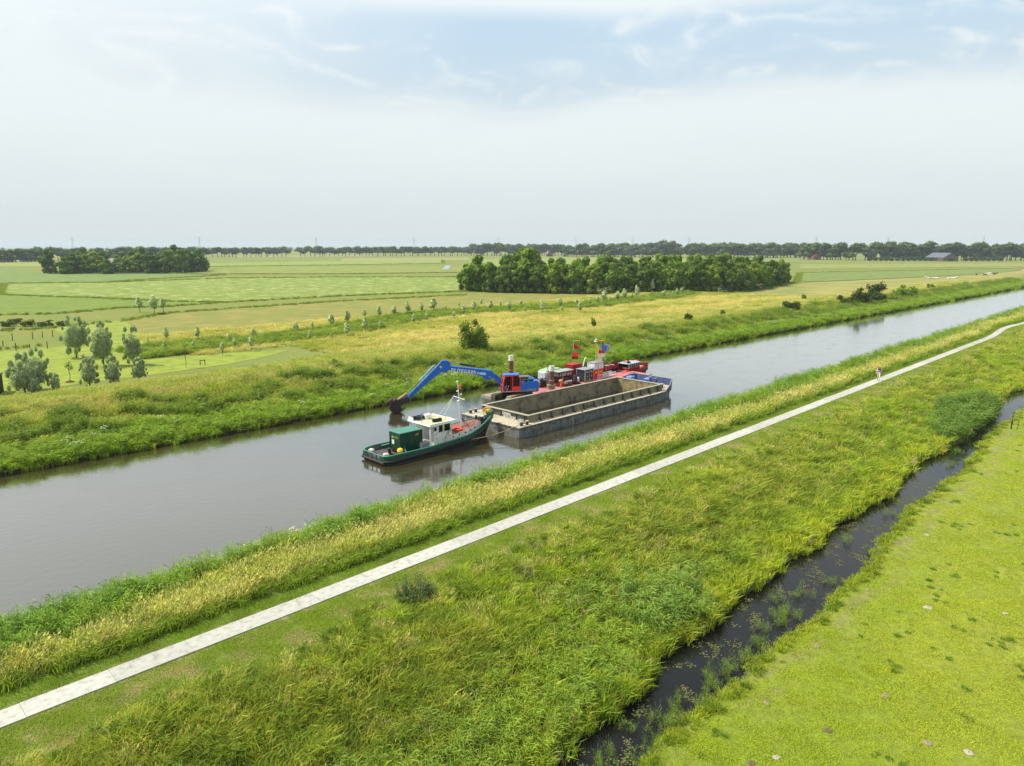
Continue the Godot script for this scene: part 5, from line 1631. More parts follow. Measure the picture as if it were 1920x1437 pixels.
	for z in [0.0, 0.3]: s.tube(Vector3(-0.15 + z, 0.5, -0.15 + z), Vector3(-0.7 + z * 0.3, 4.75, -0.58), 0.012, 0.012, 4)
	part("halyard", s, M.white, o)
	for k in 2:
		s = Sh.new()
		s.box(Vector3(-0.4, 2.34 + k * 0.48, -0.02), Vector3(0.4, 2.78 + k * 0.48, 0.02), Transform3D(Basis(Vector3.UP, -0.75), Vector3(-0.55, 0, -0.4)))
		part("red_board", s, [M.darkred, mat(Color(0.93, 0.16, 0.09), 0.5)][k], o)
	o = thing("signal_mast", "grey mast with cameras, blue and striped flags and a red white board", "mast", Vector3(71.25, D, -57.0))
	s = Sh.new()
	s.tube(Vector3(0, 0, 0), Vector3(0, 5.1, 0), 0.06, 0.045, 8)
	part("pole", s, mat(Color(0.72, 0.70, 0.62), 0.5), o)
	s = Sh.new()
	s.bev(Vector3(-0.35, 4.85, -0.15), Vector3(0.05, 5.0, 0.15), 0.03)
	s.bev(Vector3(-0.2, 5.08, -0.1), Vector3(0.1, 5.25, 0.1), 0.04)
	part("camera_head", s, M.white, o)
	s = Sh.new()
	s.tube(Vector3(0.35, 0.5, 0.2), Vector3(0.2, 4.6, 0.1), 0.05, 0.05, 6)
	s.tube(Vector3(0.25, 4.95, 0.1), Vector3(1.1, 4.95, 0.45), 0.05, 0.05, 6)
	part("yard", s, M.yellow, o)
	s = Sh.new()
	s.tube(Vector3(0.75, 1.0, 0.6), Vector3(0.55, 4.95, 0.3), 0.012, 0.012, 4)
	s.tube(Vector3(1.3, 0.3, 0.8), Vector3(1.1, 4.95, 0.45), 0.012, 0.012, 4)
	part("halyard", s, M.white, o)
	s = Sh.new()
	flag_cloth(s, Vector3(0.58, 4.55, 0.3), Vector3(0.62, -0.28, 0.42), Vector3(0.04, -0.75, 0.02), 6)
	part("blue_flag", s, mat(Color(0.28, 0.42, 0.85), 0.8), o)
	s = Sh.new()
	for k in 4: flag_cloth(s, Vector3(1.12, 4.55 - k * 0.17, 0.46), Vector3(0.5, -0.16, 0.38), Vector3(0.01, -0.085, 0.0), 5)
	part("striped_flag", s, M.white, o)
	s = Sh.new()
	for k in 4: flag_cloth(s, Vector3(1.12, 4.465 - k * 0.17, 0.46), Vector3(0.5, -0.16, 0.38), Vector3(0.01, -0.085, 0.0), 5)
	part("striped_flag", s, mat(Color(0.30, 0.22, 0.62), 0.8), o)
	s = Sh.new()
	s.box(Vector3(-0.4, 3.3, -0.02), Vector3(0.4, 3.76, 0.02), Transform3D(Basis(Vector3.UP, -0.75), Vector3(0.75, 0, 0.3)))
	part("red_board", s, M.red, o)
	s = Sh.new()
	s.box(Vector3(-0.4, 2.80, -0.02), Vector3(0.4, 3.27, 0.02), Transform3D(Basis(Vector3.UP, -0.75), Vector3(0.75, 0, 0.3)))
	s.box(Vector3(-0.3, 2.25, -0.02), Vector3(0.3, 2.75, 0.02), Transform3D(Basis(Vector3.UP, -0.75), Vector3(0.42, 0, 0.25)))
	part("white_board", s, M.white, o)

func flag_cloth(s: Sh, at: Vector3, along: Vector3, down: Vector3, n: int) -> void:
	var g := []
	for i in n + 1:
		var f := i / float(n)
		var w := Vector3(-along.z, 0, along.x).normalized() * 0.06 * sin(f * 7.0) * f
		g.append([at + along * f + w, at + along * f + down + w * 1.5])
	s.rows(g)

func tug() -> void:
	var o := thing("tugboat", "dark green and black tugboat with a white wheelhouse, bow against the barge", "boat", Vector3(31.8, 0, -48.93))
	var green := mat(Color(0.055, 0.30, 0.22), 0.45, 0, M.dirt, 0.6)
	var capm := mat(Color(0.20, 0.50, 0.42), 0.4)
	var hb := [[0, 1.50], [0.18, 1.74], [0.5, 1.9], [1.3, 1.98], [8.2, 1.98], [9.4, 1.86], [10.6, 1.55], [11.8, 1.06], [12.8, 0.55], [13.4, 0.2], [13.65, 0.03]]
	var sheer := [[0, 0.78], [1.2, 0.84], [3.7, 0.80], [6.4, 0.87], [8.85, 1.05], [10.5, 1.33], [12, 1.60], [13.65, 1.92]]
	var line := [[0, 0.36], [1.2, 0.40], [5, 0.48], [8.85, 0.70], [11.3, 1.06], [13.65, 1.44]]
	var xs := [0.0, 0.18, 0.5, 0.9, 1.3, 2.5, 4.0, 5.5, 7.0, 8.2, 8.8, 9.4, 10.0, 10.6, 11.2, 11.8, 12.3, 12.8, 13.1, 13.4, 13.65]
	var both := func(row: Array) -> Array:
		var r := row.duplicate()
		for k in range(row.size() - 1, -1, -1): r.append(Vector3(row[k].x, row[k].y, -row[k].z))
		return r
	var low := []
	var mid := []
	var wl := []
	var gt := []
	var gi := []
	var gd := []
	for x in xs:
		var f: float = smoothstep(8.0, 13.65, x)
		var b := lerp_at(hb, x)
		low.append(Vector3(x - 1.6 * f + 0.25 * (1.0 - smoothstep(0, 1, x)), -0.6, b * (0.92 - 0.45 * f)))
		wl.append(Vector3(x - 0.95 * f + 0.08 * (1.0 - smoothstep(0, 1, x)), 0.02, b * (0.98 - 0.22 * f)))
		mid.append(Vector3(x - 0.25 * f, lerp_at(line, x), b))
		gt.append(Vector3(x + 0.02, lerp_at(sheer, x), b - 0.05))
		gi.append(Vector3(x - 0.08 * f + 0.04, lerp_at(sheer, x), maxf(b - 0.13, 0.0)))
		gd.append(Vector3(x - 0.3 * f + 0.06, lerp_at(line, x) + 0.02, maxf(b - 0.12, 0.0)))
	var s := Sh.new()
	s.rows([both.call(low), both.call(wl), both.call(mid)], false, true)
	part("hull", s, M.black, o)
	# bulwark: both sides, a gap at the stern
	s = Sh.new()
	s.rows([both.call(mid), both.call(gt)])
	part("bulwark", s, green, o)
	s = Sh.new()
	s.rows([both.call(gi), both.call(gd)])
	part("bulwark_inside", s, mat(Color(0.42, 0.44, 0.46), 0.6, 0, M.paint, 0.4), o)
	s = Sh.new()
	for sg in [1.0, -1.0]:
		for k in xs.size() - 1: s.tube((gt[k] + gi[k]) / 2 * Vector3(1, 1, sg), (gt[k + 1] + gi[k + 1]) / 2 * Vector3(1, 1, sg), 0.065, 0.065, 6)
	s.tube(Vector3(0, 0.78, -1.5), Vector3(0, 0.78, 1.5), 0.05)
	part("cap_rail", s, capm, o)
	s = Sh.new()
	for sg in [1.0, -1.0]:
		for k in xs.size() - 1:
			s.tube((mid[k] + Vector3(0, -0.03, 0.05)) * Vector3(1, 1, sg), (mid[k + 1] + Vector3(0, -0.03, 0.05)) * Vector3(1, 1, sg), 0.075, 0.075, 6)
			if k < 12: s.tube((wl[k] + Vector3(0, 0.02, 0.03)) * Vector3(1, 1, sg), (wl[k + 1] + Vector3(0, 0.02, 0.03)) * Vector3(1, 1, sg), 0.05, 0.05, 6)
	s.bev(Vector3(-0.16, 0.14, -1.62), Vector3(0.1, 0.34, 1.62), 0.06)
	part("rubbing_strake", s, mat(Color(0.16, 0.17, 0.17), 0.7, 0, M.dirt, 0.8), o)
	var tr := Sh.new()
	for z in [-1.55, -0.95, -0.3, 0.35, 0.95]:
		tr.box(Vector3(0.0, 0.32, z), Vector3(0.07, 0.76, z + 0.07))
	for z in [-1.5, 0.9]: tr.box(Vector3(0.01, 0.32, z), Vector3(0.06, 0.75, z + 0.6))
	part("stern_rail", tr, green, o)
	# decks
	var dk := PackedVector2Array()
	for k in 10: dk.append(Vector2(gd[k].x, gd[k].z))
	for k in range(9, -1, -1): dk.append(Vector2(gd[k].x, -gd[k].z))
	s = Sh.new()
	s.prism(dk, 0.28, 0.41)
	part("aft_deck", s, mat(Color(0.30, 0.29, 0.30), 0.8, 0, M.dirt, 0.5), o)
	s = Sh.new()
	var g := []
	for k in range(9, xs.size()): g.append([Vector3(gd[k].x, gd[k].y - 0.02, gd[k].z), Vector3(gd[k].x, gd[k].y - 0.02, -gd[k].z)])
	s.rows(g)
	part("fore_deck", s, mat(Color(0.52, 0.34, 0.31), 0.8, 0, M.dirt, 0.7), o)
	# raised trunk before the wheelhouse
	var tl := []
	var th := []
	var trim := []
	for e in [[7.0, 1.32, 1.20], [8.0, 1.32, 1.24], [9.0, 1.25, 1.30], [10.0, 1.05, 1.42], [11.0, 0.72, 1.56], [11.6, 0.45, 1.66]]:
		tl.append(Vector3(e[0], 0.35, e[1]))
		th.append(Vector3(e[0], e[2], e[1] - 0.03))
	s = Sh.new()
	s.rows([both.call(tl), both.call(th)], true)
	var tk := part("trunk_cabin", s, M.white, o)
	s = Sh.new()
	g = []
	for k in th.size(): g.append([th[k], Vector3(th[k].x, th[k].y + 0.02, 0), th[k] * Vector3(1, 1, -1)])
	s.rows(g, true)
	part("trunk_deck", s, mat(Color(0.56, 0.36, 0.32), 0.8, 0, M.dirt, 0.7), o)
	for k in 5:
		var x := 7.6 + k * 0.75
		s = Sh.new()
		s.tube(Vector3(x, 1.02 + 0.06 * k, lerp_at([[7.0, 1.30], [9.0, 1.24], [10.0, 1.04], [11.0, 0.7]], x) - 0.02), Vector3(x, 1.02 + 0.06 * k, lerp_at([[7.0, 1.30], [9.0, 1.24], [10.0, 1.04], [11.0, 0.7]], x) + 0.04), 0.075, 0.075, 10)
		part("porthole", s, M.glass, tk)
	s = Sh.new()
	for k in 6:
		var x := 7.1 + k * 0.85
		var p := Vector3(x, lerp_at([[7, 1.2], [9, 1.3], [10, 1.42], [11, 1.56], [11.6, 1.66]], x), lerp_at([[7, 1.30], [9, 1.22], [10, 1.02], [11, 0.69], [11.6, 0.42]], x))
		s.tube(p, p + Vector3(0, 0.42, 0), 0.018, 0.018, 5)
		if k < 5:
			var x2 := x + 0.85
			var q := Vector3(x2, lerp_at([[7, 1.2], [9, 1.3], [10, 1.42], [11, 1.56], [11.6, 1.66]], x2), lerp_at([[7, 1.30], [9, 1.22], [10, 1.02], [11, 0.69], [11.6, 0.42]], x2))
			s.tube(p + Vector3(0, 0.42, 0), q + Vector3(0, 0.42, 0), 0.02, 0.02, 5)
	s.path([Vector3(6.4, 0.85, 1.6), Vector3(6.6, 1.3, 1.5), Vector3(7.1, 1.62, 1.3)], 0.02, 5)
	part("hand_rail", s, mat(Color(0.36, 0.24, 0.18), 0.6), o)
	# wheelhouse
	s = Sh.new()
	s.hexa([Vector3(5.45, 0.38, -1.3), Vector3(7.65, 0.38, -1.25), Vector3(7.65, 0.38, 1.25), Vector3(5.45, 0.38, 1.3), Vector3(5.45, 2.45, -1.25), Vector3(7.5, 2.45, -1.15), Vector3(7.5, 2.45, 1.15), Vector3(5.45, 2.45, 1.25)])
	var wh := part("wheelhouse", s, M.white, o)
	for e in [[6.0, 1.72, 6.45, 2.3], [6.65, 1.72, 7.3, 2.32]]:
		for sg in [1.0, -1.0]:
			s = Sh.new()
			s.hexa([Vector3(e[0], e[1], sg * 1.2), Vector3(e[2], e[1], sg * 1.18), Vector3(e[2], e[1], sg * 1.285), Vector3(e[0], e[1], sg * 1.30), Vector3(e[0] + 0.08, e[3], sg * 1.16), Vector3(e[2] - 0.02, e[3], sg * 1.1), Vector3(e[2] - 0.02, e[3], sg * 1.235), Vector3(e[0] + 0.08, e[3], sg * 1.27)])
			part("window", s, M.glass, wh)
	s = Sh.new()
	s.box(Vector3(5.5, 1.9, 1.2), Vector3(5.75, 2.2, 1.285))
	part("window", s, M.glass, wh)
	for z in [-0.78, 0.0, 0.78]:
		s = Sh.new()
		s.hexa([Vector3(7.45, 1.72, z - 0.33), Vector3(7.61, 1.72, z - 0.33), Vector3(7.61, 1.72, z + 0.33), Vector3(7.45, 1.72, z + 0.33), Vector3(7.4, 2.32, z - 0.31), Vector3(7.56, 2.32, z - 0.31), Vector3(7.56, 2.32, z + 0.31), Vector3(7.4, 2.32, z + 0.31)])
		part("window", s, M.glass, wh)
	s = Sh.new()
	s.box(Vector3(5.41, 0.45, -0.1), Vector3(5.47, 2.2, 0.75))
	var dr := part("door", s, mat(Color(0.80, 0.81, 0.80), 0.5), wh)
	s = Sh.new()
	s.tube(Vector3(5.39, 1.25, 0.62), Vector3(5.39, 1.45, 0.62), 0.025)
	part("handle", s, M.black, dr)
	s = Sh.new()
	s.bev(Vector3(4.75, 2.44, -1.62), Vector3(7.95, 2.56, 1.62), 0.04)
	var rf := part("roof", s, mat(Color(0.95, 0.95, 0.92), 0.5), o)
	s = Sh.new()
	for z in [-1.62, 1.55]: s.box(Vector3(4.8, 2.56, z), Vector3(7.9, 2.66, z + 0.07))
	part("roof_edge", s, M.white, rf)
	s = Sh.new()
	s.box(Vector3(4.9, 2.56, -1.5), Vector3(7.4, 2.573, 1.5))
	part("roof_sheet", s, mat(Color(0.80, 0.79, 0.66), 0.8, 0, M.dirt, 0.9), rf)
	s = Sh.new()
	for z in [-1.45, 1.42]: s.tube(Vector3(4.95, 0.4, z), Vector3(4.95, 2.45, z), 0.075, 0.075, 8)
	part("roof_post", s, M.white, o)
	s = Sh.new()
	s.bev(Vector3(6.0, 2.573, -0.9), Vector3(6.6, 3.0, -0.45), 0.04)
	part("roof_box", s, M.white, rf)
	s = Sh.new()
	s.tube(Vector3(6.4, 2.95, -0.7), Vector3(6.38, 4.2, -0.7), 0.02, 0.008, 5)
	part("antenna", s, M.white, rf)
	s = Sh.new()
	for e in [[Vector3(4.95, 2.75, -1.15), Vector3(5.9, 2.75, -1.25)], [Vector3(5.1, 2.76, -0.75), Vector3(6.05, 2.76, -0.85)], [Vector3(5.75, 2.74, 0.75), Vector3(6.6, 2.74, 0.9)]]: s.tube(e[0], e[1], 0.15, 0.15, 10)
	part("roof_fender", s, M.black, rf)
	s = Sh.new()
	s.tube(Vector3(5.05, 2.5, 0.1), Vector3(5.05, 3.25, 0.1), 0.025)
	s.tube(Vector3(5.05, 3.25, 0.1), Vector3(5.05, 3.42, 0.1), 0.08, 0.06)
	part("stern_light", s, M.grey, rf)
	s = Sh.new()
	s.bev(Vector3(4.85, 2.6, -1.6), Vector3(4.9, 2.85, -0.9), 0.01)
	part("name_board", s, M.white, rf)
	s = Sh.new()
	s.tube(Vector3(6.9, 2.72, -1.3), Vector3(7.9, 2.6, 0.7), 0.05)
	s.bev(Vector3(6.7, 2.573, -0.2), Vector3(7.2, 2.72, 0.2), 0.04)
	s.tube(Vector3(6.9, 2.6, 0.2), Vector3(6.9, 2.95, 0.2), 0.05)
	s.lathe([[0.14, 2.573], [0.16, 2.66], [0.05, 2.8], [0, 2.82]], 12, Vector3(7.25, 0, 0.55))
	s.lathe([[0.12, 2.573], [0.12, 2.7], [0, 2.74]], 12, Vector3(6.5, 0, 0.4))
	part("roof_fitting", s, mat(Color(0.86, 0.80, 0.60), 0.6), rf)
	# mast
	var mt := thing("tug_mast", "white tapered mast with a yard and an orange lamp on the green tug", "mast", Vector3(41.4, 1.3, -48.93))
	s = Sh.new()
	s.tube(Vector3(0.1, 0, 0), Vector3(-0.3, 4.35, 0), 0.105, 0.04, 10)
	part("pole", s, M.white, mt)
	s = Sh.new()
	s.tube(Vector3(-0.13, 2.85, -0.8), Vector3(-0.13, 2.75, 0.75), 0.035, 0.035, 6)
	part("yard", s, M.white, mt)
	s = Sh.new()
	s.bev(Vector3(-0.2, 3.65, -0.02), Vector3(0.02, 4.0, 0.18), 0.04)
	part("orange_lamp", s, M.orange, mt)
	s = Sh.new()
	s.bev(Vector3(-0.42, 3.42, -0.08), Vector3(-0.2, 3.5, 0.08), 0.02)
	s.bev(Vector3(-0.12, 3.05, 0.0), Vector3(0.1, 3.18, 0.15), 0.02)
	s.bev(Vector3(-0.36, 2.5, -0.08), Vector3(-0.1, 2.58, 0.1), 0.02)
	s.bev(Vector3(-0.4, 4.3, -0.06), Vector3(-0.2, 4.42, 0.06), 0.02)
	part("nav_light", s, M.white, mt)
	s = Sh.new()
	for e in [[Vector3(-0.13, 2.85, -0.78), Vector3(-2.0, 1.35, -0.7)], [Vector3(-0.13, 2.85, -0.78), Vector3(-1.7, 1.35, -0.3)], [Vector3(-0.13, 2.75, 0.73), Vector3(0.2, 0.2, 0.5)]]: s.tube(e[0], e[1], 0.014, 0.014, 4)
	part("stay", s, M.white, mt)
	s = Sh.new()
	flag_cloth(s, Vector3(-0.2, 2.75, -0.75), Vector3(0.3, -0.12, 0.12), Vector3(-0.03, -0.28, 0), 4)
	flag_cloth(s, Vector3(-0.13, 2.55, 0.73), Vector3(0.3, -0.18, 0.14), Vector3(-0.03, -0.2, 0), 4)
	part("small_flag", s, mat(Color(0.5, 0.62, 0.85), 0.8), mt)
	s = Sh.new()
	for z in [-0.12, 0.12]: s.tube(Vector3(0.05, 1.0, 0), Vector3(0.75, 0.05, z * 2), 0.03)
	part("brace", s, M.black, mt)
	# bow fittings
	s = Sh.new()
	for p in [[11.9, 0.42], [11.9, -0.42]]:
		s.lathe([[0.13, 1.2], [0.11, 1.25], [0.11, 1.98]], 10, Vector3(p[0], 0, p[1]))
	part("bollard", s, M.black, o)
	s = Sh.new()
	for p in [[11.9, 0.42], [11.9, -0.42]]: s.lathe([[0.115, 1.98], [0.14, 2.0], [0.14, 2.07], [0, 2.08]], 10, Vector3(p[0], 0, p[1]))
	part("bollard_cap", s, M.white, o)
	s = Sh.new()
	s.bev(Vector3(12.4, 1.2, -0.28), Vector3(12.95, 1.75, 0.3), 0.06)
	part("windlass", s, M.black, o)
	s = Sh.new()
	s.tube(Vector3(13.2, 1.4, -0.15), Vector3(13.2, 2.35, -0.15), 0.1, 0.1, 10)
	part("stem_post", s, mat(Color(0.85, 0.72, 0.35), 0.6), o)
	s = Sh.new()
	s.hexa([Vector3(13.05, 1.3, -0.3), Vector3(13.6, 1.5, -0.1), Vector3(13.6, 1.5, 0.1), Vector3(13.05, 1.3, 0.3), Vector3(13.1, 2.15, -0.3), Vector3(13.75, 2.25, -0.12), Vector3(13.75, 2.25, 0.12), Vector3(13.1, 2.15, 0.3)])
	part("stem_head", s, green, o)
	s = Sh.new()
	var arc := []
	for k in 11:
		var f := k / 10.0
		arc.append(Vector3(2.3 - 0.7 * pow(f * 2 - 1, 2) + 0.4, 0.62 + 0.5 * sin(PI * f), lerpf(-1.85, 1.85, f)))
	s.path(arc, 0.075, 8)
	part("towing_arch", s, mat(Color(0.13, 0.42, 0.33), 0.4), o)
	s = Sh.new()
	s.lathe([[0.3, 0.40], [0.26, 0.46], [0.14, 0.5], [0.14, 0.85], [0.22, 0.88], [0.22, 0.94], [0, 0.95]], 14, Vector3(1.5, 0, 0.2))
	part("tow_bitt", s, M.black, o)
	# deck cargo
	var c := thing("green_container", "dark green box container standing on the tug's aft deck", "container", Vector3(35.05, 0.40, -48.75))
	s = Sh.new()
	s.bev(Vector3(-1.15, 0.25, -0.75), Vector3(1.15, 1.78, 0.75), 0.03)
	part("body", s, mat(Color(0.02, 0.23, 0.16), 0.35, 0, M.paint, 0.5), c)
	s = Sh.new()
	s.bev(Vector3(-1.2, 1.78, -0.8), Vector3(1.2, 1.88, 0.8), 0.03)
	part("roof", s, mat(Color(0.24, 0.50, 0.42), 0.5, 0, M.paint, 0.6), c)
	s = Sh.new()
	for x in [-1.0, 0.8]: s.box(Vector3(x, 0, -0.7), Vector3(x + 0.2, 0.25, 0.7))
	part("skid", s, M.black, c)
	s = Sh.new()
	for z in [-0.76, 0.76]:
		for x in [-1.16, -0.4, 0.4, 1.16]: s.box(Vector3(x - 0.03, 0.25, z - 0.02), Vector3(x + 0.03, 1.78, z + 0.02))
	part("corner_post", s, mat(Color(0.02, 0.20, 0.14), 0.4), c)
	s = Sh.new()
	s.box(Vector3(-1.165, 0.75, -0.45), Vector3(-1.152, 1.15, -0.12))
	part("notice", s, M.white, c)
	s = Sh.new()
	for z in [-0.45, 0.0, 0.1]: s.box(Vector3(-1.165, 1.3, z), Vector3(-1.152, 1.5 - 0.1 * absf(z), z + 0.28))
	part("logo_patch", s, mat(Color(0.55, 0.66, 0.16), 0.5), c)
	s = Sh.new()
	s.tube(Vector3(0.45, 1.45, 0.74), Vector3(0.45, 1.45, 0.765), 0.13, 0.13, 12)
	part("logo_patch", s, mat(Color(0.70, 0.35, 0.18), 0.5), c)
	s = Sh.new()
	s.tube(Vector3(0.68, 1.5, 0.74), Vector3(0.68, 1.5, 0.762), 0.08, 0.08, 12)
	part("logo_patch", s, mat(Color(0.80, 0.68, 0.35), 0.5), c)
	var l := thing("deck_locker", "light grey rounded deck locker behind the tug's roof post", "locker", Vector3(36.35, 0.40, -47.85))
	s = Sh.new()
	s.bev(Vector3(-0.38, 0, -0.3), Vector3(0.38, 0.75, 0.3), 0.08)
	part("body", s, M.grey, l)
	s = Sh.new()
	for k in 4: s.box(Vector3(-0.42, 0.12 + k * 0.15, -0.2), Vector3(-0.37, 0.19 + k * 0.15, 0.2))
	part("louvre", s, M.white, l)
	s = Sh.new()
	s.lathe([[0.0, 0], [0.2, 0.05], [0.28, 0.25], [0.22, 0.42], [0.06, 0.5], [0, 0.5]], 14, Vector3.ZERO)
	single("marker_buoy", s, M.yellow, "yellow buoy on the tug's aft deck under the green arch", "buoy", Vector3(34.0 - 0.2, 0.55, -47.9))
	rope_heap("rope_heap", "pale heap of rope at the tug's stern", Vector3(32.9, 0.40, -48.9), 0.85, Color(0.72, 0.64, 0.52), 21)
	rope_heap("rope_heap", "beige rope coils beside the tug's tow bitt", Vector3(33.3, 0.42, -47.75), 0.6, Color(0.80, 0.70, 0.58), 22)
	rope_heap("rope_heap", "orange rope heap against the green container's stern end", Vector3(33.6, 0.42, -49.6), 0.45, Color(0.75, 0.38, 0.16), 23)
	rope_heap("hose_heap", "dark hose heap in the tug's far stern corner", Vector3(32.6, 0.42, -50.0), 0.5, Color(0.12, 0.11, 0.12), 25)
	for k in 2:
		s = Sh.new()
		s.bev(Vector3(-0.2, 0, -0.25), Vector3(0.2, 0.42, 0.25), 0.1)
		single("white_sack", s, mat(Color(0.72, 0.70, 0.66), 0.9), ["white sack in the tug's far stern corner", "white sack by the tug's stern rail"][k], "sack", Vector3(32.4 + 0.1 * k, 0.40, -50.1 + k * 2.0), 0.4 + k)
	s = Sh.new()
	s.ring(Vector3(0, 0.09, 0), Vector3(0, 1, 0.05), 0.36, 0.09, 22, 8)
	single("life_ring", s, mat(Color(0.90, 0.32, 0.20), 0.6), "orange red life ring lying on the tug's raised fore cabin", "life ring", Vector3(40.55, 1.30, -48.4))
	rope_heap("rope_coil", "yellow rope coil beside the orange life ring on the tug", Vector3(41.6, 1.36, -48.45), 0.3, Color(0.88, 0.68, 0.25), 24)
	# mooring line from the tug's side to the barge
	s = Sh.new()
	var pts := []
	for k in 13:
		var f := k / 12.0
		pts.append(Vector3(lerpf(41.0, 46.4, f), lerpf(0.60, 1.25, f) - 0.22 * sin(PI * f), lerpf(-46.95, -46.0, f)))
	s.path(pts, 0.03, 6)
	single("mooring_line", s, M.rope, "long yellowish mooring line from the tug's side to the barge's bollard", "rope")

func red_boats() -> void:
	var o := thing("red_workboat", "dark red workboat with a grey roofed cabin moored beyond the pontoon", "boat", Vector3(77.6, 0, -58.3), 0.06)
	var hb := [[0, 0.9], [0.6, 1.15], [4.5, 1.2], [6.3, 0.95], [7.3, 0.45], [7.8, 0.03]]
	var xs := [0.0, 0.6, 2.0, 3.5, 4.5, 5.5, 6.3, 6.9, 7.3, 7.8]
	var rowz := func(y: float, k: float, rake: float) -> Array:
		var r := []
		for x in xs: r.append(Vector3(x - rake * smoothstep(4.0, 7.8, x), y + 0.28 * smoothstep(4.0, 7.8, x) * (1.0 if y > 0.3 else 0.0), lerp_at(hb, x) * k))
		for i in range(xs.size() - 1, -1, -1): r.append(Vector3(r[i].x, r[i].y, -r[i].z))
		return r
	var s := Sh.new()
	s.rows([rowz.call(-0.4, 0.8, 0.9), rowz.call(0.0, 0.92, 0.6), rowz.call(0.5, 1.0, 0.2)], false, true)
	part("hull", s, M.black, o)
	s = Sh.new()
	s.rows([rowz.call(0.5, 1.0, 0.2), rowz.call(0.95, 1.03, 0.0)], false, true)
	s.rows([rowz.call(0.95, 0.97, 0.05), rowz.call(0.6, 0.95, 0.2)], false, true)
	part("bulwark", s, M.darkred, o)
	s = Sh.new()
	var dk := PackedVector2Array()
	for p in rowz.call(0.5, 0.97, 0.2): dk.append(Vector2(p.x, p.z))
	s.prism(dk, 0.55, 0.68)
	part("deck", s, mat(Color(0.62, 0.24, 0.24), 0.7), o)
	s = Sh.new()
	s.bev(Vector3(1.6, 0.66, -0.85), Vector3(4.4, 1.25, 0.85), 0.05)
	var cb := part("cabin", s, M.darkred, o)
	s = Sh.new()
	s.bev(Vector3(1.5, 1.75, -0.95), Vector3(4.5, 1.86, 0.95), 0.05)
	part("roof", s, mat(Color(0.62, 0.67, 0.72), 0.5, 0, M.paint, 0.6), cb)
	for k in 5:
		s = Sh.new()
		s.box(Vector3(1.68 + k * 0.55, 1.25, 0.78), Vector3(2.14 + k * 0.55, 1.75, 0.82))
		part("window", s, M.glass, cb)
		s = Sh.new()
		s.box(Vector3(1.60 + k * 0.55, 1.25, 0.78), Vector3(1.67 + k * 0.55, 1.75, 0.84))
		part("window_post", s, mat(Color(0.70, 0.66, 0.60), 0.5), cb)
	s = Sh.new()
	s.box(Vector3(1.62, 1.25, -0.8), Vector3(1.66, 1.75, 0.78))
	s.box(Vector3(1.62, 1.25, -0.84), Vector3(4.4, 1.75, -0.8))
	part("window", s, M.glass, cb)
	s = Sh.new()
	s.bev(Vector3(4.45, 0.6, -0.35), Vector3(5.0, 1.95, 0.35), 0.06)
	part("funnel", s, M.red, o)
	s = Sh.new()
	s.tube(Vector3(1.7, 0.6, 0.6), Vector3(1.7, 2.3, 0.6), 0.13, 0.11, 10)
	s.bev(Vector3(1.6, 1.95, 0.45), Vector3(2.2, 2.1, 0.75), 0.05)
	part("exhaust_stack", s, M.black, o)
	s = Sh.new()
	s.bev(Vector3(5.6, 0.68, -0.4), Vector3(6.3, 1.0, 0.4), 0.06)
	s.bev(Vector3(2.2, 1.86, -0.5), Vector3(3.0, 2.05, 0.1), 0.04)
	part("hatch", s, mat(Color(0.75, 0.40, 0.38), 0.6), o)
	s = Sh.new()
	for sg in [1.0, -1.0]: s.path([Vector3(0.2, 0.42, sg * 1.05), Vector3(2, 0.42, sg * 1.22), Vector3(4.5, 0.44, sg * 1.26), Vector3(6.2, 0.56, sg * 1.0), Vector3(7.5, 0.72, sg * 0.2)], 0.06, 6)
	part("rubbing_strake", s, M.black, o)
	# open red skiff
	o = thing("red_skiff", "open red skiff standing on a black cradle at the pontoon's right end", "boat", Vector3(74.5, 1.25, -59.1), 0.03)
	s = Sh.new()
	for x in [0.9, 2.9]: s.bev(Vector3(x, -0.37, -0.5), Vector3(x + 0.3, -0.05, 0.5), 0.03)
	part("cradle", s, M.black, o)
	hb.assign([[0, 0.6], [0.8, 0.8], [3.0, 0.75], [4.2, 0.4], [4.8, 0.02]])
	xs.assign([0.0, 0.8, 1.6, 2.4, 3.0, 3.6, 4.2, 4.5, 4.8])
	s = Sh.new()
	s.rows([rowz.call(-0.3, 0.6, 0.8), rowz.call(0.12, 0.85, 0.4)], false, true)
	part("hull", s, M.black, o)
	s = Sh.new()
	s.rows([rowz.call(0.12, 0.85, 0.4), rowz.call(0.62, 1.0, 0.0)], false, true)
	s.rows([rowz.call(0.62, 0.92, 0.08), rowz.call(0.12, 0.75, 0.45)], false, true)
	part("topside", s, M.darkred, o)
	s = Sh.new()
	for x in [0.7, 2.0, 3.1]: s.box(Vector3(x, 0.45, -0.62), Vector3(x + 0.28, 0.49, 0.62))
	part("thwart", s, mat(Color(0.62, 0.60, 0.60), 0.7), o)
	s = Sh.new()
	var bp := PackedVector2Array()
	for p in rowz.call(0.5, 0.78, 0.4): bp.append(Vector2(p.x, p.z))
	s.prism(bp, 0.08, 0.16)
	part("floor_board", s, mat(Color(0.5, 0.5, 0.52), 0.7), o)
	s = Sh.new()
	s.tube(Vector3(1.0, 0.55, 0.3), Vector3(3.8, 0.95, -0.5), 0.025)
	single("oar", s, mat(Color(0.7, 0.6, 0.4), 0.7), "pale oar laid across the red skiff", "oar", Vector3(74.5, 1.3, -59.1))
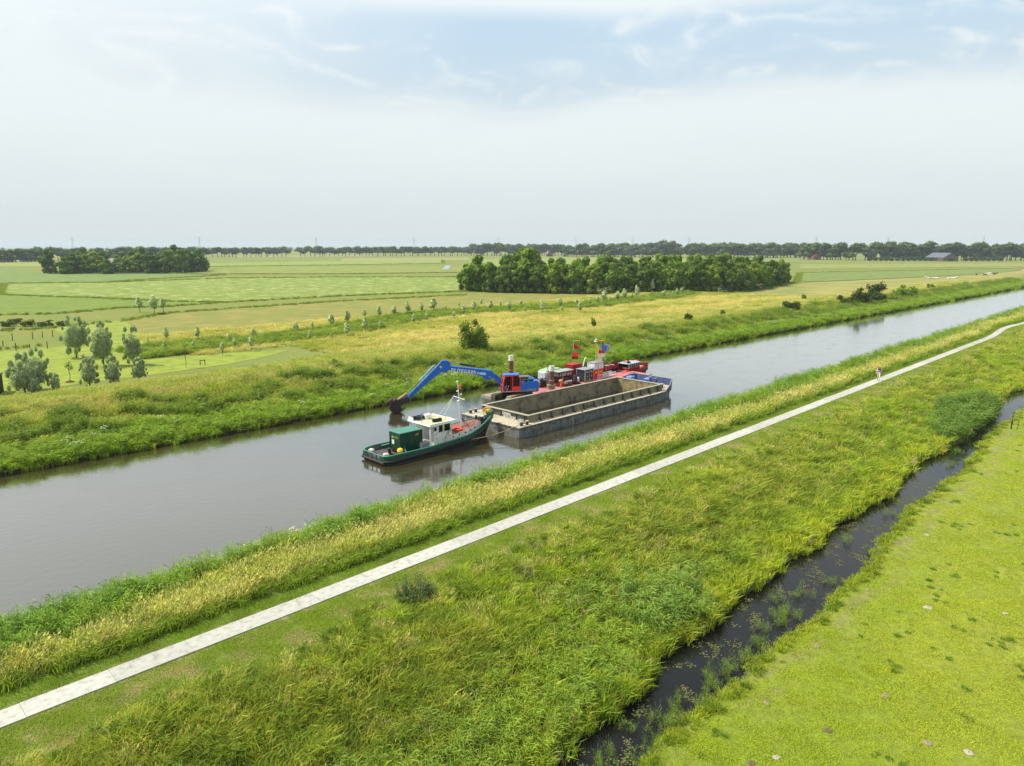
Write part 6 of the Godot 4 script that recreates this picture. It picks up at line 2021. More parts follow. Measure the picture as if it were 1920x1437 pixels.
func nets(caps: Array, cell: float, k: float, pal: Array) -> Sh:
	# one continuous skin over tapered capsules [a, b, radius a, radius b, colour number]: distances joined by a smooth minimum, meshed as surface nets
	var lo := Vector3.ONE * 99
	var hi := Vector3.ONE * -99
	for c in caps:
		for e in [[c[0], c[2]], [c[1], c[3]]]:
			lo = lo.min(e[0] - Vector3.ONE * (e[1] + cell * 3))
			hi = hi.max(e[0] + Vector3.ONE * (e[1] + cell * 3))
	var n := Vector3i(((hi - lo) / cell).ceil()) + Vector3i.ONE
	var sum := PackedFloat32Array()
	sum.resize(n.x * n.y * n.z)
	for c in caps:
		var a: Vector3 = c[0]
		var d: Vector3 = c[1] - a
		var dd := maxf(d.length_squared(), 1e-8)
		var rr := maxf(c[2], c[3]) + cell * 3.0
		var i0 := Vector3i(((a.min(c[1]) - Vector3.ONE * rr - lo) / cell).floor()).clamp(Vector3i.ZERO, n - Vector3i.ONE)
		var i1 := Vector3i(((a.max(c[1]) + Vector3.ONE * rr - lo) / cell).ceil()).clamp(Vector3i.ZERO, n - Vector3i.ONE)
		for z in range(i0.z, i1.z + 1):
			for y in range(i0.y, i1.y + 1):
				for x in range(i0.x, i1.x + 1):
					var p := lo + Vector3(x, y, z) * cell
					var t := clampf((p - a).dot(d) / dd, 0, 1)
					var dist := (p - a - d * t).length() - lerpf(c[2], c[3], t)
					if dist < rr: sum[x + n.x * (y + n.y * z)] += exp(-dist / k)
	var at := func(x, y, z): return 1.0 - sum[x + n.x * (y + n.y * z)]   # negative inside
	var vid := {}
	var s := Sh.new()
	var vp := []
	var off := [Vector3i(0, 0, 0), Vector3i(1, 0, 0), Vector3i(0, 1, 0), Vector3i(1, 1, 0), Vector3i(0, 0, 1), Vector3i(1, 0, 1), Vector3i(0, 1, 1), Vector3i(1, 1, 1)]
	var edges := [[0, 1], [2, 3], [4, 5], [6, 7], [0, 2], [1, 3], [4, 6], [5, 7], [0, 4], [1, 5], [2, 6], [3, 7]]
	for z in n.z - 1:
		for y in n.y - 1:
			for x in n.x - 1:
				var f := []
				var neg := 0
				for o in off:
					var q := sum[x + o.x + n.x * (y + o.y + n.y * (z + o.z))]
					var g := 3.0 if q <= 0.0 else -log(q)
					f.append(g)
					if g < 0: neg += 1
				if neg == 0 or neg == 8: continue
				var m := Vector3.ZERO
				var cnt := 0
				for e in edges:
					if (f[e[0]] < 0) != (f[e[1]] < 0):
						var t: float = f[e[0]] / (f[e[0]] - f[e[1]])
						m += Vector3(off[e[0]]).lerp(Vector3(off[e[1]]), t)
						cnt += 1
				vid[Vector3i(x, y, z)] = vp.size()
				vp.append(lo + (Vector3(x, y, z) + m / cnt) * cell)
	var vn := []
	var vc := []
	for p in vp:
		var best := 99.0
		var bc := 0
		var grad := Vector3.ZERO
		for c in caps:
			var d: Vector3 = c[1] - c[0]
			var t := clampf((p - c[0]).dot(d) / maxf(d.length_squared(), 1e-8), 0, 1)
			var q: Vector3 = p - c[0] - d * t
			var dist := q.length() - lerpf(c[2], c[3], t)
			grad += q.normalized() * exp(-dist / k)
			if dist < best:
				best = dist
				bc = c[4]
		vn.append(grad.normalized())
		vc.append(pal[bc])
	for key in vid:
		for ax in 3:
			var u := Vector3i.ZERO
			u[ax] = 1
			var b: Vector3i = key + u
			if b.x >= n.x - 1 or b.y >= n.y - 1 or b.z >= n.z - 1: continue
			var ins: bool = at.call(key.x, key.y, key.z) < 0
			if ins == (at.call(b.x, b.y, b.z) < 0): continue
			var p1 := Vector3i.ZERO
			p1[(ax + 1) % 3] = 1
			var p2 := Vector3i.ZERO
			p2[(ax + 2) % 3] = 1
			var q := [key, key - p1, key - p1 - p2, key - p2]
			if not (vid.has(q[1]) and vid.has(q[2]) and vid.has(q[3])): continue
			if ins: q.reverse()
			for tr in [[0, 1, 2], [0, 2, 3]]:
				var id := [vid[q[tr[0]]], vid[q[tr[1]]], vid[q[tr[2]]]]
				for j in 3:
					s.v.append(vp[id[j]]); s.n.append(vn[id[j]]); s.c.append(vc[id[j]])
	return s

func walker() -> void:
	# about 1.75 tall, walking along the path towards -x; local +z is where the person looks
	var o := thing("person", "person in a dark blue top, pale trousers and orange cap walking on the path", "person", Vector3(92.0, 1.64, zc(92.0) + 0.05), -PI / 2 + 0.25)
	var pal := [Color(0.62, 0.36, 0.25), Color(0.02, 0.03, 0.07), Color(0.30, 0.42, 0.62), Color(0.62, 0.55, 0.45), Color(0.015, 0.015, 0.015), Color(0.62, 0.62, 0.60)]
	var V := func(x, y, z): return Vector3(x, y, z)
	var c := []
	var add := func(a: Vector3, b: Vector3, ra: float, rb: float, m: int): c.append([a, b, ra, rb, m])
	add.call(V.call(-0.07, 0.98, 0), V.call(0.07, 0.98, 0), 0.125, 0.125, 3)   # hips
	add.call(V.call(-0.06, 1.10, 0), V.call(0.06, 1.10, 0), 0.118, 0.118, 1)
	add.call(V.call(-0.08, 1.20, 0), V.call(0.08, 1.20, 0), 0.115, 0.115, 2)
	add.call(V.call(-0.09, 1.32, 0), V.call(0.09, 1.32, 0), 0.118, 0.118, 1)
	add.call(V.call(-0.14, 1.42, -0.01), V.call(0.14, 1.42, -0.01), 0.075, 0.075, 1)
	add.call(V.call(0, 1.45, 0), V.call(0, 1.56, 0.02), 0.055, 0.052, 0)   # neck
	add.call(V.call(0, 1.64, 0.03), V.call(0, 1.69, 0.02), 0.082, 0.092, 0)   # head
	add.call(V.call(0, 1.585, 0.075), V.call(0, 1.60, 0.06), 0.038, 0.045, 0)   # jaw
	add.call(V.call(0, 1.645, 0.11), V.call(0, 1.62, 0.125), 0.012, 0.016, 0)   # nose
	for sd in [-1.0, 1.0]:
		add.call(V.call(sd * 0.09, 1.65, 0.02), V.call(sd * 0.093, 1.63, 0.02), 0.02, 0.016, 0)   # ear
		var f: float = sd * 0.20   # arms and legs swing in opposite phase
		add.call(V.call(sd * 0.19, 1.41, 0), V.call(sd * 0.23, 1.17, -f * 0.55), 0.058, 0.046, 5)
		add.call(V.call(sd * 0.23, 1.17, -f * 0.55), V.call(sd * 0.235, 0.94, -f * 0.85 + 0.06), 0.042, 0.032, 0)
		add.call(V.call(sd * 0.235, 0.92, -f * 0.88 + 0.065), V.call(sd * 0.232, 0.85, -f * 0.92 + 0.075), 0.032, 0.036, 0)   # palm
		var knee: Vector3 = V.call(sd * 0.10, 0.52, f * 0.75 + 0.05)
		var ankle: Vector3 = V.call(sd * 0.10, 0.10, f * 1.4 - (0.05 if sd < 0 else 0.0))
		add.call(V.call(sd * 0.095, 0.93, 0), knee, 0.098, 0.062, 3)
		add.call(knee, ankle, 0.060, 0.040, 3)
		add.call(ankle + Vector3(0, -0.05, -0.03), ankle + Vector3(0, -0.065, 0.15), 0.045, 0.035, 4)   # shoe
	var s := nets(c, 0.022, 0.014, pal)
	# fingers, each in two bent joints
	s.col = pal[0]
	for sd in [-1.0, 1.0]:
		var f: float = sd * 0.20
		var palm := Vector3(sd * 0.232, 0.83, -f * 0.92 + 0.078)
		for k in 4:
			var r0 := palm + Vector3(0, 0, -0.03 + 0.02 * k)
			var mid := r0 + Vector3(-sd * 0.006, -0.042 + 0.006 * absf(k - 1.5), 0.005)
			s.tube(r0, mid, 0.0095, 0.0085, 5)
			s.tube(mid, mid + Vector3(-sd * 0.018, -0.034 + 0.006 * absf(k - 1.5), 0.008), 0.0085, 0.007, 5)
		var th := palm + Vector3(-sd * 0.008, 0.035, 0.03)
		s.tube(th, th + Vector3(-sd * 0.01, -0.03, 0.03), 0.011, 0.009, 5)
		s.tube(th + Vector3(-sd * 0.01, -0.03, 0.03), th + Vector3(-sd * 0.018, -0.055, 0.035), 0.009, 0.007, 5)
	s.col = Color(0.02, 0.015, 0.01)
	for sd in [-1.0, 1.0]: s.tube(Vector3(sd * 0.035, 1.655, 0.10), Vector3(sd * 0.035, 1.655, 0.112), 0.011, 0.009, 6)
	s.col = Color(0.40, 0.12, 0.10)
	s.tube(Vector3(-0.025, 1.592, 0.108), Vector3(0.025, 1.592, 0.108), 0.006, 0.006, 5)
	part("body", s, mat(Color.WHITE, 0.8, 0, null, 1, null, 1, true), o)
	s = Sh.new()
	s.lathe([[0.106, 1.68], [0.108, 1.72], [0.085, 1.785], [0.04, 1.815], [0, 1.82]], 14, Vector3(0, 0, 0.02))
	s.hexa([Vector3(-0.075, 1.70, 0.10), Vector3(0.075, 1.70, 0.10), Vector3(0.05, 1.685, 0.21), Vector3(-0.05, 1.685, 0.21), Vector3(-0.075, 1.712, 0.10), Vector3(0.075, 1.712, 0.10), Vector3(0.05, 1.695, 0.21), Vector3(-0.05, 1.695, 0.21)])
	part("cap", s, mat(Color(0.85, 0.48, 0.16), 0.8), o)
	s = Sh.new()
	for k in 40:
		var a := lerpf(0.6, TAU - 0.6, k / 39.0)
		var b := Vector3(sin(a) * 0.09, 1.68, cos(a) * 0.09 + 0.02)
		s.tube(b, b + Vector3(sin(a) * 0.01, -0.12, cos(a) * 0.012), 0.014, 0.006, 4, false)
	part("hair", s, mat(Color(0.62, 0.35, 0.15), 0.8), o)

func beast(L: float, H: float, girth: float, m: int, wool: float) -> Array:   # stands along +x
	var c := []
	var y := H * 0.66
	c.append([Vector3(-L * 0.36, y, 0), Vector3(L * 0.05, y * 0.98, 0), girth * 0.92, girth, m])
	c.append([Vector3(L * 0.05, y * 0.98, 0), Vector3(L * 0.36, y * 1.0, 0), girth, girth * 0.9, m])
	c.append([Vector3(L * 0.38, y * 1.05, 0), Vector3(L * 0.56, H * 0.86, 0), girth * 0.55, girth * 0.36, m])
	c.append([Vector3(L * 0.56, H * 0.88, 0), Vector3(L * 0.72, H * 0.76, 0), girth * 0.34, girth * 0.2, 2])
	for z in [-1.0, 1.0]:
		c.append([Vector3(L * 0.53, H * 0.95, z * girth * 0.25), Vector3(L * 0.5, H * 0.97, z * girth * 0.6), girth * 0.1, girth * 0.06, 2])
		c.append([Vector3(L * 0.32, y * 0.8, z * girth * 0.5), Vector3(L * 0.33, H * 0.3, z * girth * 0.5), girth * 0.3, girth * 0.15, 3])
		c.append([Vector3(L * 0.33, H * 0.3, z * girth * 0.5), Vector3(L * 0.32, 0.02, z * girth * 0.5), girth * 0.14, girth * 0.11, 3])
		c.append([Vector3(-L * 0.34, y * 0.85, z * girth * 0.5), Vector3(-L * 0.27, H * 0.42, z * girth * 0.55), girth * 0.42, girth * 0.2, m])
		c.append([Vector3(-L * 0.27, H * 0.42, z * girth * 0.55), Vector3(-L * 0.4, H * 0.27, z * girth * 0.5), girth * 0.18, girth * 0.13, 3])
		c.append([Vector3(-L * 0.4, H * 0.27, z * girth * 0.5), Vector3(-L * 0.38, 0.02, z * girth * 0.5), girth * 0.13, girth * 0.11, 3])
	c.append([Vector3(-L * 0.48, y * 1.15, 0), Vector3(-L * 0.52, y * 0.7, 0), girth * 0.1, girth * 0.08, m])
	return c

func animals() -> void:
	var pal := [Color(0.60, 0.58, 0.52), Color(0.13, 0.07, 0.04), Color(0.5, 0.46, 0.38), Color(0.45, 0.4, 0.33)]
	var fur := mat(Color.WHITE, 0.95, 0, null, 1, null, 1, true)
	var sheep := thing("sheep", "", "sheep")
	part("body", nets(beast(1.15, 0.85, 0.27, 0, 1), 0.05, 0.04, pal), fur, sheep)
	var at := [[448.2, -124.0], [437.7, -120.0], [440.6, -119.5], [439.8, -118.0], [444.4, -118.1], [439.5, -116.0], [441.7, -111.5], [444.3, -111.2], [447.1, -110.8], [446.0, -109.6], [460.5, -111.9], [507.7, -110.1], [520.6, -111.9], [526.5, -112.1], [542.9, -114.5], [549.1, -114.9], [510.0, -107.8], [518.3, -108.2]]
	at.sort_custom(func(a, b): return a[0] / -a[1] < b[0] / -b[1])
	for i in at.size():
		var p := Vector3(at[i][0], ground_h(at[i][0], at[i][1]), at[i][1])
		var lb := "pale sheep resting on the meadow beyond the canal, %s from the left" % ordinal(i)
		var t: Node3D = sheep if i == 0 else dup(sheep, "sheep", lb, p, 0, "flock of sheep")
		t.position = p
		t.scale = Vector3.ONE * 1.15
		t.rotation.y = rng.randf() * TAU
		t.set_meta("label", lb)
		t.set_meta("group", "flock of sheep")
	pal[2] = Color(0.10, 0.05, 0.03)
	pal[3] = Color(0.09, 0.05, 0.03)
	var cow := thing("cow", "", "cow")
	part("body", nets(beast(2.1, 1.4, 0.40, 1, 0), 0.07, 0.05, pal), fur, cow)
	at = [[512.4, -114.1], [508.8, -109.0], [530.0, -108.6], [541.3, -109.8]]
	at.sort_custom(func(a, b): return a[0] / -a[1] < b[0] / -b[1])
	for i in at.size():
		var p := Vector3(at[i][0], ground_h(at[i][0], at[i][1]), at[i][1])
		var lb := "dark brown cow among the far sheep, %s from the left" % ordinal(i)
		var t: Node3D = cow if i == 0 else dup(cow, "cow", lb, p, 0, "brown cows")
		t.position = p
		t.rotation.y = 0.6 + i * 1.1
		t.set_meta("label", lb)
		t.set_meta("group", "brown cows")

func gable(o: Node3D, L: float, W: float, eave: float, ridge: float, wall: Material, roof: Material, wins: int, pane := true) -> void:   # along x
	var s := Sh.new()
	var h := W / 2
	s.prism(PackedVector2Array([Vector2(-h, 0), Vector2(h, 0), Vector2(h, eave), Vector2(0, ridge - 0.15), Vector2(-h, eave)]), -L / 2, L / 2, Transform3D(Basis(Vector3(0, 0, 1), Vector3(1, 0, 0), Vector3(0, 1, 0)), Vector3.ZERO))
	var w := part("wall", s, wall, o)
	s = Sh.new()
	for z in [-1.0, 1.0]:
		var e := Vector3(0, eave - 0.25, z * (h + 0.4))
		var r := Vector3(0, ridge, 0)
		var x := Vector3(L / 2 + 0.4, 0, 0)
		var u := Vector3(0, 0.18, 0)
		s.hexa([e - x, e + x, r + x, r - x, e - x + u, e + x + u, r + x + u, r - x + u])
	part("roof", s, roof, o)
	for k in wins:
		s = Sh.new()
		var x := lerpf(-L / 2 + 1.5, L / 2 - 1.5, (k + 0.5) / wins)
		s.box(Vector3(x - 0.6, eave * 0.35, h), Vector3(x + 0.6, eave * 0.8, h + 0.06))
		part("window", s, M.glass, w)
	s = Sh.new()
	s.box(Vector3(L / 2, 0.02, -W * 0.17), Vector3(L / 2 + 0.06, eave * 0.85, W * 0.17))
	s.box(Vector3(-L / 2 - 0.06, 0.02, -W * 0.17), Vector3(-L / 2, eave * 0.85, W * 0.17))
	part("door", s, M.black, w)

func farms() -> void:
	var tile := mat(Color(0.42, 0.24, 0.20), 0.8, 0, M.dirt, 0.2)
	var grey := mat(Color(0.33, 0.37, 0.42), 0.6, 0, M.paint, 0.1)
	var brick := mat(Color(0.45, 0.32, 0.26), 0.9)
	var white := mat(Color(0.62, 0.62, 0.60), 0.8)
	var o := thing("barn", "big barn with a wide grey roof behind the long hedge at the right", "barn", Vector3(985, 0, -258), 0.95)
	gable(o, 30, 20, 4.6, 10.0, mat(Color(0.36, 0.30, 0.25), 0.9), grey, 4)
	for r in 3:
		for k in 9:
			var s := Sh.new()
			var f0 := 0.14 + r * 0.28
			var lowp := Vector3(0, 4.35, 10.4)
			var hip := Vector3(0, 10.0, 0)
			var a := lowp.lerp(hip, f0) + Vector3(-12.5 + k * 2.8, 0.26, 0.10)
			var q := (hip - lowp) * 0.25
			s.quad(a, a + Vector3(2.6, 0, 0), a + Vector3(2.6, 0, 0) + q, a + q)
			part("solar_panel", s, mat(Color(0.16, 0.20, 0.28), 0.2) if r + k == 0 else o.get_node("solar_panel").mesh.surface_get_material(0), o)
	o = thing("farmhouse", "small brown roofed farmhouse under the trees above the wood's right end", "house", Vector3(968, 0, -405), 0.7)
	gable(o, 17, 9, 3, 8.5, brick, tile, 4)
	o = thing("shed", "grey roofed shed left of the big barn above the hedge", "shed", Vector3(1030, 0, -302), 0.5)
	gable(o, 16, 10, 3.5, 8.5, white, grey, 3)
	o = thing("farmhouse", "reddish roofed farmhouse among the far trees above the wood's left end", "house", Vector3(945, 0, -866), 0.75)
	gable(o, 22, 11, 3.5, 9, brick, mat(Color(0.66, 0.46, 0.40), 0.8), 4)
	o = thing("farmhouse", "white walled far house right of the reddish roofed farmhouse", "house", Vector3(960, 0, -843), 0.6)
	gable(o, 10, 8, 4, 8, white, grey, 3)
	o = thing("shed", "long low white shed at the far left edge of the horizon", "shed", Vector3(158, 0, -985), 0.1)
	gable(o, 18, 12, 3.5, 6.5, white, grey, 4)
	o = thing("shed", "white shed with a pale roof right of the long one at the far left", "shed", Vector3(188, 0, -1010), 0.2)
	gable(o, 16, 10, 3.5, 6.5, white, mat(Color(0.45, 0.46, 0.48), 0.7), 4)
	o = thing("shed", "pale roofed shed peeping out behind the left grove", "shed", Vector3(205, 0, -770), 0.15)
	gable(o, 18, 11, 3, 5.5, white, mat(Color(0.5, 0.51, 0.51), 0.7), 4)
	# power line
	var st := mat(Color(0.55, 0.58, 0.62), 0.6)
	var px := [[682, -2909], [1002, -2595], [1296, -2306], [1543, -2063], [1755, -1855], [1950, -1663], [2093, -1522], [2235, -1383], [2556, -1068], [2737, -890], [2978, -653]]
	for i in px.size():
		var t := thing("power_pylon", "thin grey lattice pylon on the hazy horizon, %s from the left" % ordinal(i), "pylon", Vector3(px[i][0], 0, px[i][1]), 0.75, "pylons on the horizon")
		var s := Sh.new()
		for a in [-1.0, 1.0]:
			for b in [-1.0, 1.0]: s.tube(Vector3(a * 3.2, 0, b * 3.2), Vector3(a * 0.5, 52, b * 0.5), 0.22, 0.16, 4)
			for k in 7:
				var y := k * 7.3
				var w0 := lerpf(3.2, 0.5, y / 52.0)
				var w1 := lerpf(3.2, 0.5, (y + 7.3) / 52.0)
				s.tube(Vector3(a * w0, y, -w0), Vector3(a * w1, y + 7.3, w1), 0.1, 0.1, 4)
				s.tube(Vector3(-w0, y, a * w0), Vector3(w1, y + 7.3, a * w1), 0.1, 0.1, 4)
		part("tower", s, st, t)
		for y in [36.0, 44.0]:
			s = Sh.new()
			s.tube(Vector3(0, y, -8), Vector3(0, y + 1.2, 0), 0.2, 0.3, 4)
			s.tube(Vector3(0, y, 8), Vector3(0, y + 1.2, 0), 0.2, 0.3, 4)
			part("cross_arm", s, st, t)
	for y in [36.0, 44.0, 52.0]:
		var s := Sh.new()
		for i in px.size() - 1:
			var a := Vector3(px[i][0], y, px[i][1])
			var b := Vector3(px[i + 1][0], y, px[i + 1][1])
			for k in 6: s.tube(a.lerp(b, k / 6.0) - Vector3(0, 9 * (1 - pow(k / 3.0 - 1, 2)), 0), a.lerp(b, (k + 1) / 6.0) - Vector3(0, 9 * (1 - pow((k + 1) / 3.0 - 1, 2)), 0), 0.12, 0.12, 4, false)
		single("power_cable", s, st, {36.0: "lowest", 44.0: "middle", 52.0: "topmost"}[y] + " sagging cable between the pylons on the horizon", "cable")

func meadow_things() -> void:
	var wood := mat(Color(0.26, 0.21, 0.17), 0.9, 0, M.grain, 2.0)
	var posts := [[26.1, -161.8, 1.5], [29.4, -162.1, 1.5], [33.0, -163.3, 1.4], [31.2, -163.0, 1.3], [23.3, -153.9, 1.1], [23.8, -145.7, 1.4], [25.5, -144.0, 1.2], [28.3, -145.1, 1.3], [43.1, -139.6, 1.1]]
	posts.sort_custom(func(a, b): return a[0] / -a[1] < b[0] / -b[1])
	for i in posts.size():
		var p: Array = posts[i]
		var t := thing("fence_post", "thin dark fence post on the lawn at the left, %s from the left" % ordinal(i), "post", Vector3(p[0], ground_h(p[0], p[1]) - 0.05, p[1]), 0, "garden fence posts")
		var s := Sh.new()
		s.tube(Vector3.ZERO, Vector3(0.03, p[2], 0), 0.075, 0.065, 7)
		part("shaft", s, wood, t)
		s = Sh.new()
		s.tube(Vector3(0.03, p[2] - 0.03, 0), Vector3(0.03, p[2] + 0.02, 0), 0.08, 0.05, 7)
		part("cap", s, wood, t)
	var o := thing("tree_guard", "small wooden tree guard of two stakes on the mown strip", "tree guard", Vector3(40.9, ground_h(40.9, -108.5), -108.5))
	var s := Sh.new()
	for x in [-0.35, 0.35]: s.tube(Vector3(x, -0.1, 0), Vector3(x, 0.75, 0), 0.06, 0.06, 6)
	part("stake", s, wood, o)
	s = Sh.new()
	s.box(Vector3(-0.4, 0.6, -0.03), Vector3(0.4, 0.7, 0.03))
	part("crossbar", s, wood, o)
	for i in 2:
		var at := [Vector3(22.8, 0, -106.4), Vector3(38.0, 0, -107.3)][i] as Vector3
		at.y = ground_h(at.x, at.z)
		o = thing("garden_sapling", ["crooked sapling with a soil mound near the silver willows", "pale wispy sapling on the mown strip left of the tree guard"][i], "tree", at)
		s = Sh.new()
		s.path([Vector3.ZERO, Vector3(0.1, 1.0, 0), Vector3(-0.05, 1.9, 0.1), Vector3(0.15, 2.7 + i, 0)], 0.04, 5)
		part("trunk", s, M.bark, o)
		part("crown", crown(300 + i, [[Vector3(0, 2.3 + i, 0), Vector3(0.55, 0.6, 0.55)], [Vector3(0.3, 1.9 + i * 1.5, 0.1), Vector3(0.4, 0.4, 0.4)]], 90, 0.2, Color(0.06, 0.10, 0.02) if i == 0 else Color(0.2, 0.26, 0.06), Color(0.14, 0.2, 0.05) if i == 0 else Color(0.36, 0.42, 0.14)), M.leaf, o)
		if i == 0:
			s = Sh.new()
			s.lathe([[0.7, -0.05], [0.5, 0.12], [0.2, 0.25], [0, 0.3]], 14, Vector3.ZERO)
			part("soil_mound", s, mat(Color(0.32, 0.26, 0.18), 1.0, 0, M.dirt, 0.8), o)
	# black shelter at the left edge
	o = thing("garden_shelter", "black wooden open shelter at the left edge beside the broad silver willow", "shed", Vector3(13.4, ground_h(13.4, -105.2), -105.2), -0.35)
	var blk := mat(Color(0.10, 0.09, 0.09), 0.8, 0, M.grain, 1.5)
	s = Sh.new()
	s.bev(Vector3(-1.9, 2.15, -1.3), Vector3(1.9, 2.3, 1.3), 0.03)
	part("roof", s, mat(Color(0.2, 0.19, 0.19), 0.9), o)
	for k in 18:
		s = Sh.new()
		s.box(Vector3(-1.8 + k * 0.2, 0.05, -1.15), Vector3(-1.62 + k * 0.2, 2.15, -1.1))
		part("plank", s, blk, o)
	for k in 10:
		for x in [-1.8, 1.75]:
			s = Sh.new()
			s.box(Vector3(x, 0.05, -1.09 + k * 0.22), Vector3(x + 0.05, 2.15, -0.89 + k * 0.22))
			part("plank", s, blk, o)
	s = Sh.new()
	for x in [-1.82, 1.7]: s.box(Vector3(x, 0, 1.06), Vector3(x + 0.14, 2.15, 1.2))
	s.box(Vector3(-1.8, 0.0, -1.1), Vector3(1.8, 0.08, 1.1))
	part("post", s, blk, o)
	s = Sh.new()
	s.bev(Vector3(-1.3, 0.45, -0.8), Vector3(1.3, 0.55, -0.3), 0.02)
	part("bench", s, mat(Color(0.4, 0.38, 0.36), 0.8), o)
	# rail at the pasture's ditch
	o = thing("pasture_rail", "short weathered wooden rail between posts by the ditch at the right edge", "fence", Vector3(84.6, -0.4, -14.2), 0.15)
	for k in 3:
		s = Sh.new()
		s.tube(Vector3(k * 2.2, 0, 0), Vector3(k * 2.2 + 0.02, 1.05, 0), 0.07, 0.06, 7)
		part("post", s, wood, o)
	for y in [0.85]:
		s = Sh.new()
		s.tube(Vector3(-0.1, y, 0.05), Vector3(4.6, y + 0.04, 0.05), 0.045, 0.045, 6)
		part("rail", s, mat(Color(0.5, 0.46, 0.4), 0.9, 0, M.grain, 2.0), o)
	# seeding docks on the slope
	for i in 3:
		var dp: Array = [[23.5, -23.6, "rust brown seeding dock plant on the slope above the reed stand"], [53.8, -23.2, "rust brown seeding dock plant by itself halfway along the slope"], [67.0, -22.0, "faded brown dock plant farther along the slope towards the walker"]][i]
		o = thing("dock_plant", dp[2], "plant", Vector3(dp[0], ground_h(dp[0], dp[1]), dp[1]))
		s = Sh.new()
		var hd := Sh.new()
		var g := RandomNumberGenerator.new()
		g.seed = 70 + i
		for k in 5:
			var b := Vector3(g.randf_range(-0.12, 0.12), 0, g.randf_range(-0.12, 0.12))
			var t := b * 2.2 + Vector3(0, g.randf_range(0.9, 1.25), 0)
			s.tube(b, t, 0.012, 0.006, 4, false)
			for j in 22:
				var p := b.lerp(t, 0.45 + 0.55 * j / 22.0) + Vector3(g.randfn(), g.randfn(), g.randfn()) * 0.035
				hd.col = Color(0.20, 0.085, 0.03).lerp(Color(0.30, 0.16, 0.06), g.randf())
				hd.tri(p, p + Vector3(0.05, 0.03, 0.01), p + Vector3(0.0, 0.05, 0.04))
		part("stem", s, M.bark, o)
		part("seed_head", hd, M.blade, o)
	# clods and stones in the pasture: [x, z, size, kind]
	var st := [[38.5, -8.9, 0.19, 0], [49.3, -14.3, 0.12, 0], [29.2, -7.9, 0.13, 1], [27.3, -5.8, 0.15, 1], [25.4, -8.7, 0.14, 2], [25.3, -11.1, 0.12, 1], [22.6, -9.4, 0.12, 0], [27.8, -4.6, 0.15, 0], [44.9, -9.6, 0.14, 2], [40.6, -6.0, 0.12, 0], [38.3, -11.8, 0.13, 1], [48.7, -11.8, 0.14, 0], [54.5, -11.4, 0.14, 1], [30.9, -11.4, 0.11, 1], [21.7, -9.9, 0.13, 2]]
	st.sort_custom(func(a, b): return a[0] / -a[1] < b[0] / -b[1])
	var mk := [mat(Color(0.68, 0.66, 0.62), 0.9, 0, M.dirt, 2.0), mat(Color(0.56, 0.53, 0.44), 1.0, 0, M.dirt, 2.0), mat(Color(0.42, 0.37, 0.29), 1.0, 0, M.dirt, 2.0)]
	var cnt := [0, 0, 0]
	for i in st.size():
		var q: Array = st[i]
		var k: int = q[3]
		s = Sh.new()
		var g := []
		for j in 5:
			var row := []
			for m in 12:
				var a := TAU * m / 12.0
				var r: float = q[2] * [1.0, 0.92, 0.7, 0.38, 0.0][j] * (1.0 + 0.35 * na.get_noise_3d(cos(a) * 1.5 + i * 9, sin(a) * 1.5, j * 0.6))
				row.append(Vector3(cos(a) * r * 1.25, q[2] * [-0.1, 0.12, 0.25, 0.34, 0.36][j] * (0.6 + 0.5 * absf(na.get_noise_2d(m * 1.7, i * 5.0 + j))), sin(a) * r))
			g.append(row)
		s.rows(g, false, true)
		var nm: String = ["white_stone", "pale_clod", "brown_molehill"][k]
		var lb: String = ["whitish stone", "pale dry clod", "brown molehill"][k] + " lying in the short pasture grass, %s of its kind from the left" % ordinal(cnt[k])
		cnt[k] += 1
		single(nm, s, mk[k], lb, ["stone", "clod", "molehill"][k], Vector3(q[0], ground_h(q[0], q[1]) + 0.02, q[1]), i * 1.3, ["white stones", "pale clods", "molehills"][k] + " in the pasture")
class Batch:
	var where := []
	var tint := []
	func _init(n: int) -> void:
		for i in n:
			where.append([])
			tint.append([])

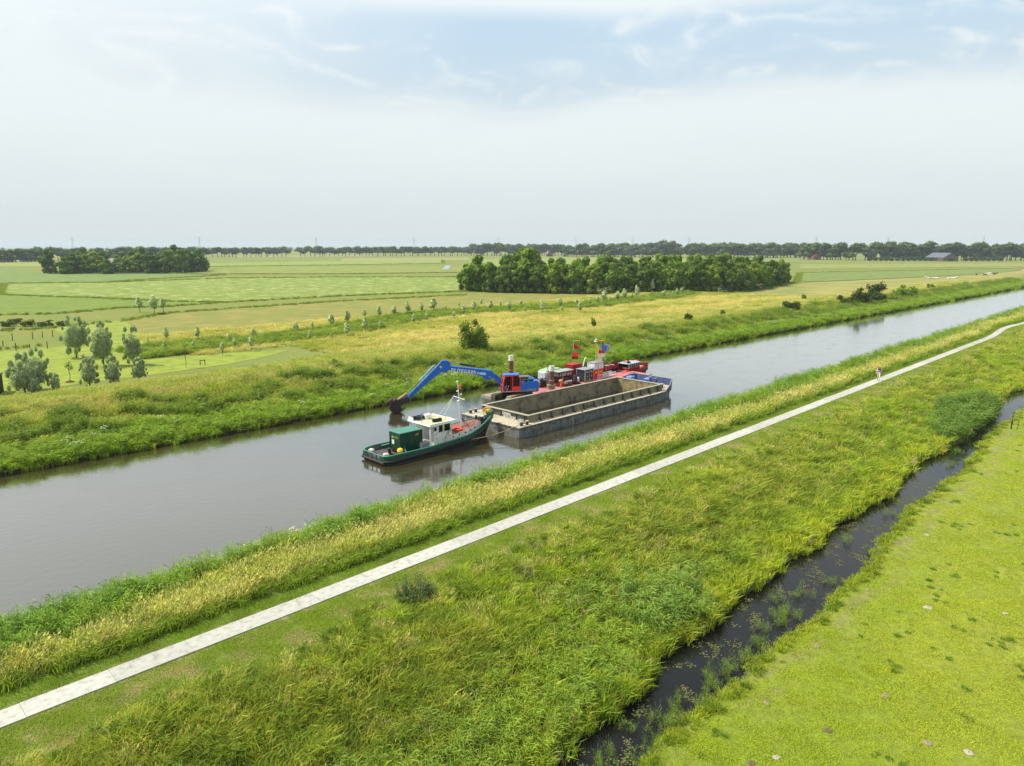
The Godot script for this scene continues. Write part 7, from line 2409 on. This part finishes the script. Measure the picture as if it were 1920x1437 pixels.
func tuft(sd: int, n: int, h: float, rad: float, w: float, lean: float, arch: float, tip := Color(1, 1, 1), head := 0.0, up := 0.55, vary := 1.0) -> ArrayMesh:
	var g := RandomNumberGenerator.new()
	g.seed = sd
	var s := Sh.new()
	for i in n:
		var a := g.randf() * TAU
		var r := rad * sqrt(g.randf())
		var b := Vector3(cos(a) * r, -0.03, sin(a) * r)
		var hh := h * g.randf_range(0.6, 1.15)
		var q := g.randf() * TAU
		var out := Vector3(cos(q), 0, sin(q)) * arch * g.randf_range(0.3, 1.3) + Vector3(lean, 0, lean * 0.35) * g.randf_range(0.5, 1.3)
		var m := b + Vector3(0, hh * 0.58, 0) + out * hh * 0.32
		var t := b + Vector3(0, hh * (1.0 - 0.22 * arch), 0) + out * hh
		var side := (t - b).cross(Vector3(g.randfn(), 0.2 * g.randfn(), g.randfn())).normalized() * w * g.randf_range(0.7, 1.3)
		var nn := (t - b).cross(side).normalized()
		if nn.y < 0: nn = -nn
		nn = (nn + Vector3.UP * up).normalized()
		var k := 1.0 + g.randf_range(-0.52, 0.5) * vary
		var c := Color(k * g.randf_range(0.90, 1.14), k, k * g.randf_range(0.75, 1.2))
		var ct := Color(c.r * tip.r, c.g * tip.g, c.b * tip.b)
		var tris := [[b - side, m - side, m + side], [b - side, m + side, b + side], [m - side, t, m + side]]
		for j in 3:
			s.col = c if j < 2 else ct
			var f: Array = tris[j]
			if (f[2] - f[0]).cross(f[1] - f[0]).dot(nn) < 0: s.tri(f[0], f[2], f[1], nn, nn, nn)
			else: s.tri(f[0], f[1], f[2], nn, nn, nn)
		if head > 0 and g.randf() < 0.6:
			s.col = ct
			var d := (t - m).normalized()
			var e := d.cross(Vector3(g.randfn(), g.randfn(), g.randfn())).normalized() * head * 0.22
			s.tri(t - d * head * 0.6, t + e, t + d * head, nn, nn, nn)
			s.tri(t - d * head * 0.6, t + d * head, t - e, nn, nn, nn)
	return s.mesh(M.blade)

func reed(sd: int, n: int, h: float, rad: float, leaf: float, w: float, lean: float, droop := 0.35, stem := true) -> ArrayMesh:
	var g := RandomNumberGenerator.new()
	g.seed = sd
	var s := Sh.new()
	for i in n:
		var a := g.randf() * TAU
		var r := rad * sqrt(g.randf())
		var b := Vector3(cos(a) * r, -0.05, sin(a) * r)
		var hh := h * g.randf_range(0.65, 1.15)
		var t := b + Vector3(lean * hh * g.randf_range(0.5, 1.4) + g.randfn() * 0.07 * h, hh, g.randfn() * 0.08 * h)
		var k0 := g.randf_range(0.75, 1.2)
		s.col = Color(k0 * 1.1, k0 * 0.95, k0)
		if stem: s.tube(b, t, 0.010, 0.005, 3, false)
		for j in 7:
			var p := b.lerp(t, 0.3 + 0.7 * (j + g.randf() * 0.6) / 7.0)
			var q := g.randf() * TAU
			var d := Vector3(cos(q) * 0.8 + lean * 2.2, g.randf_range(0.25, 0.9), sin(q) * 0.8 + lean * 0.5).normalized()
			var L := leaf * g.randf_range(0.7, 1.25)
			var m := p + d * L * 0.55
			var e := p + d * L + Vector3(lean * 0.3, -droop, 0) * L
			var sd2 := d.cross(Vector3(g.randfn() * 0.5, 1, g.randfn() * 0.5)).normalized() * w * 0.5
			var nn := sd2.cross(d).normalized()
			if nn.y < 0: nn = -nn
			nn = (nn + Vector3.UP * 0.35).normalized()
			var k := g.randf_range(0.7, 1.3)
			s.col = Color(k * g.randf_range(0.9, 1.12), k, k * g.randf_range(0.75, 1.2))
			for f in [[p, m - sd2, m + sd2], [m - sd2, e, m + sd2]]:
				if (f[2] - f[0]).cross(f[1] - f[0]).dot(nn) < 0: s.tri(f[0], f[2], f[1], nn, nn, nn)
				else: s.tri(f[0], f[1], f[2], nn, nn, nn)
	return s.mesh(M.blade)

func umbels(sd: int) -> ArrayMesh:
	var g := RandomNumberGenerator.new()
	g.seed = sd
	var s := Sh.new()
	for i in 6:
		var b := Vector3(g.randf_range(-0.35, 0.35), 0, g.randf_range(-0.35, 0.35))
		var t := b + Vector3(g.randfn() * 0.1 + 0.1, g.randf_range(0.9, 1.4), g.randfn() * 0.1)
		s.col = Color(0.10, 0.16, 0.04)
		s.tube(b, t, 0.009, 0.006, 3, false)
		s.col = Color(0.78, 0.78, 0.72)
		for k in 7:
			var c := t + Vector3(g.randfn() * 0.06, g.randf_range(-0.02, 0.03), g.randfn() * 0.06)
			var r := g.randf_range(0.025, 0.05)
			var u := Vector3(g.randfn() * 0.4, 1, g.randfn() * 0.4).normalized()
			var a := u.cross(Vector3.RIGHT).normalized() * r
			var d := u.cross(a)
			s.tri(c + a, c - a * 0.5 + d, c - a * 0.5 - d, u, u, u)
			s.tri(c - a, c + a * 0.5 - d, c + a * 0.5 + d, u, u, u)
	return s.mesh(M.blade)

func lay(called: String, label: String, category: String, meshes: Array, b: Batch) -> void:
	var o := Node3D.new()
	o.name = numbered(called)
	add_child(o)
	o.set_meta("label", label)
	o.set_meta("category", category)
	o.set_meta("kind", "stuff")
	for i in meshes.size():
		if b.where[i].is_empty(): continue
		var mm := MultiMesh.new()
		mm.transform_format = MultiMesh.TRANSFORM_3D
		mm.use_colors = true
		mm.mesh = meshes[i]
		mm.instance_count = b.where[i].size()
		for k in b.where[i].size():
			mm.set_instance_transform(k, b.where[i][k])
			mm.set_instance_color(k, b.tint[i][k])
		var q := MultiMeshInstance3D.new()
		q.name = "tufts" if i == 0 else "tufts_%03d" % i
		q.multimesh = mm
		q.set_meta("kind", "stuff")
		o.add_child(q)

func strew(b: Batch, x0: float, x1: float, lo: Callable, hi: Callable, per: float, grow: float, pick: Callable, far := 1.25) -> void:
	# per square metre at 30 m; thinner and larger with the distance. pick(x, z, t) gives [variant, size, colour, height factor] or an empty list
	var x := x0
	while x < x1:
		var dx := maxf(1.5, x * 0.03)
		var za: float = lo.call(x)
		var zb: float = hi.call(x)
		var mid := Vector3(x + dx / 2, 0.5, (za + zb) / 2)
		var d := EYE.distance_to(mid)
		var f := clampf(pow(30.0 / d, far), 0.004, 1.15)
		var sc := clampf(pow(d / 30.0, grow), 0.9, 3.2)
		var nf := absf(zb - za) * dx * per * f
		var n := int(nf) + (1 if rng.randf() < nf - int(nf) else 0)
		for i in n:
			var px := x + rng.randf() * dx
			var t := rng.randf()
			var pz := lerpf(lo.call(px), hi.call(px), t)
			var p := Vector3(px, ground_h(px, pz), pz)
			if pz > -70.0 and pz < zbank(px) + 0.3: p.y = maxf(p.y, -0.05)
			if not seen(p): continue
			var r: Array = pick.call(px, pz, t)
			if r.is_empty(): continue
			var s: float = r[1] * sc
			var hgt: float = r[3] * (r[1] if r.size() < 5 else r[1]) * lerpf(1.0, sc, 0.35)
			b.where[r[0]].append(Transform3D(Basis(Vector3.UP, (rng.randf() - 0.5) * 3.0 + (PI if rng.randf() < 0.25 else 0.0)) * Basis.from_scale(Vector3(s, hgt, s)), p))
			b.tint[r[0]].append(r[2])
		x += dx

func mix3(a: Color, b: Color, f: float) -> Color: return a.lerp(b, clampf(f, 0, 1))

func grasses() -> void:
	var J := func(c: Color) -> Color:
		var k := rng.randf_range(0.80, 1.2)
		return Color(c.r * k * rng.randf_range(0.93, 1.08), c.g * k, c.b * k)
	var fine := []
	var gold := []
	var rd := []
	var sedge := []
	var short := []
	var um := [umbels(1), umbels(2)]
	for i in 3:
		fine.append(tuft(10 + i, 52, 0.62, 0.38, 0.014, 0.16, 0.75, Color(1.2, 1.12, 1.25)))
		gold.append(tuft(20 + i, 54, 0.95, 0.36, 0.010, 0.22, 0.36, Color(1.35, 1.25, 1.5), 0.12))
		rd.append(reed(30 + i, 8, 1.25, 0.36, 0.48, 0.038, 0.16))
		sedge.append(tuft(40 + i, 44, 0.72, 0.30, 0.017, 0.12, 0.55, Color(1.15, 1.05, 1.1), 0, 0.4))
		short.append(tuft(50 + i, 130, 0.11, 0.48, 0.009, 0.1, 0.7, Color(1.1, 1.04, 1.15), 0, 0.9, 0.45))
	var herb := []
	for i in 3:
		var hs := crown(700 + i, [[Vector3(0, 0.26, 0), Vector3(0.30, 0.26, 0.30)], [Vector3(0.16, 0.38, 0.1), Vector3(0.2, 0.2, 0.2)], [Vector3(-0.15, 0.3, -0.14), Vector3(0.22, 0.22, 0.22)]], 300, 0.065, Color(0.5, 0.55, 0.55), Color(1.5, 1.45, 1.4), 0.6)
		herb.append(hs.mesh(M.blade))
	var dead := [tuft(81, 16, 1.0, 0.32, 0.010, 0.12, 0.35, Color(1.1, 1.1, 1.1)), tuft(82, 12, 0.85, 0.36, 0.010, 0.3, 0.6, Color(1.1, 1.1, 1.1))]
	var RG := Color(0.315, 0.430, 0.044)
	var RB := Color(0.240, 0.385, 0.075)
	var OL := Color(0.335, 0.385, 0.044)
	var GO := Color(0.660, 0.600, 0.225)
	var YG := Color(0.430, 0.500, 0.034)
	var DK := Color(0.150, 0.230, 0.028)
	# the dike slope between the path and the ditch
	var all := fine + rd + sedge + gold + herb + dead
	var b := Batch.new(17)
	strew(b, -4, 190, func(x): return zc(x) + 2.7, func(x): return zl(x) - 0.30, 16.0, 0.42, func(x, z, t) -> Array:
		var n := na.get_noise_2d(x * 0.11, z * 0.16)
		var m := nb.get_noise_2d(x * 0.05 + 40.0, z * 0.09)
		var f := nb.get_noise_2d(x * 0.5, z * 0.5)
		var k := rng.randi() % 3
		var ragged: float = t + 0.14 * n
		if ragged < 0.03: return []
		if rng.randf() < 0.10 + 0.5 * maxf(f - 0.1, 0): return [12 + k, rng.randf_range(0.5, 1.1), J.call(mix3(mix3(RG, DK, 0.35), Color(0.40, 0.43, 0.05), 0.3 + m * 1.5)), rng.randf_range(0.7, 1.3)]
		if m > 0.16 and rng.randf() < 0.05 or (absf(x - 30.5) < 1.6 and t > 0.6 and t < 0.8 and rng.randf() < 0.35): return [15 + rng.randi() % 2, 1.0, J.call(Color(0.50, 0.42, 0.27)), rng.randf_range(0.7, 1.2)]
		var wet: float = smoothstep(0.45, 0.75, t + 0.28 * m + 0.12 * n)
		if pow((x - 28.8) / 2.7, 2) + pow((t - 0.84) / 0.19, 2) < 0.9 + 1.6 * f and t < 0.95 and rng.randf() < 0.7:   # blue green reed stand at the ditch
			return [3 + k, rng.randf_range(0.75, 1.15), J.call(mix3(RB, RG, rng.randf() * 0.6)), rng.randf_range(0.6, 1.15)]
		if x > 75.0 and x < 98.0 and t > 0.55 + 0.1 * f + 0.02 * absf(x - 87.0):
			return [3 + k, rng.randf_range(1.0, 1.3), J.call(mix3(RB, DK, 0.35 + f)), rng.randf_range(0.8, 1.25) * (0.8 + 0.5 * f)]
		if t > 0.83 and x > 31.0:
			return [6 + k, rng.randf_range(0.8, 1.15), J.call(mix3(YG, RG, 0.25 + f)), rng.randf_range(0.8, 1.1)]
		if rng.randf() < wet * 0.62 and x < 36.0 and t < 0.95:
			return [3 + k, rng.randf_range(0.6, 0.9), J.call(mix3(RG, RB, 0.15 + n)), rng.randf_range(0.6, 0.9)]
		if rng.randf() < 0.16 + 0.3 * maxf(-n, 0): return [6 + k, rng.randf_range(0.7, 1.0), J.call(mix3(DK, RG, 0.4 + f)), rng.randf_range(0.6, 1.0)]
		var c := mix3(mix3(OL, Color(0.37, 0.415, 0.055), 0.5 + 1.2 * n), Color(0.32, 0.42, 0.030), 0.45 + 1.3 * m)
		if f < -0.12: c = mix3(c, DK, 0.6)
		c = c * 1.08
		if f > 0.32 and t < 0.7: return [9 + k, rng.randf_range(0.6, 0.85), J.call(mix3(GO, OL, 0.5)), rng.randf_range(0.7, 0.95)]
		return [k, rng.randf_range(0.8, 1.15), J.call(c), rng.randf_range(0.75, 1.25) * smoothstep(-0.05, 0.25, ragged) + 0.2])
	lay("dike_slope_vegetation", "tall mixed grass, sedge and reed covering the slope between path and ditch", "tall grass", all, b)
	# mown strips along the path
	b = Batch.new(3)
	strew(b, -4, 200, func(x): return zc(x) + 0.53 + 0.07 * nb.get_noise_2d(x * 2.0, 1.0), func(x): return zc(x) + 3.4, 20.0, 0.5, func(x, z, t) -> Array:
		var n := nb.get_noise_2d(x * 0.45, z * 0.7)
		var c := mix3(Color(0.23, 0.33, 0.02), Color(0.46, 0.40, 0.19), smoothstep(0.05, 0.42, n) * smoothstep(0.05, 0.3, t))
		return [rng.randi() % 3, rng.randf_range(0.7, 1.0), J.call(c), rng.randf_range(0.5, 1.1)], 1.4)
	strew(b, -4, 240, func(x): return zc(x) - 2.1, func(x): return zc(x) - 0.53 + 0.09 * nb.get_noise_2d(x * 2.0, 7.0), 18.0, 0.5, func(x, z, t) -> Array:
		return [rng.randi() % 3, rng.randf_range(0.7, 1.0), J.call(mix3(Color(0.215, 0.33, 0.018), Color(0.19, 0.25, 0.03), 0.5 + nb.get_noise_2d(x * 0.4, z))), rng.randf_range(0.5, 1.1)], 1.4)
	lay("mown_verge_grass", "short mown grass along both edges of the concrete path", "grass", short, b)
	# golden tall grass strip, then green reeds at the near water's edge
	b = Batch.new(6)
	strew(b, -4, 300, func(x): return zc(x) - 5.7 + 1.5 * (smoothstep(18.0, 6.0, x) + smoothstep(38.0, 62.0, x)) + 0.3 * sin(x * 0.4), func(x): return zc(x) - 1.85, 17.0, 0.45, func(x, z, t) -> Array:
		var n := na.get_noise_2d(x * 0.1, z * 0.25)
		if t > 0.86 + 0.1 * n: return [rng.randi() % 3, 0.95, J.call(mix3(RG, DK, 0.45)), rng.randf_range(0.9, 1.3)]  # seedless edge tufts, darkened to paint in the strip's shaded flank
		if rng.randf() < 0.25 + 0.6 * n: return [rng.randi() % 3, 0.9, J.call(mix3(OL, RG, 0.3)), rng.randf_range(0.9, 1.2)]
		return [3 + rng.randi() % 3, rng.randf_range(0.75, 1.0), J.call(mix3(GO, Color(0.46, 0.50, 0.11), 0.45 - 1.1 * n)), rng.randf_range(0.75, 1.05)])
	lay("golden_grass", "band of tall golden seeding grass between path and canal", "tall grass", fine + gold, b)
	b = Batch.new(9)
	strew(b, -4, 330, func(x): return zbank(x) - 0.15 - 0.25 * sin(x * 0.31), func(x): return zc(x) - 5.3 + 1.4 * (smoothstep(18.0, 6.0, x) + smoothstep(38.0, 62.0, x)) + 0.3 * sin(x * 0.4), 14.0, 0.42, func(x, z, t) -> Array:
		var n := na.get_noise_2d(x * 0.09 + 7.0, z * 0.2)
		var k := rng.randi() % 3
		if rng.randf() < 0.6 + n: return [k, rng.randf_range(0.7, 1.0), J.call(mix3(RG, Color(0.21, 0.37, 0.045), 0.5 + n)), rng.randf_range(0.75, 1.15)]
		if rng.randf() < 0.5: return [3 + k, rng.randf_range(0.7, 1.1), J.call(mix3(RG, YG, 0.3)), rng.randf_range(0.8, 1.3)]
		return [6 + k, rng.randf_range(0.7, 1.0), J.call(mix3(OL, YG, 0.4)), rng.randf_range(0.7, 1.1)])
	lay("near_bank_reeds", "bright green reeds and herbs along the canal's near edge", "reeds", rd + sedge + fine, b)
	# far bank
	b = Batch.new(9)
	strew(b, 2, 420, func(x): return -71.5 + 0.6 * sin(x * 0.17), func(x): return -66.5, 28.0, 0.40, func(x, z, t) -> Array:
		var n := na.get_noise_2d(x * 0.06, z * 0.2)
		var k := rng.randi() % 3
		if rng.randf() < 0.16: return [6 + k, rng.randf_range(0.5, 0.9), J.call(mix3(RG, DK, 0.3 + n)), rng.randf_range(1.0, 1.9)]
		if rng.randf() < 0.55: return [k, rng.randf_range(0.7, 0.95), J.call(mix3(Color(0.27, 0.43, 0.035), Color(0.34, 0.47, 0.055), 0.5 + n)), rng.randf_range(0.55, 0.85)]
		return [3 + k, rng.randf_range(0.7, 1.0), J.call(mix3(Color(0.27, 0.41, 0.03), YG, 0.3 + n)), rng.randf_range(0.7, 1.1)], 1.05)
	lay("far_bank_reeds", "bright green reed fringe along the canal's far edge", "reeds", rd + sedge + herb, b)
	b = Batch.new(9)
	strew(b, 2, 420, func(x): return -103.0, func(x): return -70.5, 15.0, 0.42, func(x, z, t) -> Array:
		var n := na.get_noise_2d(x * 0.04, z * 0.07)
		var f := nb.get_noise_2d(x * 0.22, z * 0.22)
		var k := rng.randi() % 3
		var up := smoothstep(-72.0, -82.0, z + 5.0 * n)
		if x < 52.0 and z < -97.0 - 2.0 * f: return []
		if f < -0.14 and up < 0.85: return [3 + k, rng.randf_range(0.8, 1.1), J.call(mix3(DK, RG, 0.35)), rng.randf_range(0.7, 1.1)]
		if rng.randf() < 0.55 * (1.0 - up) + 0.15 * n: return [6 + k, rng.randf_range(0.8, 1.1), J.call(mix3(RG, OL, 0.35 + f)), rng.randf_range(0.9, 1.4)]
		var low := smoothstep(-80.0, -88.0, z)
		var c := mix3(mix3(OL, GO, 0.05 + 0.45 * up + 0.8 * n + 0.4 * f), Color(0.27, 0.33, 0.04), 0.5)
		c = mix3(c, Color(0.42, 0.375, 0.12), 0.8 * up * (1.0 - low) * smoothstep(-0.3, 0.25, f + n) * smoothstep(120.0, 40.0, x))
		c = mix3(c, Color(0.60, 0.55, 0.20), low * smoothstep(45.0, 100.0, x) * (0.6 + n + 0.4 * f))
		return [k if rng.randf() < 0.6 else 6 + k, rng.randf_range(0.75, 1.05), J.call(c), rng.randf_range(0.6, 0.95) * (1.0 - 0.45 * low)], 1.1)
	lay("far_dike_grass", "tall olive and golden grass over the dike beyond the canal", "tall grass", gold + rd + fine, b)
	# lush bands along the field ditch with the saplings
	b = Batch.new(9)
	var line := [[36, -126], [50, -128], [63, -128], [75, -130], [88, -135], [100, -141], [118, -146], [135, -143], [150, -139], [165, -135], [185, -138], [212, -138.5], [235, -145]]
	var zl2 := func(x: float) -> float:
		for i in line.size() - 1:
			if x <= line[i + 1][0]: return lerpf(line[i][1], line[i + 1][1], clampf((x - line[i][0]) / float(line[i + 1][0] - line[i][0]), 0, 1))
		return -145.0
	strew(b, 36, 235, func(x): return zl2.call(x) - 7.5, func(x): return zl2.call(x) + 5.5, 22.0, 0.45, func(x, z, t) -> Array:
		var k := rng.randi() % 3
		var n := na.get_noise_2d(x * 0.08, z * 0.2)
		if absf(t - 0.36) < 0.05 or absf(t - 0.72) < 0.04: return []
		if rng.randf() < 0.3: return [3 + k, 0.9, J.call(mix3(DK, RG, 0.6 + n)), rng.randf_range(0.5, 0.9)]
		return [6 + k, rng.randf_range(0.8, 1.1), J.call(mix3(Color(0.28, 0.41, 0.03), OL, 0.4 + n)), rng.randf_range(0.7, 1.2)], 1.0)
	lay("field_ditch_vegetation", "lush green growth along the field ditch between the rows of saplings", "vegetation", gold + rd + fine, b)
	# hay meadow and the meadow behind the dike, sparse
	b = Batch.new(6)
	strew(b, 44, 240, func(x): return -152.0 - (x - 44) * 0.05, func(x): return -104.0, 8.0, 0.45, func(x, z, t) -> Array:
		if x < 60.0 and z > -118.0: return []
		var k := rng.randi() % 3
		var n := na.get_noise_2d(x * 0.03, z * 0.05)
		return [3 + k if rng.randf() < 0.5 else k, 0.9, J.call(mix3(Color(0.66, 0.57, 0.20), OL, 0.25 + 1.2 * n)), rng.randf_range(0.35, 0.6)], 1.1)
	lay("meadow_grass", "yellowish seeding meadow grass beyond the dike", "tall grass", fine + gold, b)
	# rough strips along the field edges and ditches
	b = Batch.new(6)
	for ln in [[[34, -225], [47, -218.5], [64, -227.5], [74, -221.5], [93, -226], [84, -240], [72, -272], [50, -321], [-40, -321]], [[93, -226], [135, -226.5], [190, -214], [205, -205]], [[50, -321], [66, -417], [105, -393], [166, -399], [216, -370], [274, -314]], [[107, -399], [143, -422], [185, -444], [169, -510]], [[187, -466], [246, -408], [324, -372], [419, -480]], [[254, -642], [367, -608], [478, -590], [589, -727]], [[349, -154], [476, -208], [712, -126]], [[52, -186], [68, -200.5], [123, -204.5], [172, -199]], [[-20, -187], [35, -181], [52, -186]], [[28, -150], [-20, -150]], [[212, -163], [240, -144.5], [262, -135.5], [300, -142], [346, -155]]]:
		for i in ln.size() - 1:
			var p0 := Vector2(ln[i][0], ln[i][1])
			var p1 := Vector2(ln[i + 1][0], ln[i + 1][1])
			var n := int(p0.distance_to(p1) * 2.2)
			for j in n:
				var p := p0.lerp(p1, rng.randf()) + Vector2(rng.randfn(), rng.randfn()) * 0.8
				var q := Vector3(p.x, 0.2, p.y)
				if not seen(q): continue
				var sc := clampf(EYE.distance_to(q) / 150.0, 1.0, 2.6)
				var k := rng.randi() % 6
				b.where[k].append(Transform3D(Basis(Vector3.UP, rng.randf() * TAU) * Basis.from_scale(Vector3(sc, rng.randf_range(0.6, 1.2), sc)), q))
				b.tint[k].append(J.call(mix3(DK, OL, rng.randf() * 0.7)))
	lay("field_edge_growth", "rough dark grass along the ditches and edges of the fields", "tall grass", fine + sedge, b)
	# pasture
	b = Batch.new(6)
	strew(b, 10, 190, func(x): return zr(x) + 0.4, func(x): return 26.0, 8.0, 0.28, func(x, z, t) -> Array:
		var n := nb.get_noise_2d(x * 0.5 + 9.0, z * 0.5)
		var m := na.get_noise_2d(x * 0.06, z * 0.06)
		var c := mix3(Color(0.33, 0.43, 0.02), Color(0.42, 0.48, 0.04), 0.5 + 0.9 * m + 0.2 * n)
		if z - zr(x) < 2.4 and z - zr(x) > 0.9 and nb.get_noise_2d(x * 0.35, z * 0.9 + 30.0) > 0.12: return []
		if n > 0.40 and na.get_noise_2d(x * 0.15, z * 0.15) > 0.0: return [3 + rng.randi() % 3, rng.randf_range(0.3, 0.5), J.call(Color(0.14, 0.24, 0.02)), rng.randf_range(0.25, 0.5)]
		return [rng.randi() % 3, rng.randf_range(0.8, 1.2), J.call(c), rng.randf_range(0.4, 0.9)], 1.3)
	lay("pasture_grass", "short grazed grass of the pasture at the lower right", "grass", short + sedge, b)
	# ditch edges and plants standing in the ditch
	b = Batch.new(6)
	strew(b, 10, 130, func(x): return zr(x) - 0.5, func(x): return zr(x) + 0.95, 14.0, 0.4, func(x, z, t) -> Array:
		var n := nb.get_noise_2d(x * 0.6, z * 0.6)
		if n < -0.35: return []
		return [3 + rng.randi() % 3, rng.randf_range(0.45, 0.75), J.call(mix3(Color(0.15, 0.235, 0.02), YG, 0.4 + n)), rng.randf_range(0.45, 0.8)])
	var spots := [[33.0, -13.95, 0.75, 26], [34.6, -15.0, 0.35, 6], [25.2, -13.3, 0.5, 12], [23.2, -13.9, 0.45, 8], [21.4, -13.7, 0.6, 14], [27.2, -13.6, 0.4, 9], [28.4, -13.5, 0.45, 10], [19.8, -13.0, 0.7, 16], [18.6, -14.0, 0.4, 7], [45.0, -15.4, 0.3, 4], [36.4, -14.3, 0.5, 6], [24.0, -12.9, 0.5, 12], [68.0, -15.6, 0.4, 6], [22.3, -13.2, 0.6, 14], [26.3, -13.9, 0.5, 10], [29.8, -13.6, 0.4, 8], [31.2, -14.2, 0.4, 7], [17.6, -13.2, 0.7, 12], [20.6, -14.6, 0.35, 5], [38.8, -14.0, 0.4, 6], [52.0, -15.0, 0.4, 5], [57.5, -16.6, 0.35, 4], [73.0, -16.2, 0.6, 10]]
	for q in spots:
		for i in q[3]:
			var a := rng.randf() * TAU
			var r: float = q[2] * sqrt(rng.randf())
			var p := Vector3(q[0] + cos(a) * r * 1.3, -0.95, q[1] + sin(a) * r)
			b.where[rng.randi() % 3].append(Transform3D(Basis(Vector3.UP, rng.randf() * TAU) * Basis.from_scale(Vector3(0.5, rng.randf_range(0.5, 0.95), 0.5)), p))
			b.tint[0].append(J.call(mix3(RB, RG, 0.4)))
	for k in 3:
		var all_t: Array = b.tint[0] + b.tint[1] + b.tint[2]
		if k == 0:
			b.tint[0] = all_t.slice(0, b.where[0].size())
			b.tint[1] = all_t.slice(b.where[0].size(), b.where[0].size() + b.where[1].size())
			b.tint[2] = all_t.slice(b.where[0].size() + b.where[1].size())
	var wispy := []
	for i in 3: wispy.append(reed(60 + i, 6, 0.95, 0.3, 0.3, 0.018, 0.03, 0.15))
	lay("ditch_edge_plants", "sedge tufts and young reeds along and in the dark ditch", "reeds", wispy + sedge, b)
	# white umbels
	b = Batch.new(2)
	strew(b, 2, 300, func(x): return -70.5, func(x): return -67.0, 0.55, 0.05, func(x, z, t) -> Array:
		if na.get_noise_2d(x * 0.12, 3.0) < -0.05: return []
		return [rng.randi() % 2, 0.9, Color(1, 1, 1), rng.randf_range(0.9, 1.25)], 0.6)
	strew(b, 8, 90, func(x): return zbank(x) - 0.2, func(x): return zbank(x) + 0.9, 1.6, 0.1, func(x, z, t) -> Array:
		if na.get_noise_2d(x * 0.16 + 20.0, 9.0) < 0.12: return []
		return [rng.randi() % 2, 0.9, Color(1, 1, 1), rng.randf_range(0.9, 1.2)], 0.8)
	for q in [[18.3, 14, 1.0], [19.2, 10, 0.6], [15.6, 5, 0.4], [13.2, 3, 0.5], [60.0, 8, 1.2], [45.0, 4, 0.6]]:
		for i in q[1]:
			var fx: float = q[0] + rng.randfn() * q[2]
			b.where[rng.randi() % 2].append(Transform3D(Basis(Vector3.UP, rng.randf() * TAU), Vector3(fx, ground_h(fx, zbank(fx) + 0.5), zbank(fx) + 0.3 + rng.randf() * 0.7)))
	for k in 2:
		while b.tint[k].size() < b.where[k].size(): b.tint[k].append(Color(1, 1, 1))
	lay("white_umbel_flowers", "white umbel flowers scattered along both edges of the canal", "flowers", um, b)
